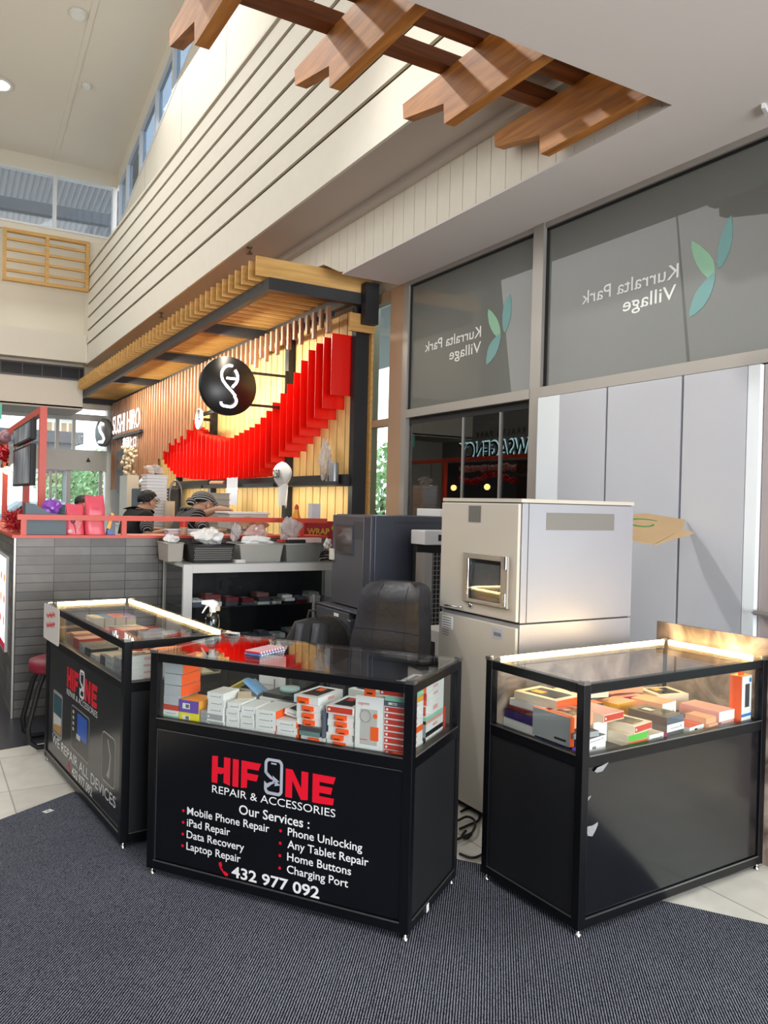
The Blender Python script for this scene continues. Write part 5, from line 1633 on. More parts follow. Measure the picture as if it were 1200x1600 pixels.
for k in range(4):
    g.tube([(c.x + 0.045 * math.cos(a + k) * (1 - 0.1 * k), 5.62 + 0.04 * math.sin(a), BZ + 0.008 + 0.02 * k + 0.006 * math.sin(2 * a + k)) for a in [2 * PI * q / 18 for q in range(18)]], 0.006, 6, closed=True)
tag(g.build('cable_bundle', BLKM), 'coiled black cables at the right end of the glass cabinet top', 'cables')
tag(crumple('plastic_bag', 'small white paper on the coiled cables', 'bag', (c.x + 0.01, 5.62, BZ + 0.125), 0.035, WBAG, 9, squash=(0.8, 0.8, 1.1)), 'small white paper on the coiled cables', 'paper')

# spray bottle on the left case
p = cw(L_CASE, 1.372, 0.445, 0.9275)
t = thing('spray_bottle', 'clear spray bottle with white trigger head on the left case', 'spray bottle', p, math.radians(-30))
MB().lathe([(0.030, 0.0), (0.033, 0.004), (0.033, 0.055), (0.028, 0.075), (0.013, 0.085), (0.013, 0.090)], n=18).build('bottle', glass('bottle_plastic', (222, 230, 232), 1.4, 0.05), t)
MB().lathe([(0.016, 0.088), (0.016, 0.112)], n=14).build('collar', WHT, t)
g = MB()
g.prism([(-0.052, -0.010, 0.142), (-0.052, -0.010, 0.126), (-0.018, -0.010, 0.120), (-0.012, -0.010, 0.112), (0.016, -0.010, 0.112), (0.026, -0.010, 0.126), (0.020, -0.010, 0.138), (0.000, -0.010, 0.147)], (0, 0.02, 0))
g.build('spray_head', WHT, t, bevel=0.003)
MB().prism([(-0.030, -0.004, 0.122), (-0.044, -0.004, 0.098), (-0.052, -0.004, 0.082), (-0.046, -0.004, 0.082), (-0.036, -0.004, 0.098), (-0.020, -0.004, 0.120)], (0, 0.008, 0)).build('trigger', WHT, t)
MB().box(0.017, 0.034, -0.009, 0.009, 0.095, 0.120).build('tan_clip', CARD['tan'], t)

# flattened cardboard box wedged beside the kiosk
CB = mat('brown_cardboard', (178, 150, 112), 0.75, var=0.06, vscale=8)
t = thing('cardboard_box', 'flattened brown cardboard box with green print wedged behind the putty kiosk', 'cardboard', (0, 0, 0))
P = [rX(990, 822, 3.42), rX(1003, 815, 3.62), rX(1071, 812, 3.90), rX(1066, 829, 3.84), rX(1022, 850, 3.52), rX(990, 836, 3.40)]
P = [Vector((3.197, 3.30, 1.50)), rX(1004, 815, 3.70), rX(1071, 812, 3.925), rX(1066, 829, 3.80), rX(1022, 850, 3.45), Vector((3.197, 3.12, 1.44))]
nrm = (P[2] - P[0]).cross(P[4] - P[0]).normalized()
c0 = P[0]
Q = [p_ - nrm * (p_ - c0).dot(nrm) for p_ in P]
nn = nrm if nrm.z < 0 else -nrm
MB().prism(Q, nn * 0.006).build('panel', CB, t)
F = [Q[3], rX(1085, 832, 3.90), rX(1024, 850.5, 3.46), Q[4]]
MB().prism([F[0], F[1], F[2]], (0, 0, -0.005)).build('flap', CB, t)
up = -nn
u_ = (Q[2] - Q[0]).normalized()
v_ = up.cross(u_)
cen = (Q[0] + Q[1] + Q[2] + Q[4]) / 4 + up * 0.0008
g = MB()
for k in range(22):
    a0, a1 = 0.5 + k * 0.25, 0.5 + (k + 1) * 0.25
    th0, th1 = 0.012 + 0.012 * math.sin(k / 21 * PI), 0.012 + 0.012 * math.sin((k + 1) / 21 * PI)
    R0, R1 = 1 - 0.022 * k, 1 - 0.022 * (k + 1)
    pt = lambda a, r_: cen + u_ * (0.15 * r_ * math.cos(a)) + v_ * (0.065 * r_ * math.sin(a))
    g.prism([pt(a0, R0), pt(a1, R1), pt(a1, R1 - th1 * 9), pt(a0, R0 - th0 * 9)], up * 0.0006)
g.build('green_print', mat('green_box_print', (52, 132, 62), 0.6), t)

# cables and litter on the floor
for ci_, pts in enumerate(([(720, 1268), (735, 1262), (748, 1270), (747, 1282), (730, 1290), (716, 1296)], [(716, 1282), (730, 1276), (742, 1283), (738, 1300), (722, 1308), (714, 1312)], [(718, 1334), (735, 1340), (748, 1338), (760, 1330)], [(728, 1298), (722, 1306), (730, 1310), (738, 1302)])):
    path = [rZ(u, v, 0.012 + 0.014 * (ci_ == 1)) for u, v in pts]
    Qs = []
    for i in range(len(path) - 1):
        p0, p1, p2, p3 = path[max(i - 1, 0)], path[i], path[i + 1], path[min(i + 2, len(path) - 1)]
        for s_ in (0, 0.25, 0.5, 0.75):
            Qs.append(0.5 * (2 * p1 + (p2 - p0) * s_ + (2 * p0 - 5 * p1 + 4 * p2 - p3) * s_ * s_ + (-p0 + 3 * p1 - 3 * p2 + p3) * s_ ** 3))
    tag(MB().tube(Qs, 0.006, 6).build('power_cable', BLKM), ('upper loop of black cable on the pale floor behind the middle case', 'lower loop of black cable on the pale floor behind the middle case', 'black cable end running under the right case', 'short black cable curl between the two loops')[ci_], 'cable')
c = rZ(75, 1267, 0.006)
t = tag(MB().box(-0.022, 0.022, -0.016, 0.016, 0, 0.001).box(-0.008, 0.006, -0.006, 0.004, 0.001, 0.0014, 1).build('paper_scrap', [WHT, PRINT], None, (c.x, c.y, 0.0048), 0.5), 'white scrap of paper on the carpet edge left of the left case', 'paper')

# stool behind the left case
t = thing('stool', 'stool with maroon seat and bent black tube legs against the tiled counter', 'stool', (0.815, 5.40, 0))
MB().lathe([(0.0, 0.50), (0.15, 0.49), (0.185, 0.46), (0.195, 0.48), (0.19, 0.53), (0.12, 0.55), (0.0, 0.552)], n=24).build('seat', mat('maroon_vinyl', (132, 34, 52), 0.45), t)
for s_ in (-1, 1):
    MB().tube([(-0.11, s_ * 0.12, 0.48), (-0.15, s_ * 0.13, 0.38), (-0.205, s_ * 0.14, 0.14), (-0.195, s_ * 0.14, 0.06), (-0.15, s_ * 0.14, 0.022), (0.16, s_ * 0.14, 0.020), (0.2, s_ * 0.14, 0.06), (0.12, s_ * 0.12, 0.48)], 0.0155, 10).build('leg', BLKM, t)

tag(MB().box(3.0, 3.3, 4.42, 4.7, 1.4795, 1.53).build('paper_ream', WHT, bevel=0.003), 'white ream of paper on top of the slate kiosk beside the putty one', 'paper')
# ================================================================== SUSHI KIOSK
PLY = wood('plywood_slat', (206, 158, 88), (232, 188, 118), 'X', 2.0, 0.5, 10)
PLYD = wood('plywood_edge', (190, 140, 78), (214, 166, 98), 'X', 3.0, 0.5, 10)
LBOARD = wood('blond_board', (240, 198, 124), (250, 216, 148), 'Z', 1.2, 0.5, 12)
BATM = wood('brown_batten', (128, 88, 62), (164, 118, 88), 'Z', 2.0, 0.5, 10)

# canopy
t = thing('sushi_canopy', 'long slatted plywood canopy on a black steel frame over the sushi counter', 'canopy', (0, 0, 0))
CX0, CX1, CY0, CY1, CZ = 2.83, 3.98, 7.11, 18.05, 3.545
f = MB().box(CX0, CX0 + 0.07, CY0, CY1, CZ, CZ + 0.115)
for yy in (CY0, 9.35, 11.6, 14.35, 17.95):
    f.box(CX0 + 0.07, CX1, yy, yy + 0.09, CZ, CZ + 0.115)
f.box(3.70, 3.77, CY0 + 0.09, CY1, CZ, CZ + 0.115)
f.build('steel_frame', mat('charcoal_canopy_steel', (44, 44, 46), 0.5), t)
g = MB()
y = CY0 + 0.02
while y < CY1:
    g.box(CX0 - 0.12, 3.95, y, y + 0.022, CZ + 0.118, CZ + 0.30)
    y += 0.19
g.build('slats', PLY, t)

# end post and end panel of the kiosk
t = thing('kiosk_post', 'black steel post at the near end of the sushi canopy with plywood edging', 'post', (0, 0, 0))
MB().box(3.815, 3.965, 7.20, 7.29, 0.0, CZ - 0.002).box(3.815, 3.965, 7.01, 7.10, CZ - 0.2, 3.75).build('post', BLKM, t)
MB().box(3.7, 3.99, 7.12, 7.15, CZ - 0.27, CZ - 0.09).box(3.972, 3.997, 7.15, 7.3, 0.0, CZ - 0.004).build('plywood_edging', PLYD, t)

# blond board back wall
BX = 3.86
t = thing('board_wall', 'back wall of blond vertical boards lit warm behind the red fins', 'wall cladding', (0, 0, 0))
g = MB()
y = 7.30
while y < 17.6:
    g.box(BX, BX + 0.02, y, y + 0.166, 1.15, 3.54)
    y += 0.188
g.build('boards', LBOARD, t)
MB().box(BX + 0.02, BX + 0.05, 7.28, 17.8, 0.0, 3.54).box(BX, BX + 0.02, 7.28, 17.8, 0.0, 1.14, 1).build('backing', [mat('board_gap_dark', (58, 40, 22), 0.8), mat('pale_upstand', (206, 220, 224), 0.4)], t)
# black posts and shelf beam on the back wall
for k, yy in enumerate((8.80, 11.6, 13.35, 17.0)):
    tag(MB().box(3.775, BX - 0.001, yy, yy + 0.11, 0.0, CZ - 0.002).build('wall_post', BLKM), 'black steel post on the blond boards, ' + ('behind the round sign bracket', 'behind the small clock', 'beside the foam tray stack', 'under the lit shop lettering')[k], 'post')
for k, (ya, yb) in enumerate(((7.262, 8.798), (8.912, 11.598), (11.712, 13.348))):
    tag(MB().box(3.66, BX - 0.001, ya, yb, 1.73, 1.75).box(3.77, BX - 0.001, ya, yb, 1.75, 1.85).box(3.66, 3.68, ya, yb, 1.75, 1.775).build('shelf_beam', mat('charcoal_shelf', (34, 34, 36), 0.45)), 'black steel shelf along the blond boards, ' + ('near end under the hanging white bag', 'middle length under the red fins', 'far length beside the foam trays')[k], 'shelf')

# red acrylic fins
RA = mat('red_acrylic', (232, 20, 8), 0.28, var=0.06, vscale=3, coat=0.5)
prof = [(7.15, 3.27, 2.69), (7.32, 3.265, 2.57), (7.48, 3.25, 2.48), (7.83, 3.17, 2.33), (8.31, 2.89, 2.14), (8.66, 2.73, 2.02), (9.32, 2.50, 1.86), (10.4, 2.37, 1.853), (11.5, 2.53, 1.853), (12.1, 2.68, 1.87), (12.9, 2.98, 1.92), (13.05, 2.985, 1.97), (13.55, 2.84, 2.13), (14.08, 2.65, 2.37), (14.42, 2.55, 2.49)]


def lerp(y):
    for a, b in zip(prof, prof[1:]):
        if a[0] <= y <= b[0]:
            k = (y - a[0]) / (b[0] - a[0])
            return a[1] + (b[1] - a[1]) * k, a[2] + (b[2] - a[2]) * k
    return prof[-1][1:]


y = 7.31
k = 0
base = None
while y < 14.42:
    zt_, zb_ = lerp(y - 0.1)
    if abs(y - 8.82) < 0.05:
        y += 0.05
    if any(abs(y - q) < 0.02 for q in (8.80, 8.912, 11.6, 11.71, 13.35, 13.46)):
        y += 0.03
    inpost = any(q - 0.01 < y < q + 0.12 for q in (8.80, 11.6, 13.35))
    o = MB().box(3.632 if y > 10.85 else 3.60, 3.77 if inpost else 3.855, y, y + 0.006, zb_, zt_).build('red_fin', RA)
    tag(o, 'upright red acrylic fin in the wave of fins on the sushi kiosk back wall', 'fin', 'red fins of the sushi kiosk wave')
    if k == 0:
        o['label'] = 'nearest red acrylic fin of the wave, next to the black end post'
    y += 0.185
    k += 1

# hanging brown battens
t = thing('batten_screen', 'screen of brown timber battens hanging from the canopy over the blond boards', 'screen', (0, 0, 0))
bz = [(7.3, 3.30), (8.6, 3.28), (10.0, 3.15), (10.8, 3.0), (11.6, 2.75), (12.3, 2.5), (13.0, 2.45), (14.0, 2.1), (14.7, 1.73), (17.7, 1.72)]
g = MB()
y = 7.32
i = 0
while y < 17.65:
    for a, b in zip(bz, bz[1:]):
        if a[0] <= y <= b[0]:
            zb_ = a[1] + (b[1] - a[1]) * (y - a[0]) / (b[0] - a[0])
    zb_ += (0.05 if i % 2 else -0.03) if y < 14.6 else 0
    g.box(3.552, 3.592, y, y + 0.045, zb_, 3.54)
    y += 0.165
    i += 1
g.build('battens', BATM, t)
MB().box(3.592, 3.63, 10.9, 17.66, 2.78, 2.83).box(3.592, 3.63, 7.32, 17.66, 3.44, 3.49).box(3.592, 3.63, 14.7, 17.66, 1.74, 1.78).build('rails', BLKM, t)

tag(MB().box(3.70, 3.72, 14.75, 16.98, 1.78, 3.43).build('dark_panel', mat('dark_brown_panel', (38, 28, 24), 0.6)), 'dark panel behind the brown battens under the lit shop lettering', 'panel')
# lit signs
LET = mat('lit_white_letters', (255, 255, 255), 0.4, emit=3.2, var=0)
RED_ = None
Ms = lambda x: Matrix(((0, 1, 0, x), (-1, 0, 0, 0), (0, 0, 1, 0), (0, 0, 0, 1)))
t = thing('shop_sign', 'lit white SUSHI HIRO lettering with small characters on the brown battens', 'sign', (0, 0, 0))
z_a, z_b = rX(198, 671, 3.52).z - 0.03, rX(198, 643, 3.52).z
y_a, y_b = rX(177, 665, 3.5).y, rX(219, 655, 3.5).y
MB().text('SUSHI HIRO', -y_a, z_a, (z_b - z_a) * 1.38, width=y_a - y_b, bold=-0.004, M=Ms(3.49)).build('letters', LET, t)
MB().box(3.495, 3.55, y_b - 0.02, y_a + 0.02, z_a - 0.10, z_a - 0.05).build('letter_backs', BLKM, t)
yk0, yk1 = rX(190, 692, 3.5).y, rX(211, 690, 3.5).y
zk = rX(200, 700, 3.52).z
MB().text('寿司ヒロ', -yk0, zk, 0.26, width=yk0 - yk1, bold=0.01, M=Ms(3.52)).build('characters', LET, t)
# round blade sign
sc_ = rY(356, 603.5, 8.80)
t = thing('round_sign', 'round black sign with lit white symbol on a bracket before the red fins', 'sign', (sc_.x, 8.80, sc_.z))
MB().lathe([(0.0, -0.035), (0.325, -0.035), (0.333, -0.025), (0.333, 0.025), (0.325, 0.035), (0.0, 0.035)], M=Matrix.Rotation(PI / 2, 4, 'X'), n=48).build('disc', mat('black_sign_face', (12, 12, 15), 0.35), t)


def arc(cx, cz, rx, rz, a0, a1, n=14):
    return [(cx + rx * math.cos(math.radians(a0 + (a1 - a0) * k / n)), -0.042, cz + rz * math.sin(math.radians(a0 + (a1 - a0) * k / n))) for k in range(n + 1)]


g = MB()
pS = arc(0.01, 0.12, 0.10, 0.11, 75, 190) + [(-0.075, -0.042, 0.055), (-0.03, -0.042, 0.0), (0.03, -0.042, -0.055), (0.075, -0.042, -0.105)] + arc(-0.005, -0.165, 0.095, 0.075, 40, -75) + [(-0.04, -0.042, -0.232)] + arc(-0.045, -0.195, 0.045, 0.037, 260, 170, 6)
g.tube(pS, 0.015, 8)
g.tube(arc(-0.035, 0.10, 0.135, 0.125, 42, -50) + [(0.04, -0.042, -0.015)], 0.015, 8)
g.tube([(-0.03, -0.042, 0.085), (0.095, -0.042, 0.085)], 0.013, 8)
g.build('lit_symbol', LET, t)
b_ = MB()
for zz in (0.17, -0.20):
    b_.box(0.26, 3.774 - sc_.x, 0.01, 0.035, zz, zz + 0.028)
b_.box(3.74 - sc_.x, 3.774 - sc_.x, 0.005, 0.03, -0.26, 0.25)
b_.build('bracket', BLKM, t)
# small round sign beside the lettering
c = rX(162, 676, 3.42)
t = thing('round_sign', 'small round grey sign with lit symbol left of the shop lettering', 'sign', c, 0.3)
MB().lathe([(0.0, -0.04), (0.30, -0.04), (0.30, 0.04), (0.0, 0.04)], M=Matrix.Rotation(-PI / 2, 4, 'Y'), n=32).build('disc', mat('grey_sign_disc', (112, 112, 112), 0.4), t)
g = MB().tube([(-0.046, -0.10 + 0.02, 0.17), (-0.046, 0.03, 0.20), (-0.046, 0.11, 0.12), (-0.046, 0.06, 0.03), (-0.046, -0.05, -0.06), (-0.046, -0.11, -0.14), (-0.046, -0.04, -0.21), (-0.046, 0.11, -0.2)], 0.028, 6)
g.build('lit_symbol', LET, t)
# clock
c = rX(313, 655, 3.555)
t = thing('wall_clock', 'small round white wall clock over the left hump of the red fins', 'clock', (3.555, c.y, c.z))
Mk = Matrix.Rotation(-PI / 2, 4, 'Y')
MB().lathe([(0.0, 0.0), (0.15, 0.0), (0.155, 0.01), (0.155, 0.03), (0.142, 0.035), (0.142, 0.025), (0.0, 0.025)], M=Mk, n=32).build('face', WHT, t)
MB().box(-0.03, -0.026, -0.006, 0.006, 0, 0.10).box(-0.03, -0.026, -0.07, 0.01, -0.006, 0.006).build('hands', BLKM, t)
MB().box(0.0, 0.21, -0.02, 0.02, -0.02, 0.02).build('bracket', BLKM, t)

# tiled counter
TIL = lambda pl, o: bricks('grey_tile_' + pl, (118, 116, 114), (82, 81, 80), (44, 43, 42), 0.246, 0.0628, 0.0030, plane=pl, rough=0.42, noise=0.22, origin=o)
PX0, PY0, PZ = 0.60, 6.10, 1.256
g = MB().box(PX0, 2.99, PY0, PY0 + 0.12, 0.0, PZ)
t = thing('tiled_counter', 'grey tiled sushi counter wall with coral red ledge and railing', 'counter', (0, 0, 0))
g.build('front_tiles', TIL('XZ', (-0.61, 0, 0)), t)
MB().box(PX0, PX0 + 0.12, PY0 + 0.1205, 11.0, 0.0, PZ).build('side_tiles', TIL('YZ', (-0.1, 0, 0)), t)
MB().box(PX0 - 0.006, PX0 + 0.006, PY0 - 0.006, PY0 + 0.006, 0, PZ).build('corner_trim', ALU, t)
MB().prism([(PX0 - 0.02, PY0 - 0.02, PZ), (3.0, PY0 - 0.02, PZ), (3.0, PY0 + 0.28, PZ), (PX0 + 0.24, PY0 + 0.28, PZ), (PX0 + 0.24, 11.0, PZ), (PX0 - 0.02, 11.0, PZ)], (0, 0, 0.02)).build('ledge', REDP, t)
r0 = rY(27, 806, PY0).x
MB().prism([(r0, PY0 - 0.005, 1.383), (3.0, PY0 - 0.005, 1.383), (3.0, PY0 + 0.03, 1.383), (r0 + 0.03, PY0 + 0.03, 1.383)], (0, 0, 0.037)).build('rail', REDP, t)
for u in (37, 194, 472):
    xx = rY(u, 820, PY0).x
    MB().box(xx - 0.018, xx + 0.018, PY0 - 0.003, PY0 + 0.028, PZ + 0.02, 1.383).build('rail_post', REDP, t)
# lit menu panel on its side
a, b = rX(11.5, 880, PX0 - 0.012), rX(10, 1001, PX0 - 0.012)
t = thing('light_box', 'lit menu light box with red lower edge on the side of the tiled counter', 'light box', (0, 0, 0))
MB().box(PX0 - 0.02, PX0 - 0.001, a.y, a.y + 1.0, 0.40, 1.10).build('housing', ALUW, t)
MB().box(PX0 - 0.0215, PX0 - 0.02, a.y + 0.012, a.y + 0.99, 0.465, 1.085).build('lit_face', mat('lit_menu_face', (250, 250, 244), 0.4, emit=1.1, var=0.02), t)
MB().box(PX0 - 0.0215, PX0 - 0.02, a.y + 0.012, a.y + 0.99, 0.41, 0.464).build('red_edge', mat('lit_red_edge', (196, 30, 60), 0.4, emit=0.3), t)
g = MB()
for k in range(4):
    for j in range(3):
        cy_, cz_ = a.y + 0.09 + 0.24 * k, 0.62 + 0.16 * j
        g.prism([(PX0 - 0.0222, cy_ + 0.05 * math.cos(q * PI / 5), cz_ + 0.035 * math.sin(q * PI / 5)) for q in range(10)], (0.0006, 0, 0), (j + k) % 2)
g.build('dish_pictures', [mat('picture_orange', (224, 150, 60), 0.4, emit=0.5, var=0.4, vscale=30), mat('picture_rose', (216, 120, 104), 0.4, emit=0.5, var=0.4, vscale=30)], t)

# things on the red ledge
LZ = PZ + 0.0205
yb = PY0 + 0.06
a, b = rY(38, 834, yb + 0.04), rY(102, 834, yb + 0.04)
t = thing('file_box', 'teal grey sloping magazine box on the red ledge', 'box', (0, 0, 0))
zt1 = rY(40, 785, yb).z
g = MB()
for yy in (yb, yb + 0.15):
    g.prism([(a.x, yy, LZ), (b.x, yy, LZ), (b.x, yy, LZ + 0.14), (a.x + 0.16, yy, LZ + 0.155), (a.x + 0.06, yy, zt1 - 0.012), (a.x, yy, zt1)], (0, 0.006, 0))
g.box(a.x, b.x, yb + 0.006, yb + 0.15, LZ, LZ + 0.006).box(b.x - 0.006, b.x, yb + 0.006, yb + 0.15, LZ + 0.006, LZ + 0.14).box(a.x, a.x + 0.006, yb + 0.006, yb + 0.15, LZ + 0.006, zt1 - 0.002)
g.build('shell', mat('teal_grey_card', (82, 106, 116), 0.5), t)
MB().box(a.x + 0.012, b.x - 0.012, yb + 0.02, yb + 0.14, LZ + 0.0065, LZ + 0.11).build('papers', mat('dim_papers', (60, 60, 62), 0.7), t)
c = rY(81, 793, yb + 0.07)
crumple('plastic_bag', 'purple plastic bag in the teal grey magazine box', 'bag', (c.x, yb + 0.08, c.z + 0.004), 0.05, mat('purple_bag', (150, 82, 196), 0.3, var=0.15, vscale=30), 12, squash=(1.15, 0.55, 1.0))


def pouch(u0, u1, v0, label, hgt_extra=0.0, pic=True, seed=1):
    a, b = rY(u0, 834, yb), rY(u1, 834, yb)
    zt_ = rY((u0 + u1) / 2, v0, yb + 0.03).z
    w, h = b.x - a.x, zt_ - LZ
    rn = random.Random(seed)
    t = thing('pink_pouch', label, 'pouch', ((a.x + b.x) / 2, yb + 0.075, LZ))

    def fn(u, v):
        an = 2 * PI * u
        k = 1 - 0.06 * v
        dy = 0.058 * (1 - v ** 3 * 0.93) if v < 1 else 0.003
        return (w / 2 * k * max(-1, min(1, 1.25 * math.cos(an))) + 0.003 * math.sin(9 * v + seed), dy * max(-1, min(1, 1.3 * math.sin(an))) + 0.003 * math.sin(11 * v + 5 * u), h * v + (0.008 * math.sin(2 * an + seed) if v > 0.9 else 0))
    PB = mat('pink_pouch_film', (238, 96, 116), 0.35, var=0.05, vscale=15)
    MB().surf(fn, 24, 12).add([(-w / 2, -0.05, 0.0), (w / 2, -0.05, 0.0), (w / 2, 0.05, 0.0), (-w / 2, 0.05, 0.0)], [(0, 3, 2, 1)]).build('film', PB, t)
    if pic:
        g = MB()
        yy = -0.062
        g.tube([(0.005, yy, 0.01), (0.0, yy, 0.05), (-0.012, yy, 0.085)], 0.003, 5)
        g.ball((-0.015, yy, 0.10), (0.016, 0.003, 0.02), 10, 6)
        g.build('rose_picture', mat('plum_print', (120, 52, 74), 0.5), t)
        g = MB()
        for k in range(5):
            g.tube([(0.012 + 0.004 * k, yy, 0.03 + 0.022 * k), (0.03 + 0.008 * k, yy, 0.06 + 0.016 * k)], 0.0025, 5)
            g.tube([(0.012 + 0.004 * k, yy, 0.03 + 0.022 * k), (0.012 + 0.004 * (k + 1), yy, 0.03 + 0.022 * (k + 1))], 0.002, 5)
        g.ball((-0.035, yy + 0.002, 0.025), (0.018, 0.002, 0.014), 10, 6)
        g.build('white_print', mat('pale_print', (236, 206, 204), 0.5), t)
    else:
        g = MB()
        for k in range(5):
            g.box(-0.03, 0.03, -0.0625, -0.059, 0.06 + 0.016 * k, 0.063 + 0.016 * k)
        g.box(-0.02, 0.025, -0.0625, -0.05, h * 0.66, h * 0.68)
        g.build('print', mat('deep_pink_print', (206, 66, 88), 0.5), t)


pouch(103.5, 132, 787, 'shorter pink pouch with rose picture on the red ledge', pic=True, seed=1)
pouch(134, 165, 774, 'taller pink pouch with text, right of the rose pouch', pic=False, seed=2)
a, b = rY(164, 836, yb + 0.02), rY(178, 836, yb + 0.02)
t = thing('leaflet_holder', 'blue and yellow leaflet holder beside the taller pink pouch', 'leaflet holder', (0, 0, 0))
MB().prism([(a.x + 0.02, yb + 0.03, LZ), (b.x + 0.01, yb + 0.03, LZ), (b.x + 0.01, yb + 0.03, LZ + 0.12), (a.x + 0.05, yb + 0.03, LZ + 0.15)], (0, 0.08, 0)).build('holder', mat('slate_holder', (84, 96, 110), 0.4), t)
MB().prism([(a.x + 0.012, yb + 0.024, LZ + 0.05), (a.x + 0.035, yb + 0.024, LZ + 0.04), (b.x + 0.0, yb + 0.024, LZ + 0.155), (b.x - 0.02, yb + 0.024, LZ + 0.165)], (0, 0.005, 0)).build('yellow_leaflet', mat('yellow_print', (248, 186, 36), 0.4), t)
MB().prism([(a.x + 0.018, yb + 0.024, LZ + 0.001), (b.x + 0.005, yb + 0.024, LZ + 0.001), (b.x + 0.005, yb + 0.024, LZ + 0.015), (a.x + 0.018, yb + 0.024, LZ + 0.04)], (0, 0.005, 0)).build('blue_leaflet', mat('blue_print', (52, 110, 200), 0.4), t)

# tinsel on the corner of the ledge
rn = random.Random(5)
g = MB()
for k in range(1300):
    c = Vector((0.695 + rn.uniform(-0.095, 0.085), 6.46 + rn.uniform(-0.08, 0.5), 1.35 + rn.uniform(-0.055, 0.07)))
    d = Vector((rn.gauss(0, 1), rn.gauss(0, 1), rn.gauss(0, 1))).normalized()
    s_ = d.cross(Vector((rn.gauss(0, 1), rn.gauss(0, 1), rn.gauss(0, 1)))).normalized() * 0.003
    L_ = rn.uniform(0.03, 0.065)
    e_ = c + d * L_
    if e_.z < LZ + 0.004:
        e_.z = LZ + 0.004
    g.add([c + s_, c - s_, e_ - s_ * 0.4, e_ + s_ * 0.4], [(0, 1, 2, 3)])
o = tag(g.build('tinsel_garland', mat('red_tinsel', (196, 24, 36), 0.25, 0.3, var=0.3, vscale=30), solid=0.0006), 'heap of dark red tinsel on the corner of the red ledge', 'tinsel')

# coral red goalpost frame with menu screens
FX = 0.90
ys_ = 7.17
za, zb = rX(68, 640, FX).z, 2.29
t = thing('menu_gantry', 'coral red goalpost frame rising behind the counter and carrying the menu screens', 'frame', (0, 0, 0))
MB().box(FX - 0.025, FX + 0.03, ys_ + 0.056, 11.6, 2.235, 2.29).build('top_beam', REDP, t)
MB().box(FX - 0.025, FX + 0.03, ys_, ys_ + 0.055, 0.004, 2.29).build('post', REDP, t)
for u in (40, 7):
    yy = rX(u, 775, FX).y
    MB().box(FX - 0.025, FX + 0.03, yy - 0.03, yy + 0.03, 0.004, 2.235).build('post', REDP, t)
y0, y1 = rX(56, 730, FX - 0.03).y, rX(28, 730, FX - 0.03).y
SCR = marble('menu_screen_glow', (92, 100, 110), (186, 196, 204), (140, 150, 158), 1.2)
for lab, z0, z1 in (('upper menu screen under the red beam, seen nearly edge on', rX(40, 700, FX).z + 0.02, 2.20), ('lower menu screen hanging below the other on the red frame', rX(40, 760, FX).z, rX(40, 702, FX).z)):
    t = thing('menu_screen', lab, 'screen', (0, 0, 0))
    MB().box(FX - 0.075, FX - 0.03, y0, y1, z0, z1).build('housing', BLKM, t, bevel=0.004)
    MB().box(FX - 0.0765, FX - 0.075, y0 + 0.02, y1 - 0.02, z0 + 0.02, z1 - 0.02).build('screen', SCR, t)
    MB().box(FX - 0.03, FX - 0.0255, y0 + 0.2, y0 + 0.3, z0 + 0.05, 2.234 if 'upper' in lab else z1).build('bracket', BLKM, t)

# christmas garlands and bulbs along the red beam
g = MB()
g2 = MB()
for k in range(60):
    u = k / 59
    yy = 8.6 + 1.6 * u
    c = (FX - 0.145 + rn.uniform(-0.02, 0.02), yy, 1.985 - 0.05 * math.sin(u * PI * 3) + rn.uniform(-0.035, 0.035))
    g.ball(c, rn.uniform(0.022, 0.034), 8, 5)
    c = (FX - 0.155 + rn.uniform(-0.015, 0.015), yy, 2.13 + rn.uniform(-0.03, 0.03))
    g2.ball(c, rn.uniform(0.025, 0.045), 7, 5)
tag(g.build('bauble_garland', mat('red_bauble', (196, 20, 34), 0.15, 0.3, var=0.2)), 'string of shiny red baubles hanging beside the menu screens', 'garland')
tag(g2.build('flower_garland', mat('pink_frosted_flowers', (196, 150, 158), 0.6, var=0.5, vscale=12)), 'frosted pink and grey garland along the red beam above the baubles', 'garland')
for k, (u, v) in enumerate(((3, 737), (11, 735), (23, 731))):
    c = rX(u, v, FX)
    t = thing('pendant_bulb', ('glowing pendant bulb at the photo edge under the red baubles', 'glowing pendant bulb second from the photo edge under the baubles', 'glowing pendant bulb nearest the menu screens under the baubles')[k], 'pendant lamp', c)
    MB().ball((0, 0, 0), 0.045, 14, 10).build('bulb', mat('glowing_bulb', (255, 190, 110), 0.3, emit=11, var=0), t)
    MB().lathe([(0.011, 0.028), (0.011, 0.085)], n=8).tube([(0, 0, 0.085), (0, 0, 2.2345 - c.z)], 0.004, 5).build('cord', BLKM, t)

# kitchen benches behind the counter
STL = mat('stainless_bench', (176, 178, 178), 0.3, 0.7, var=0.05)
BENCH = 1.10
tag(MB().box(1.55, 3.4, 6.42, 7.0, BENCH - 0.03, BENCH).box(1.58, 3.35, 6.45, 6.97, 0.004, BENCH - 0.03, 1).build('prep_bench', [STL, ALUW]), 'stainless prep bench behind the tiled counter below the red rail', 'bench')
tag(MB().box(3.15, 3.64, 7.4, 16.5, BENCH - 0.03, BENCH).box(3.2, 3.64, 7.45, 16.4, 0.004, BENCH - 0.03, 1).build('back_bench', [STL, ALUW]), 'long back bench under the blond boards', 'bench')
tag(MB().box(1.45, 2.75, 8.62, 9.25, BENCH - 0.03, BENCH).box(1.5, 2.7, 8.66, 9.2, 0.004, BENCH - 0.03, 1).build('island_bench', [STL, ALUW]), 'island bench carrying the foam trays behind the two kitchen workers', 'bench')

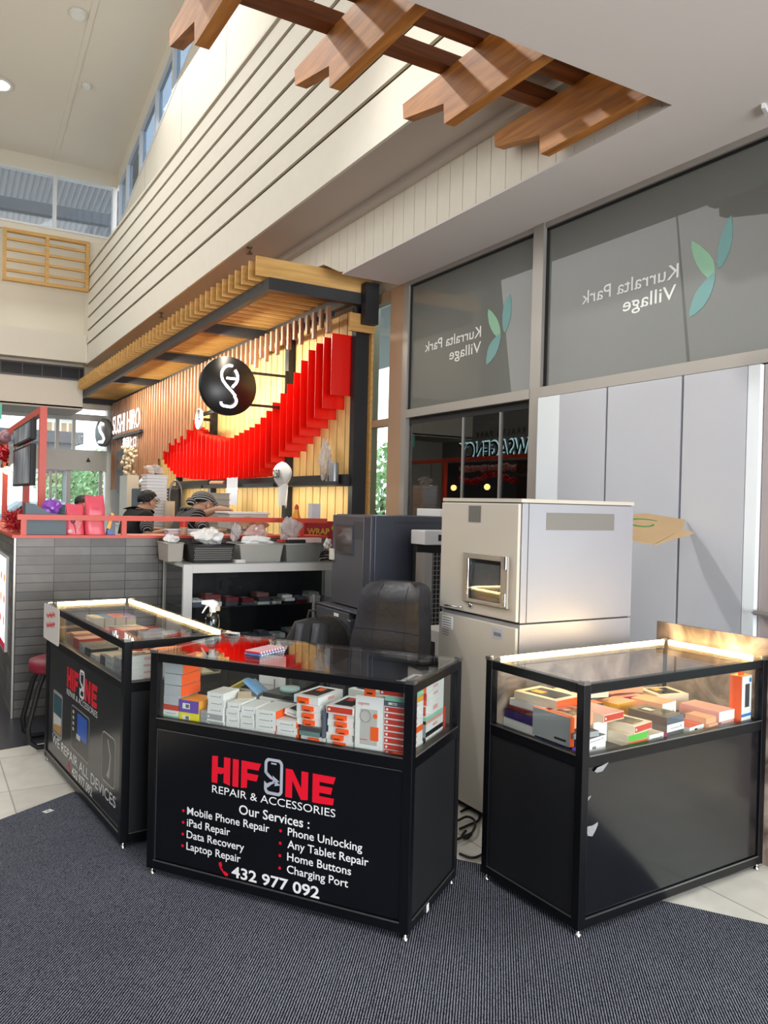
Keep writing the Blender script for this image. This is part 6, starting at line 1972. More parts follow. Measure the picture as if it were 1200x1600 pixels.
# foam tray stack
a, b = rY(228, 790, 8.75), rY(262, 790, 8.75)
fw = b.x - a.x
ztop = rY(245, 739, 8.75).z
FOAM = mat('white_foam', (242, 243, 244), 0.6, var=0.01)
tr = MB()
hT = 0.034
n = int((ztop - BENCH) / hT)
w2, d2 = fw / 2, 0.13
vs, fs = [], []
for (k_, zz) in ((0.90, 0.0), (0.93, 0.022), (1.0, 0.0265), (1.0, 0.0335)):
    vs += [(-w2 * k_, -d2 * k_, zz), (w2 * k_, -d2 * k_, zz), (w2 * k_, d2 * k_, zz), (-w2 * k_, d2 * k_, zz)]
for j in range(3):
    for i in range(4):
        fs.append((4 * j + i, 4 * j + (i + 1) % 4, 4 * j + 4 + (i + 1) % 4, 4 * j + 4 + i))
fs += [(3, 2, 1, 0), (12, 13, 14, 15)]
tr.add(vs, fs)
o = tr.build('foam_tray', FOAM, None, ((a.x + b.x) / 2, 8.88, BENCH + 0.001))
tag(o, 'white foam tray in the tall stack behind the man', 'tray', 'white foam trays in the tall stack')
for k in range(1, n):
    c = dup(o)
    c.location.z = BENCH + 0.001 + hT * k
    c.location.x += rn.uniform(-0.004, 0.004)
for k in range(4):
    pass
crumple('plastic_bag', 'clear wrap crumpled on top of the foam tray stack', 'bag', (o.location.x, 8.88, BENCH + hT * n + 0.062), 0.07, CBAG, 21, squash=(1.3, 1, 0.6))
c = rY(265, 793, 8.72)
tag(MB().lathe([(0.05, 0), (0.055, 0.005), (0.055, rY(265, 783, 8.72).z - BENCH), (0.02, rY(265, 783, 8.72).z - BENCH)], n=18).build('paper_roll', CARD['tan'], None, (c.x, 8.72, BENCH)), 'tan paper roll standing right of the foam trays', 'roll')
c = rY(275, 805, 9.0)
t = thing('mixer_tap', 'grey gooseneck mixer tap arching over the bench right of the foam trays', 'tap', (c.x + 0.03, 9.0, BENCH))
MB().tube([(0.03, 0, 0.0), (0.03, 0, 0.5)] + [(-0.04 + 0.07 * math.cos(a), 0, 0.5 + 0.16 * math.sin(a)) for a in [PI * k / 10 for k in range(1, 11)]] + [(-0.11, 0, 0.36)], 0.012, 8).build('spout', mat('tap_steel', (120, 122, 124), 0.3, 0.8), t)
MB().lathe([(0.03, 0), (0.03, 0.06)], (0.03, 0, 0), 12).build('base', CHROME, t)
c = rY(205, 735, 14.0)
# dried flower arrangement
t = thing('dried_flowers', 'pale dried flower arrangement in a box vase before the brown battens', 'vase', (3.33, 14.9, 0))
zf = rX(205, 765, 3.4).z
g = MB()
for k in range(110):
    a_ = rn.uniform(0, 6.28)
    r_ = rn.uniform(0, 0.22)
    g.ball((r_ * math.cos(a_) * 0.6, r_ * math.sin(a_) * 1.3, zf + rn.uniform(0.18, 0.75)), rn.uniform(0.02, 0.045), 7, 5)
g.build('blooms', mat('cream_blooms', (186, 170, 146), 0.7, var=0.15), t)
MB().box(-0.10, 0.10, -0.3, 0.3, BENCH + 0.001, zf + 0.25).build('vase', mat('pale_box_vase', (184, 178, 168), 0.5), t)
# black menu board at the left of the battens
a, b = rX(176, 735, 3.4), rX(187, 735, 3.4)
t = thing('menu_board', 'tall black menu board at the far left edge of the brown battens', 'board', (0, 0, 0))
MB().box(3.48, 3.53, b.y, a.y, rX(180, 770, 3.45).z, rX(180, 705, 3.45).z).build('board', BLKM, t)
MB().box(3.47, 3.48, b.y + 0.1, a.y - 0.1, rX(180, 735, 3.45).z, rX(180, 712, 3.45).z).build('dark_screen', mat('off_screen', (28, 30, 36), 0.1), t)
MB().box(3.53, 3.5515, b.y + 0.2, a.y - 0.2, 2.2, 2.4).build('bracket', BLKM, t)
# dark appliance behind the man
a, b = rX(222, 765, 3.3), rX(240, 765, 3.3)
t = thing('rice_cooker', 'black appliance with pale packets on top behind the foam trays', 'appliance', (3.35, 13.2, BENCH + 0.001))
MB().box(-0.18, 0.18, -0.8, 0.8, 0, 0.62).build('body', BLKM, t, bevel=0.02)
MB().ball((0, 0.3, 0.72), (0.15, 0.45, 0.10), 14, 8).build('packets', WBAG, t)

# bench stock in front: tubs, bottles, boxes
TUBM = mat('milky_tub', (222, 220, 210), 0.35, var=0.04)


def tubz(u0, u1, z0, z1, y, dep, label, m, lid):
    x0_, x1_ = rY(u0, 815, y).x, rY(u1, 815, y).x
    w, h = x1_ - x0_, z1 - z0
    t = thing('food_tub', label, 'tub', ((x0_ + x1_) / 2, y + dep / 2, z0))
    vs = []
    for k, z_ in ((0.92, 0), (1.0, h)):
        vs += [(-w / 2 * k, -dep / 2 * k, z_), (w / 2 * k, -dep / 2 * k, z_), (w / 2 * k, dep / 2 * k, z_), (-w / 2 * k, dep / 2 * k, z_)]
    MB().add(vs, [(3, 2, 1, 0), (0, 1, 5, 4), (1, 2, 6, 5), (2, 3, 7, 6), (3, 0, 4, 7), (4, 5, 6, 7)]).build('body', m, t, bevel=0.008)
    if lid:
        MB().box(-w / 2 - 0.012, w / 2 + 0.012, -dep / 2 - 0.012, dep / 2 + 0.012, h + 0.0005, h + 0.018).build('lid', WHT, t, bevel=0.004)
    return t


z1 = rY(390, 824, 6.6).z
z2 = rY(390, 800, 6.6).z
tubz(372, 412, BENCH + 0.001, z1 - 0.02, 6.6, 0.3, 'lower milky tub under the lidded one on the prep bench', TUBM, False)
tubz(358, 419, z1 - 0.019, z2 - 0.02, 6.58, 0.34, 'milky lidded tub the woman reaches for above the red rail', TUBM, True)
# sauce bottle, wrap box, glove box
c = rY(463, 815, 6.62)
t = thing('sauce_bottle', 'orange sauce bottle with red cap above the red rail', 'bottle', (c.x, 6.62, BENCH + 0.001))
hb = rY(463, 796, 6.62).z - BENCH
MB().lathe([(0.034, 0), (0.036, 0.01), (0.036, hb - 0.07), (0.022, hb - 0.02), (0.018, hb)], n=18).build('bottle', mat('orange_sauce', (244, 160, 40), 0.25), t)
MB().lathe([(0.019, hb), (0.019, hb + 0.02), (0.006, hb + 0.045)], n=12).build('cap', CARD['red'], t)
a, b = rY(452, 835, 6.48), rY(528, 815, 6.48)
t = thing('wrap_carton', 'long dark red WRAP carton behind the red rail near the slate kiosk', 'carton', ((a.x + b.x) / 2, 6.50, BENCH + 0.001))
w = b.x - a.x
hh = b.z - BENCH
MB().box(-w / 2, w / 2, -0.05, 0.05, 0, hh).build('carton', mat('dark_red_carton', (168, 34, 34), 0.45), t)
MB().text('WRAP', -0.06 - 0.02, hh - 0.115, 0.075, M=Matrix.Translation((0, -0.051, 0)), bold=0.03).build('lettering', mat('gold_print', (226, 178, 64), 0.4), t)
MB().ball((w / 2 - 0.05, -0.0515, hh - 0.06), (0.03, 0.001, 0.024), 12, 6).build('green_picture', CARD['lime'], t)
c = rY(491, 800, 6.85)
tag(MB().box(-0.045, 0.045, -0.04, 0.04, 0, rY(491, 787, 6.85).z - BENCH).build('carton', mat('white_blue_carton', (224, 224, 230), 0.5), None, (c.x, 6.85, BENCH + 0.001)), 'tall white carton standing left of the slate kiosk above the red rail', 'carton')
a, b = rY(263, 836, 6.24), rY(328, 836, 6.24)
tag(MB().box(a.x, b.x, 6.24, 6.36, LZ, LZ + 0.028).box(a.x - 0.01, b.x + 0.01, 6.235, 6.365, LZ + 0.028, LZ + 0.04).build('tray', mat('pale_blue_tray', (206, 214, 220), 0.35), bevel=0.003), 'pale flat lidded tray on the red ledge above the pale grey tub', 'tray')
c = rY(285, 832, 6.22)
t = thing('shaker', 'clear shaker with red lid on the red ledge before the woman', 'shaker', (c.x, 6.19, LZ))
MB().lathe([(0.028, 0.0), (0.03, 0.06)], n=14).build('jar', mat('spice_jar', (198, 176, 150), 0.3), t)
MB().lathe([(0.031, 0.0605), (0.031, 0.11)], n=14).build('lid', CARD['red'], t)
c = rY(400, 838, 6.24)
crumple('bread_bag', 'clear bag of browned food on the red ledge below the tubs', 'bag', (c.x - 0.02, 6.27, LZ + 0.082), 0.07, mat('browned_food_film', (182, 156, 118), 0.3, var=0.35, vscale=25), 31, squash=(1.5, 0.8, 0.75))
# hanging white bag, film, papers at the back shelf
c = rX(443, 742, 3.60)
t = thing('hanging_bag', 'white bag with black 250 label hanging from the shelf below the red fins', 'bag', (3.58, c.y, c.z))
MB().surf(lambda u, v: (0.055 * math.cos(2 * PI * u) * math.sin(PI * v) * (1 + 0.2 * math.sin(9 * u + 4 * v)), 0.22 * math.sin(2 * PI * u) * (math.sin(PI * v) ** 0.5) * (1 + 0.16 * math.sin(14 * u + 5 * v)), -0.15 + 0.30 * v + 0.02 * math.sin(25 * u) * math.sin(PI * v)), 30, 14, smooth=False).build('bag', WBAG, t)
MB().surf(lambda u, v: (0.03 * math.cos(2 * PI * u), -0.04 + 0.13 * math.sin(2 * PI * u) * (0.7 + 0.3 * v), -0.36 + 0.24 * v + 0.02 * math.sin(12 * u)), 14, 4, smooth=False).build('tail', WBAG, t)
MB().text('250', 0.0, -0.035, 0.13, align='C', width=0.2, bold=0.02, M=Ms(-0.068)).build('label', BLKM, t)
c = rX(502, 705, 3.65)
crumple('hanging_film', 'translucent white bag slumped on the shelf under the right end of the fins', 'bag', (3.72, c.y + 0.05, 2.0), 0.105, CBAG, 41, squash=(0.35, 1.0, 1.75))
c = rX(520, 727, 3.7)
tag(MB().lathe([(0.05, 0), (0.05, 0.20), (0.046, 0.22)], n=18).build('cup_tube', mat('grey_cup_tube', (150, 152, 154), 0.35, 0.4), None, (3.715, c.y, 1.7515)), 'grey cylinder standing on the shelf right of the translucent bag', 'cup')
c = rX(361, 758, 3.62)
tag(MB().box(3.63, 3.632, c.y - 0.22, c.y + 0.2, 1.50, 1.86).build('paper_sheet', mat('bluish_paper', (222, 226, 240), 0.5)), 'white paper sheet taped to the shelf edge below the fins', 'paper')
c = rX(330, 763, 3.5)
tag(MB().tube([(3.70, 11.35, 1.80), (3.70, 10.75, 1.79)], 0.035, 8).build('tan_pack', mat('tan_pack', (176, 132, 98), 0.5)), 'tan rolled pack lying on the shelf above the woman', 'pack')
a, b = rY(312, 775, 8.9), rY(353, 775, 8.9)
for k in range(8):
    tag(MB().box(a.x, b.x, 8.78, 9.02, 0, 0.056).box(a.x - 0.01, b.x + 0.01, 8.77, 9.03, 0.056, 0.066).build('clear_container', mat('smoky_container', (176, 172, 164), 0.3, var=0.08), None, (0, 0, BENCH + 0.001 + 0.067 * k + (0.0)), bevel=0.003), 'smoky plastic container in the stack behind the woman', 'container', 'smoky containers in the stack behind the woman')
# outside and exit sign
c = rY(0, 643, 12.0)
t = thing('exit_sign', 'green exit sign at the left photo edge, only its end in view', 'sign', (c.x - 0.23, 12.0, c.z))
MB().box(-0.25, 0.25, -0.03, 0.03, -0.10, 0.10).build('box', mat('lit_green_sign', (64, 150, 130), 0.4, emit=0.5), t)
MB().tube([(0, 0, 0.1), (0, 0, 0.6), (0, 4.85, 0.6)], 0.012, 6).build('rod', WHT, t)
# ================================================================== OUTSIDE
struct('ground_street', MB().box(-40, 80, 18.45, 140, -0.12, -0.03).box(4.3, 80, -8, 18.45, -0.12, -0.03), mat('pale_asphalt', (150, 150, 150), 0.8))
# grey shop roof across the street
a, b = rY(-140, 668, 30), rY(131, 676, 30)
t = thing('shop_building', 'low grey building with flat deep roof edge beyond the entrance glazing', 'building', (0, 0, 0))
MB().box(a.x, b.x, 30, 36, b.z - 0.40, b.z).build('roof_edge', mat('grey_roof_edge', (104, 104, 110), 0.6), t)
MB().box(a.x, b.x - 0.25, 30.3, 36, b.z - 1.35, b.z - 0.40).box(a.x, a.x + 0.3, 30.3, 36, -0.03, b.z - 1.35).build('wall', mat('grey_shop_wall', (136, 136, 140), 0.7), t)
MB().box(b.x - 0.6, b.x - 0.45, 30.4, 30.55, -0.03, b.z - 1.35).build('post', mat('grey_shop_wall', (136, 136, 140), 0.7), t)
a, b = rY(70, 650, 62), rY(116, 632, 62)
t = thing('apartment_block', 'white and tan block of flats rising beyond the grey roof', 'building', (0, 0, 0))
MB().box(a.x, b.x, 62, 70, -0.03, b.z + 1.5).build('wall', mat('flats_white', (222, 216, 206), 0.7), t)
for j in range(3):
    for i in range(4):
        x = a.x + 0.15 + i * (b.x - a.x) / 4
        z = b.z - 1.2 - j * 1.45 + 0.5
        MB().box(x, x + 0.34, 61.96, 62.0, z, z + 0.75).build('window', mat('flats_tan', (168, 138, 108), 0.6), t)
    MB().box(a.x - 0.1, b.x + 0.1, 61.7, 62, b.z - 1.45 * j - 1.1, b.z - 1.45 * j - 1.0).build('balcony_slab', mat('flats_slab', (206, 204, 200), 0.7), t)
LEAF = [mat('leaf_light', (176, 200, 150), 0.7, var=0.4, vscale=3), mat('leaf_mid', (142, 176, 132), 0.7, var=0.4, vscale=3)]
BARK = mat('bark', (96, 84, 72), 0.8)


def tree(label, x, y, z0, zc_, rx, rz, seed, n=900):
    r_ = random.Random(seed)
    t = thing('street_tree', label, 'tree', (x, y, -0.03), 0, 'street trees beyond the glazing')
    g = MB()
    for k in range(n):
        while True:
            p = Vector((r_.uniform(-1, 1), r_.uniform(-1, 1), r_.uniform(-1, 1)))
            if 0.25 < p.length < 1:
                break
        c = Vector((p.x * rx, p.y * rx, zc_ + p.z * rz))
        d = Vector((r_.gauss(0, 1), r_.gauss(0, 1), r_.gauss(0, 1))).normalized()
        e = d.orthogonal().normalized()
        f = d.cross(e)
        s_ = 0.16 * rx / 1.5
        g.add([c - e * s_, c + f * s_ * 0.5, c + e * s_, c - f * s_ * 0.5], [(0, 1, 2, 3)], r_.randint(0, 1))
    g.build('crown', LEAF, t)
    MB().tube([(0, 0, 0), (0.05, 0, zc_ * 0.5), (0, 0, zc_)], [0.12, 0.09, 0.05], 8).tube([(0.04, 0, zc_ * 0.55), (rx * 0.5, 0.1, zc_ + 0.2)], [0.06, 0.03], 6).tube([(0.04, 0, zc_ * 0.5), (-rx * 0.5, -0.1, zc_ + 0.2)], [0.06, 0.03], 6).build('trunk', BARK, t)


for u, y, zc_, rx, rz, s_, lab in ((100, 42, 2.5, 1.5, 1.3, 1, 'loose green street tree left in the entrance door glass'), (132, 47, 2.7, 2.0, 1.4, 2, 'wide green street tree at the middle of the entrance door glass'), (166, 38.5, 2.6, 1.3, 1.3, 3, 'green street tree at the right edge of the entrance door glass')):
    tree(lab, rY(u, 770, y).x, y, 0, zc_, rx, rz, s_)
c = rX(598, 740, 9.0)
tree('green street tree beyond the narrow side window', c.x, c.y, 0, 1.7, 0.9, 1.3, 5, 1100)
c = rX(600, 480, 5.2)
tag(MB().box(4.5, 6.5, c.y - 3.5, c.y + 3, 3.75, 3.9).build('verandah_roof', mat('grey_verandah', (150, 152, 160), 0.6)), 'grey verandah roof outside the narrow side window', 'roof')
t = thing('low_shop', 'white low shop with red band far beyond the entrance doors', 'building', (0, 0, 0))
a, b = rY(70, 775, 52), rY(175, 762, 52)
MB().box(a.x, b.x, 52, 56, -0.03, b.z - 0.2).build('wall', mat('white_shop_wall', (226, 226, 226), 0.6), t)
MB().box(a.x, b.x, 51.95, 52, b.z - 0.25, b.z).build('red_band', mat('red_band', (190, 60, 64), 0.5), t)


def car(label, x, y, m):
    t = thing('car', label, 'car', (x, y, -0.03))
    MB().prism([(-2.1, -0.85, 0.3), (2.1, -0.85, 0.3), (2.15, -0.85, 0.7), (1.2, -0.85, 0.92), (0.7, -0.85, 1.4), (-1.1, -0.85, 1.42), (-1.8, -0.85, 0.95), (-2.15, -0.85, 0.85)], (0, 1.7, 0)).build('body', m, t, bevel=0.06)
    MB().prism([(-1.5, -0.86, 0.95), (1.0, -0.86, 0.95), (0.6, -0.86, 1.34), (-1.05, -0.86, 1.36)], (0, 0.02, 0)).build('side_window', mat('car_glass', (40, 46, 54), 0.1), t)
    for xx in (-1.3, 1.3):
        for yy in (-0.86, 0.66):
            MB().lathe([(0.0, 0), (0.32, 0), (0.32, 0.2), (0.0, 0.2)], M=Matrix.Translation((xx, yy + 0.2, 0.32)) @ Matrix.Rotation(PI / 2, 4, 'X'), n=18).build('wheel', mat('tyre', (24, 24, 26), 0.8), t)


car('silver blue car parked beyond the entrance doors, on the left', rY(92, 780, 26).x, 26.0, mat('car_silver', (176, 186, 196), 0.3, 0.3))
car('white car parked beyond the entrance doors, on the right', rY(150, 780, 28.2).x + 1.2, 28.2, mat('car_white', (226, 228, 230), 0.3))

# ================================================================== PEOPLE
SKIN = mat('skin', (214, 166, 138), 0.5, var=0.05, vscale=20)
HAIR = mat('black_hair', (18, 17, 18), 0.5, var=0.3, vscale=60)
SHIRT = mat('black_polo', (26, 26, 29), 0.75, var=0.15, vscale=30)
GLOVE = mat('white_glove', (232, 226, 222), 0.35)


def stripes(name, a, b_, sc, rot, th=0.68):
    m = bpy.data.materials.new(name)
    m.use_nodes = True
    nt = m.node_tree
    b = nt.nodes['Principled BSDF']
    b.inputs['Roughness'].default_value = 0.7
    tc = nt.nodes.new('ShaderNodeTexCoord')
    mp = nt.nodes.new('ShaderNodeMapping')
    mp.inputs['Rotation'].default_value = rot
    w = nt.nodes.new('ShaderNodeTexWave')
    w.inputs['Scale'].default_value = sc
    nt.links.new(tc.outputs['Object'], mp.inputs[0])
    nt.links.new(mp.outputs[0], w.inputs['Vector'])
    r = nt.nodes.new('ShaderNodeValToRGB')
    r.color_ramp.interpolation = 'CONSTANT'
    e = r.color_ramp.elements
    e[0].position, e[1].position = 0, th
    e[0].color, e[1].color = lin(a), lin(b_)
    nt.links.new(w.outputs['Fac'], r.inputs[0])
    nt.links.new(r.outputs[0], b.inputs['Base Color'])
    return m


STRP = stripes('pinstripe_sleeve', (24, 24, 27), (190, 190, 188), 18, (0, 0.5, 0.3), 0.82)
STRW = stripes('striped_headwrap', (22, 22, 25), (206, 204, 198), 14, (0.3, 0.9, 0.5), 0.8)


STRS = stripes('pinstripe_shirt', (24, 24, 27), (176, 176, 174), 11, (0, 0.9, 0.2), 0.94)


def skinned(name, verts, edges, root, m, parent, sub=2):
    """verts: name -> (point, radius or (rx, ry)); edges between names"""
    ks = list(verts)
    me = bpy.data.meshes.new(name)
    me.from_pydata([verts[k][0] for k in ks], [(ks.index(a), ks.index(b)) for a, b in edges], [])
    o = bpy.data.objects.new(name, me)
    COL.objects.link(o)
    md = o.modifiers.new('skin', 'SKIN')
    md.use_smooth_shade = True
    for i, k in enumerate(ks):
        r_ = verts[k][1]
        sv = me.skin_vertices[0].data[i]
        sv.radius = r_ if isinstance(r_, tuple) else (r_, r_)
        sv.use_root = (k == root)
    sd = o.modifiers.new('smooth', 'SUBSURF')
    sd.levels = sd.render_levels = sub
    me.materials.append(m)
    o.parent = parent
    return o


def hand(V, E, wrist, key, d, up, s=1.0):
    """palm and five separate bent fingers growing from the wrist key along d"""
    d = Vector(d).normalized()
    up = Vector(up)
    up = (up - d * up.dot(d)).normalized()
    sd = d.cross(up)
    w = Vector(V[wrist][0])
    V[key + 'palm'] = (w + d * 0.055 * s, (0.022 * s, 0.034 * s))
    E.append((wrist, key + 'palm'))
    for i, (off, L) in enumerate(((-0.026, 0.062), (-0.009, 0.07), (0.009, 0.066), (0.024, 0.052))):
        b = w + d * 0.085 * s + sd * off * s
        V[key + 'k%d' % i] = (b, 0.0105 * s)
        V[key + 'm%d' % i] = (b + (d * 0.55 - up * 0.18) * L * s, 0.0095 * s)
        V[key + 't%d' % i] = (b + (d * 0.85 - up * 0.5) * L * s, 0.0075 * s)
        E += [(key + 'palm', key + 'k%d' % i), (key + 'k%d' % i, key + 'm%d' % i), (key + 'm%d' % i, key + 't%d' % i)]
    V[key + 'th1'] = (w + d * 0.045 * s - sd * 0.045 * s, 0.0115 * s)
    V[key + 'th2'] = (w + d * 0.078 * s - sd * 0.058 * s - up * 0.012 * s, 0.009 * s)
    E += [(key + 'palm', key + 'th1'), (key + 'th1', key + 'th2')]


def person(name_label, loc, rz, head_tilt, arms, shirt_m, sleeve_m, hip_z, sh_z, lean, head_off, top_z, short=True, glove=False):
    """standing worker facing local -Y; arms: {side: (elbow, wrist, hand direction)} in local coordinates"""
    t = thing('person', name_label, 'person', loc, rz)
    V, E = {}, []
    hx = lean
    V['pelvis'] = ((0, 0.02, hip_z), (0.155, 0.11))
    V['waist'] = ((0, 0.02 - 0.45 * hx, hip_z + 0.18), (0.14, 0.10))
    V['chest'] = ((0, 0.0 - 0.85 * hx, sh_z - 0.12), (0.15, 0.105))
    V['neckb'] = ((0, 0.01 - 1.05 * hx, sh_z + 0.015), (0.060, 0.055))
    V['neck'] = ((0, -0.01 - 1.15 * hx, sh_z + 0.075), 0.052)
    hc = Vector((0, -0.04 - 1.25 * hx, top_z - 0.115)) + Vector(head_off)
    V['jaw'] = (tuple(hc + Vector((0, -0.035, -0.055))), (0.052, 0.058))
    V['skull'] = (tuple(hc + Vector((0, 0.015, 0.02))), (0.072, 0.088))
    V['crown'] = (tuple(hc + Vector((0, 0.02, 0.06))), (0.055, 0.068))
    E += [('pelvis', 'waist'), ('waist', 'chest'), ('chest', 'neckb'), ('neckb', 'neck'), ('neck', 'jaw'), ('jaw', 'skull'), ('skull', 'crown')]
    for s_ in (-1, 1):
        k = 'l' if s_ < 0 else 'r'
        V[k + 'hip'] = ((s_ * 0.095, 0.02, hip_z - 0.08), 0.088)
        V[k + 'knee'] = ((s_ * 0.10, -0.01, hip_z * 0.53), 0.058)
        V[k + 'ank'] = ((s_ * 0.10, 0.03, 0.09), 0.04)
        V[k + 'toe'] = ((s_ * 0.11, -0.12, 0.04), 0.035)
        E += [('pelvis', k + 'hip'), (k + 'hip', k + 'knee'), (k + 'knee', k + 'ank'), (k + 'ank', k + 'toe')]
        el, wr, hd = arms[s_]
        V[k + 'sh'] = ((s_ * 0.165, 0.0 - 0.95 * hx, sh_z - 0.03), 0.052)
        V[k + 'el'] = (el, 0.042)
        V[k + 'wr'] = (wr, 0.027)
        E += [('chest', k + 'sh'), (k + 'sh', k + 'el'), (k + 'el', k + 'wr')]
        hand(V, E, k + 'wr', k, hd, (0, 0, 1))
    skinned('body', V, E, 'pelvis', SKIN, t)
    # shirt: torso and sleeves
    S, F = {}, []
    for k in ('pelvis', 'waist', 'chest', 'neckb'):
        p, r_ = V[k]
        S[k] = (p, (r_[0] + 0.035, r_[1] + 0.035) if k != 'neckb' else (0.125, 0.105))
    S['collar'] = ((0, 0.0 - 1.09 * hx, sh_z + 0.06), (0.074, 0.070))
    F += [('pelvis', 'waist'), ('waist', 'chest'), ('chest', 'neckb'), ('neckb', 'collar')]
    S2, F2 = {}, []
    for s_, k in ((-1, 'l'), (1, 'r')):
        sh, el = Vector(V[k + 'sh'][0]), Vector(V[k + 'el'][0])
        S[k + 'sh'] = (tuple(sh + Vector((0, 0, 0.012))), 0.092)
        S[k + 'se'] = (tuple(sh + (el - sh) * 0.25), 0.078)
        F += [('chest', k + 'sh'), (k + 'sh', k + 'se')]
        q = {'a': (tuple(sh + (el - sh) * 0.10), 0.079), 'b': (tuple(sh + (el - sh) * (0.9 if short else 1.0)), 0.068)}
        skinned('sleeve', q, [('a', 'b')], 'a', sleeve_m, t, 2)
    skinned('shirt', S, F, 'pelvis', shirt_m, t)
    T, G = {}, []
    for k in ('pelvis', 'lhip', 'rhip', 'lknee', 'rknee', 'lank', 'rank'):
        p, r_ = V[k]
        T[k] = (p, (r_[0] + 0.012, r_[1] + 0.012) if isinstance(r_, tuple) else r_ + 0.016)
    G = [('pelvis', 'lhip'), ('lhip', 'lknee'), ('lknee', 'lank'), ('pelvis', 'rhip'), ('rhip', 'rknee'), ('rknee', 'rank')]
    skinned('trousers', T, G, 'pelvis', mat('black_trousers', (22, 22, 25), 0.8), t)
    # face
    n = MB()
    n.prism([(-0.013, hc.y - 0.086, hc.z - 0.022), (0.013, hc.y - 0.086, hc.z - 0.022), (0.004, hc.y - 0.080, hc.z + 0.018), (-0.004, hc.y - 0.080, hc.z + 0.018)], (0, -0.001, 0))
    n.ball((0, hc.y - 0.094, hc.z - 0.017), (0.013, 0.018, 0.011), 8, 6)
    for s_ in (-1, 1):
        n.ball((s_ * 0.078, hc.y + 0.01, hc.z - 0.01), (0.010, 0.020, 0.032), 8, 6)
    n.build('nose_and_ears', SKIN, t)
    n = MB()
    for s_ in (-1, 1):
        n.ball((s_ * 0.032, hc.y - 0.075, hc.z + 0.008), (0.013, 0.008, 0.007), 8, 6)
        n.box(s_ * 0.032 - 0.018, s_ * 0.032 + 0.018, hc.y - 0.088, hc.y - 0.078, hc.z + 0.026, hc.z + 0.031)
    n.build('eyes', HAIR, t)
    MB().ball((0, hc.y - 0.086, hc.z - 0.052), (0.022, 0.007, 0.006), 10, 6).build('mouth', mat('lips', (176, 104, 94), 0.5), t)
    return t, hc


def cap_hair(t, hc, m, name, low=0.0, r=(0.084, 0.100, 0.088), front=-0.055):
    """hair cap over the back and top of the head"""
    g = MB()
    vs = lambda u, v: None

    def fn(u, v):
        a = 2 * PI * u
        k_ = min(1, max(0, (math.sin(a) + 0.55) / 0.8))
        lim = PI * (0.36 + 0.22 * k_) + low
        th = lim * v
        j_ = 1 + 0.035 * math.sin(23 * a + 9 * v) * math.sin(17 * v + 3 * a) + 0.02 * math.sin(41 * a)
        return (hc.x + r[0] * j_ * math.sin(th) * math.cos(a), hc.y + 0.018 + r[1] * j_ * math.sin(th) * math.sin(a), hc.z + 0.025 + r[2] * j_ * math.cos(th))
    g.surf(fn, 48, 16, smooth=False)
    return g.build(name, m, t, solid=-0.012)


def glasses(t, hc):
    g = MB()
    for s_ in (-1, 1):
        g.tube([(s_ * 0.034 + 0.022 * math.cos(a), hc.y - 0.094, hc.z + 0.008 + 0.017 * math.sin(a)) for a in [2 * PI * k / 14 for k in range(14)]], 0.0025, 5, closed=True)
        g.tube([(s_ * 0.056, hc.y - 0.094, hc.z + 0.012), (s_ * 0.082, hc.y + 0.0, hc.z + 0.010)], 0.0025, 5)
    g.tube([(-0.012, hc.y - 0.094, hc.z + 0.010), (0.012, hc.y - 0.094, hc.z + 0.010)], 0.0025, 5)
    g.build('glasses', mat('dark_glasses_rim', (40, 36, 36), 0.3), t)


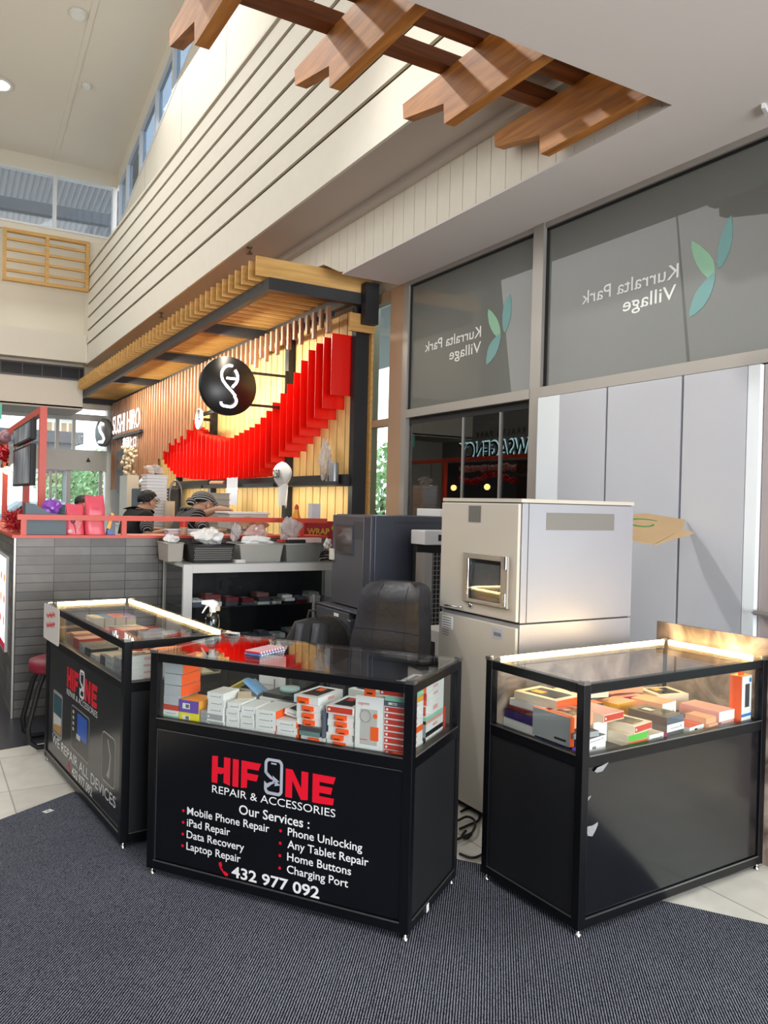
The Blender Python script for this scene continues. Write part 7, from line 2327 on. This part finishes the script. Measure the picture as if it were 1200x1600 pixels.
# the man: faces the foam trays (towards +X)
rzm = PI / 2 + 0.25
h = rY(216, 790, 8.2)
ztp = rY(216, 766, 8.2).z
base = Vector((h.x - 0.10, 8.2, 0.004))
t, hc = person('man with short black hair in black polo, head bowed over the bench, seen side-on', base, rzm, 0, {
    -1: ((-0.24, -0.08, 1.185), (-0.18, -0.33, 1.225), (0.2, -1, 0)), 1: ((0.25, -0.10, 1.175), (0.17, -0.35, 1.235), (-0.1, -1, 0))}, SHIRT, STRP, 0.86, 1.385, 0.12, (0, -0.035, 0.0), ztp)
cap_hair(t, hc, HAIR, 'hair', 0.1, (0.086, 0.102, 0.092))
glasses(t, hc)
# the woman: bent forward, arms reaching right along the bench
rzw = PI / 2 + 0.10
h = rY(302, 790, 7.45)
ztp = rY(300, 770, 7.45).z
base = Vector((h.x - 0.20, 7.45, 0.004))
R_ = Matrix.Rotation(-rzw, 3, 'Z')
w1 = R_ @ (rY(343, 794, 7.12) - base)
w2 = R_ @ (rY(346, 830, 7.02) - base)
t, hc = person('woman in striped headwrap and glasses reaching with gloved hands across the prep bench', base, rzw, 0, {
    1: (tuple(w1 * 0.55 + Vector((0.10, -0.10, 0.60))), tuple(w1), (-0.2, -1, -0.1)), -1: ((-0.25, -0.24, 1.24), tuple(w2), (0.1, -1, 0.05))}, STRS, STRP, 0.84, 1.41, 0.20, (0, -0.045, 0.0), ztp)
cap_hair(t, hc, HAIR, 'hair', -0.25, (0.085, 0.100, 0.088))
g = MB()
g.surf(lambda u, v: (hc.x + 0.094 * math.sin(1.50 * v) * math.cos(2 * PI * u), hc.y + 0.03 + 0.122 * math.sin(1.50 * v) * math.sin(2 * PI * u), hc.z + 0.035 + 0.098 * math.cos(1.50 * v) + 0.012 * math.sin(2 * PI * u) * v), 36, 12)
g.ball((hc.x, hc.y + 0.15, hc.z + 0.03), (0.035, 0.05, 0.04), 12, 8)
g.build('headwrap', STRW, t)
glasses(t, hc)
# customer beyond the pink pouches
h = rY(125, 790, 12.5)
ztp = rY(125, 775, 12.5).z
t, hc = person('person in dark clothes with black hair behind the pink pouches, only the head showing', Vector((h.x, 12.5, 0.004)), 0.2, 0, {
    -1: ((-0.27, 0.03, ztp - 0.58), (-0.26, -0.08, ztp - 0.80), (0, -0.3, -1)), 1: ((0.27, 0.03, ztp - 0.58), (0.26, -0.08, ztp - 0.80), (0, -0.3, -1))}, SHIRT, SHIRT, 0.80, ztp - 0.28, 0.02, (0, 0, 0), ztp)
cap_hair(t, hc, HAIR, 'hair', 0.45, (0.092, 0.112, 0.098))
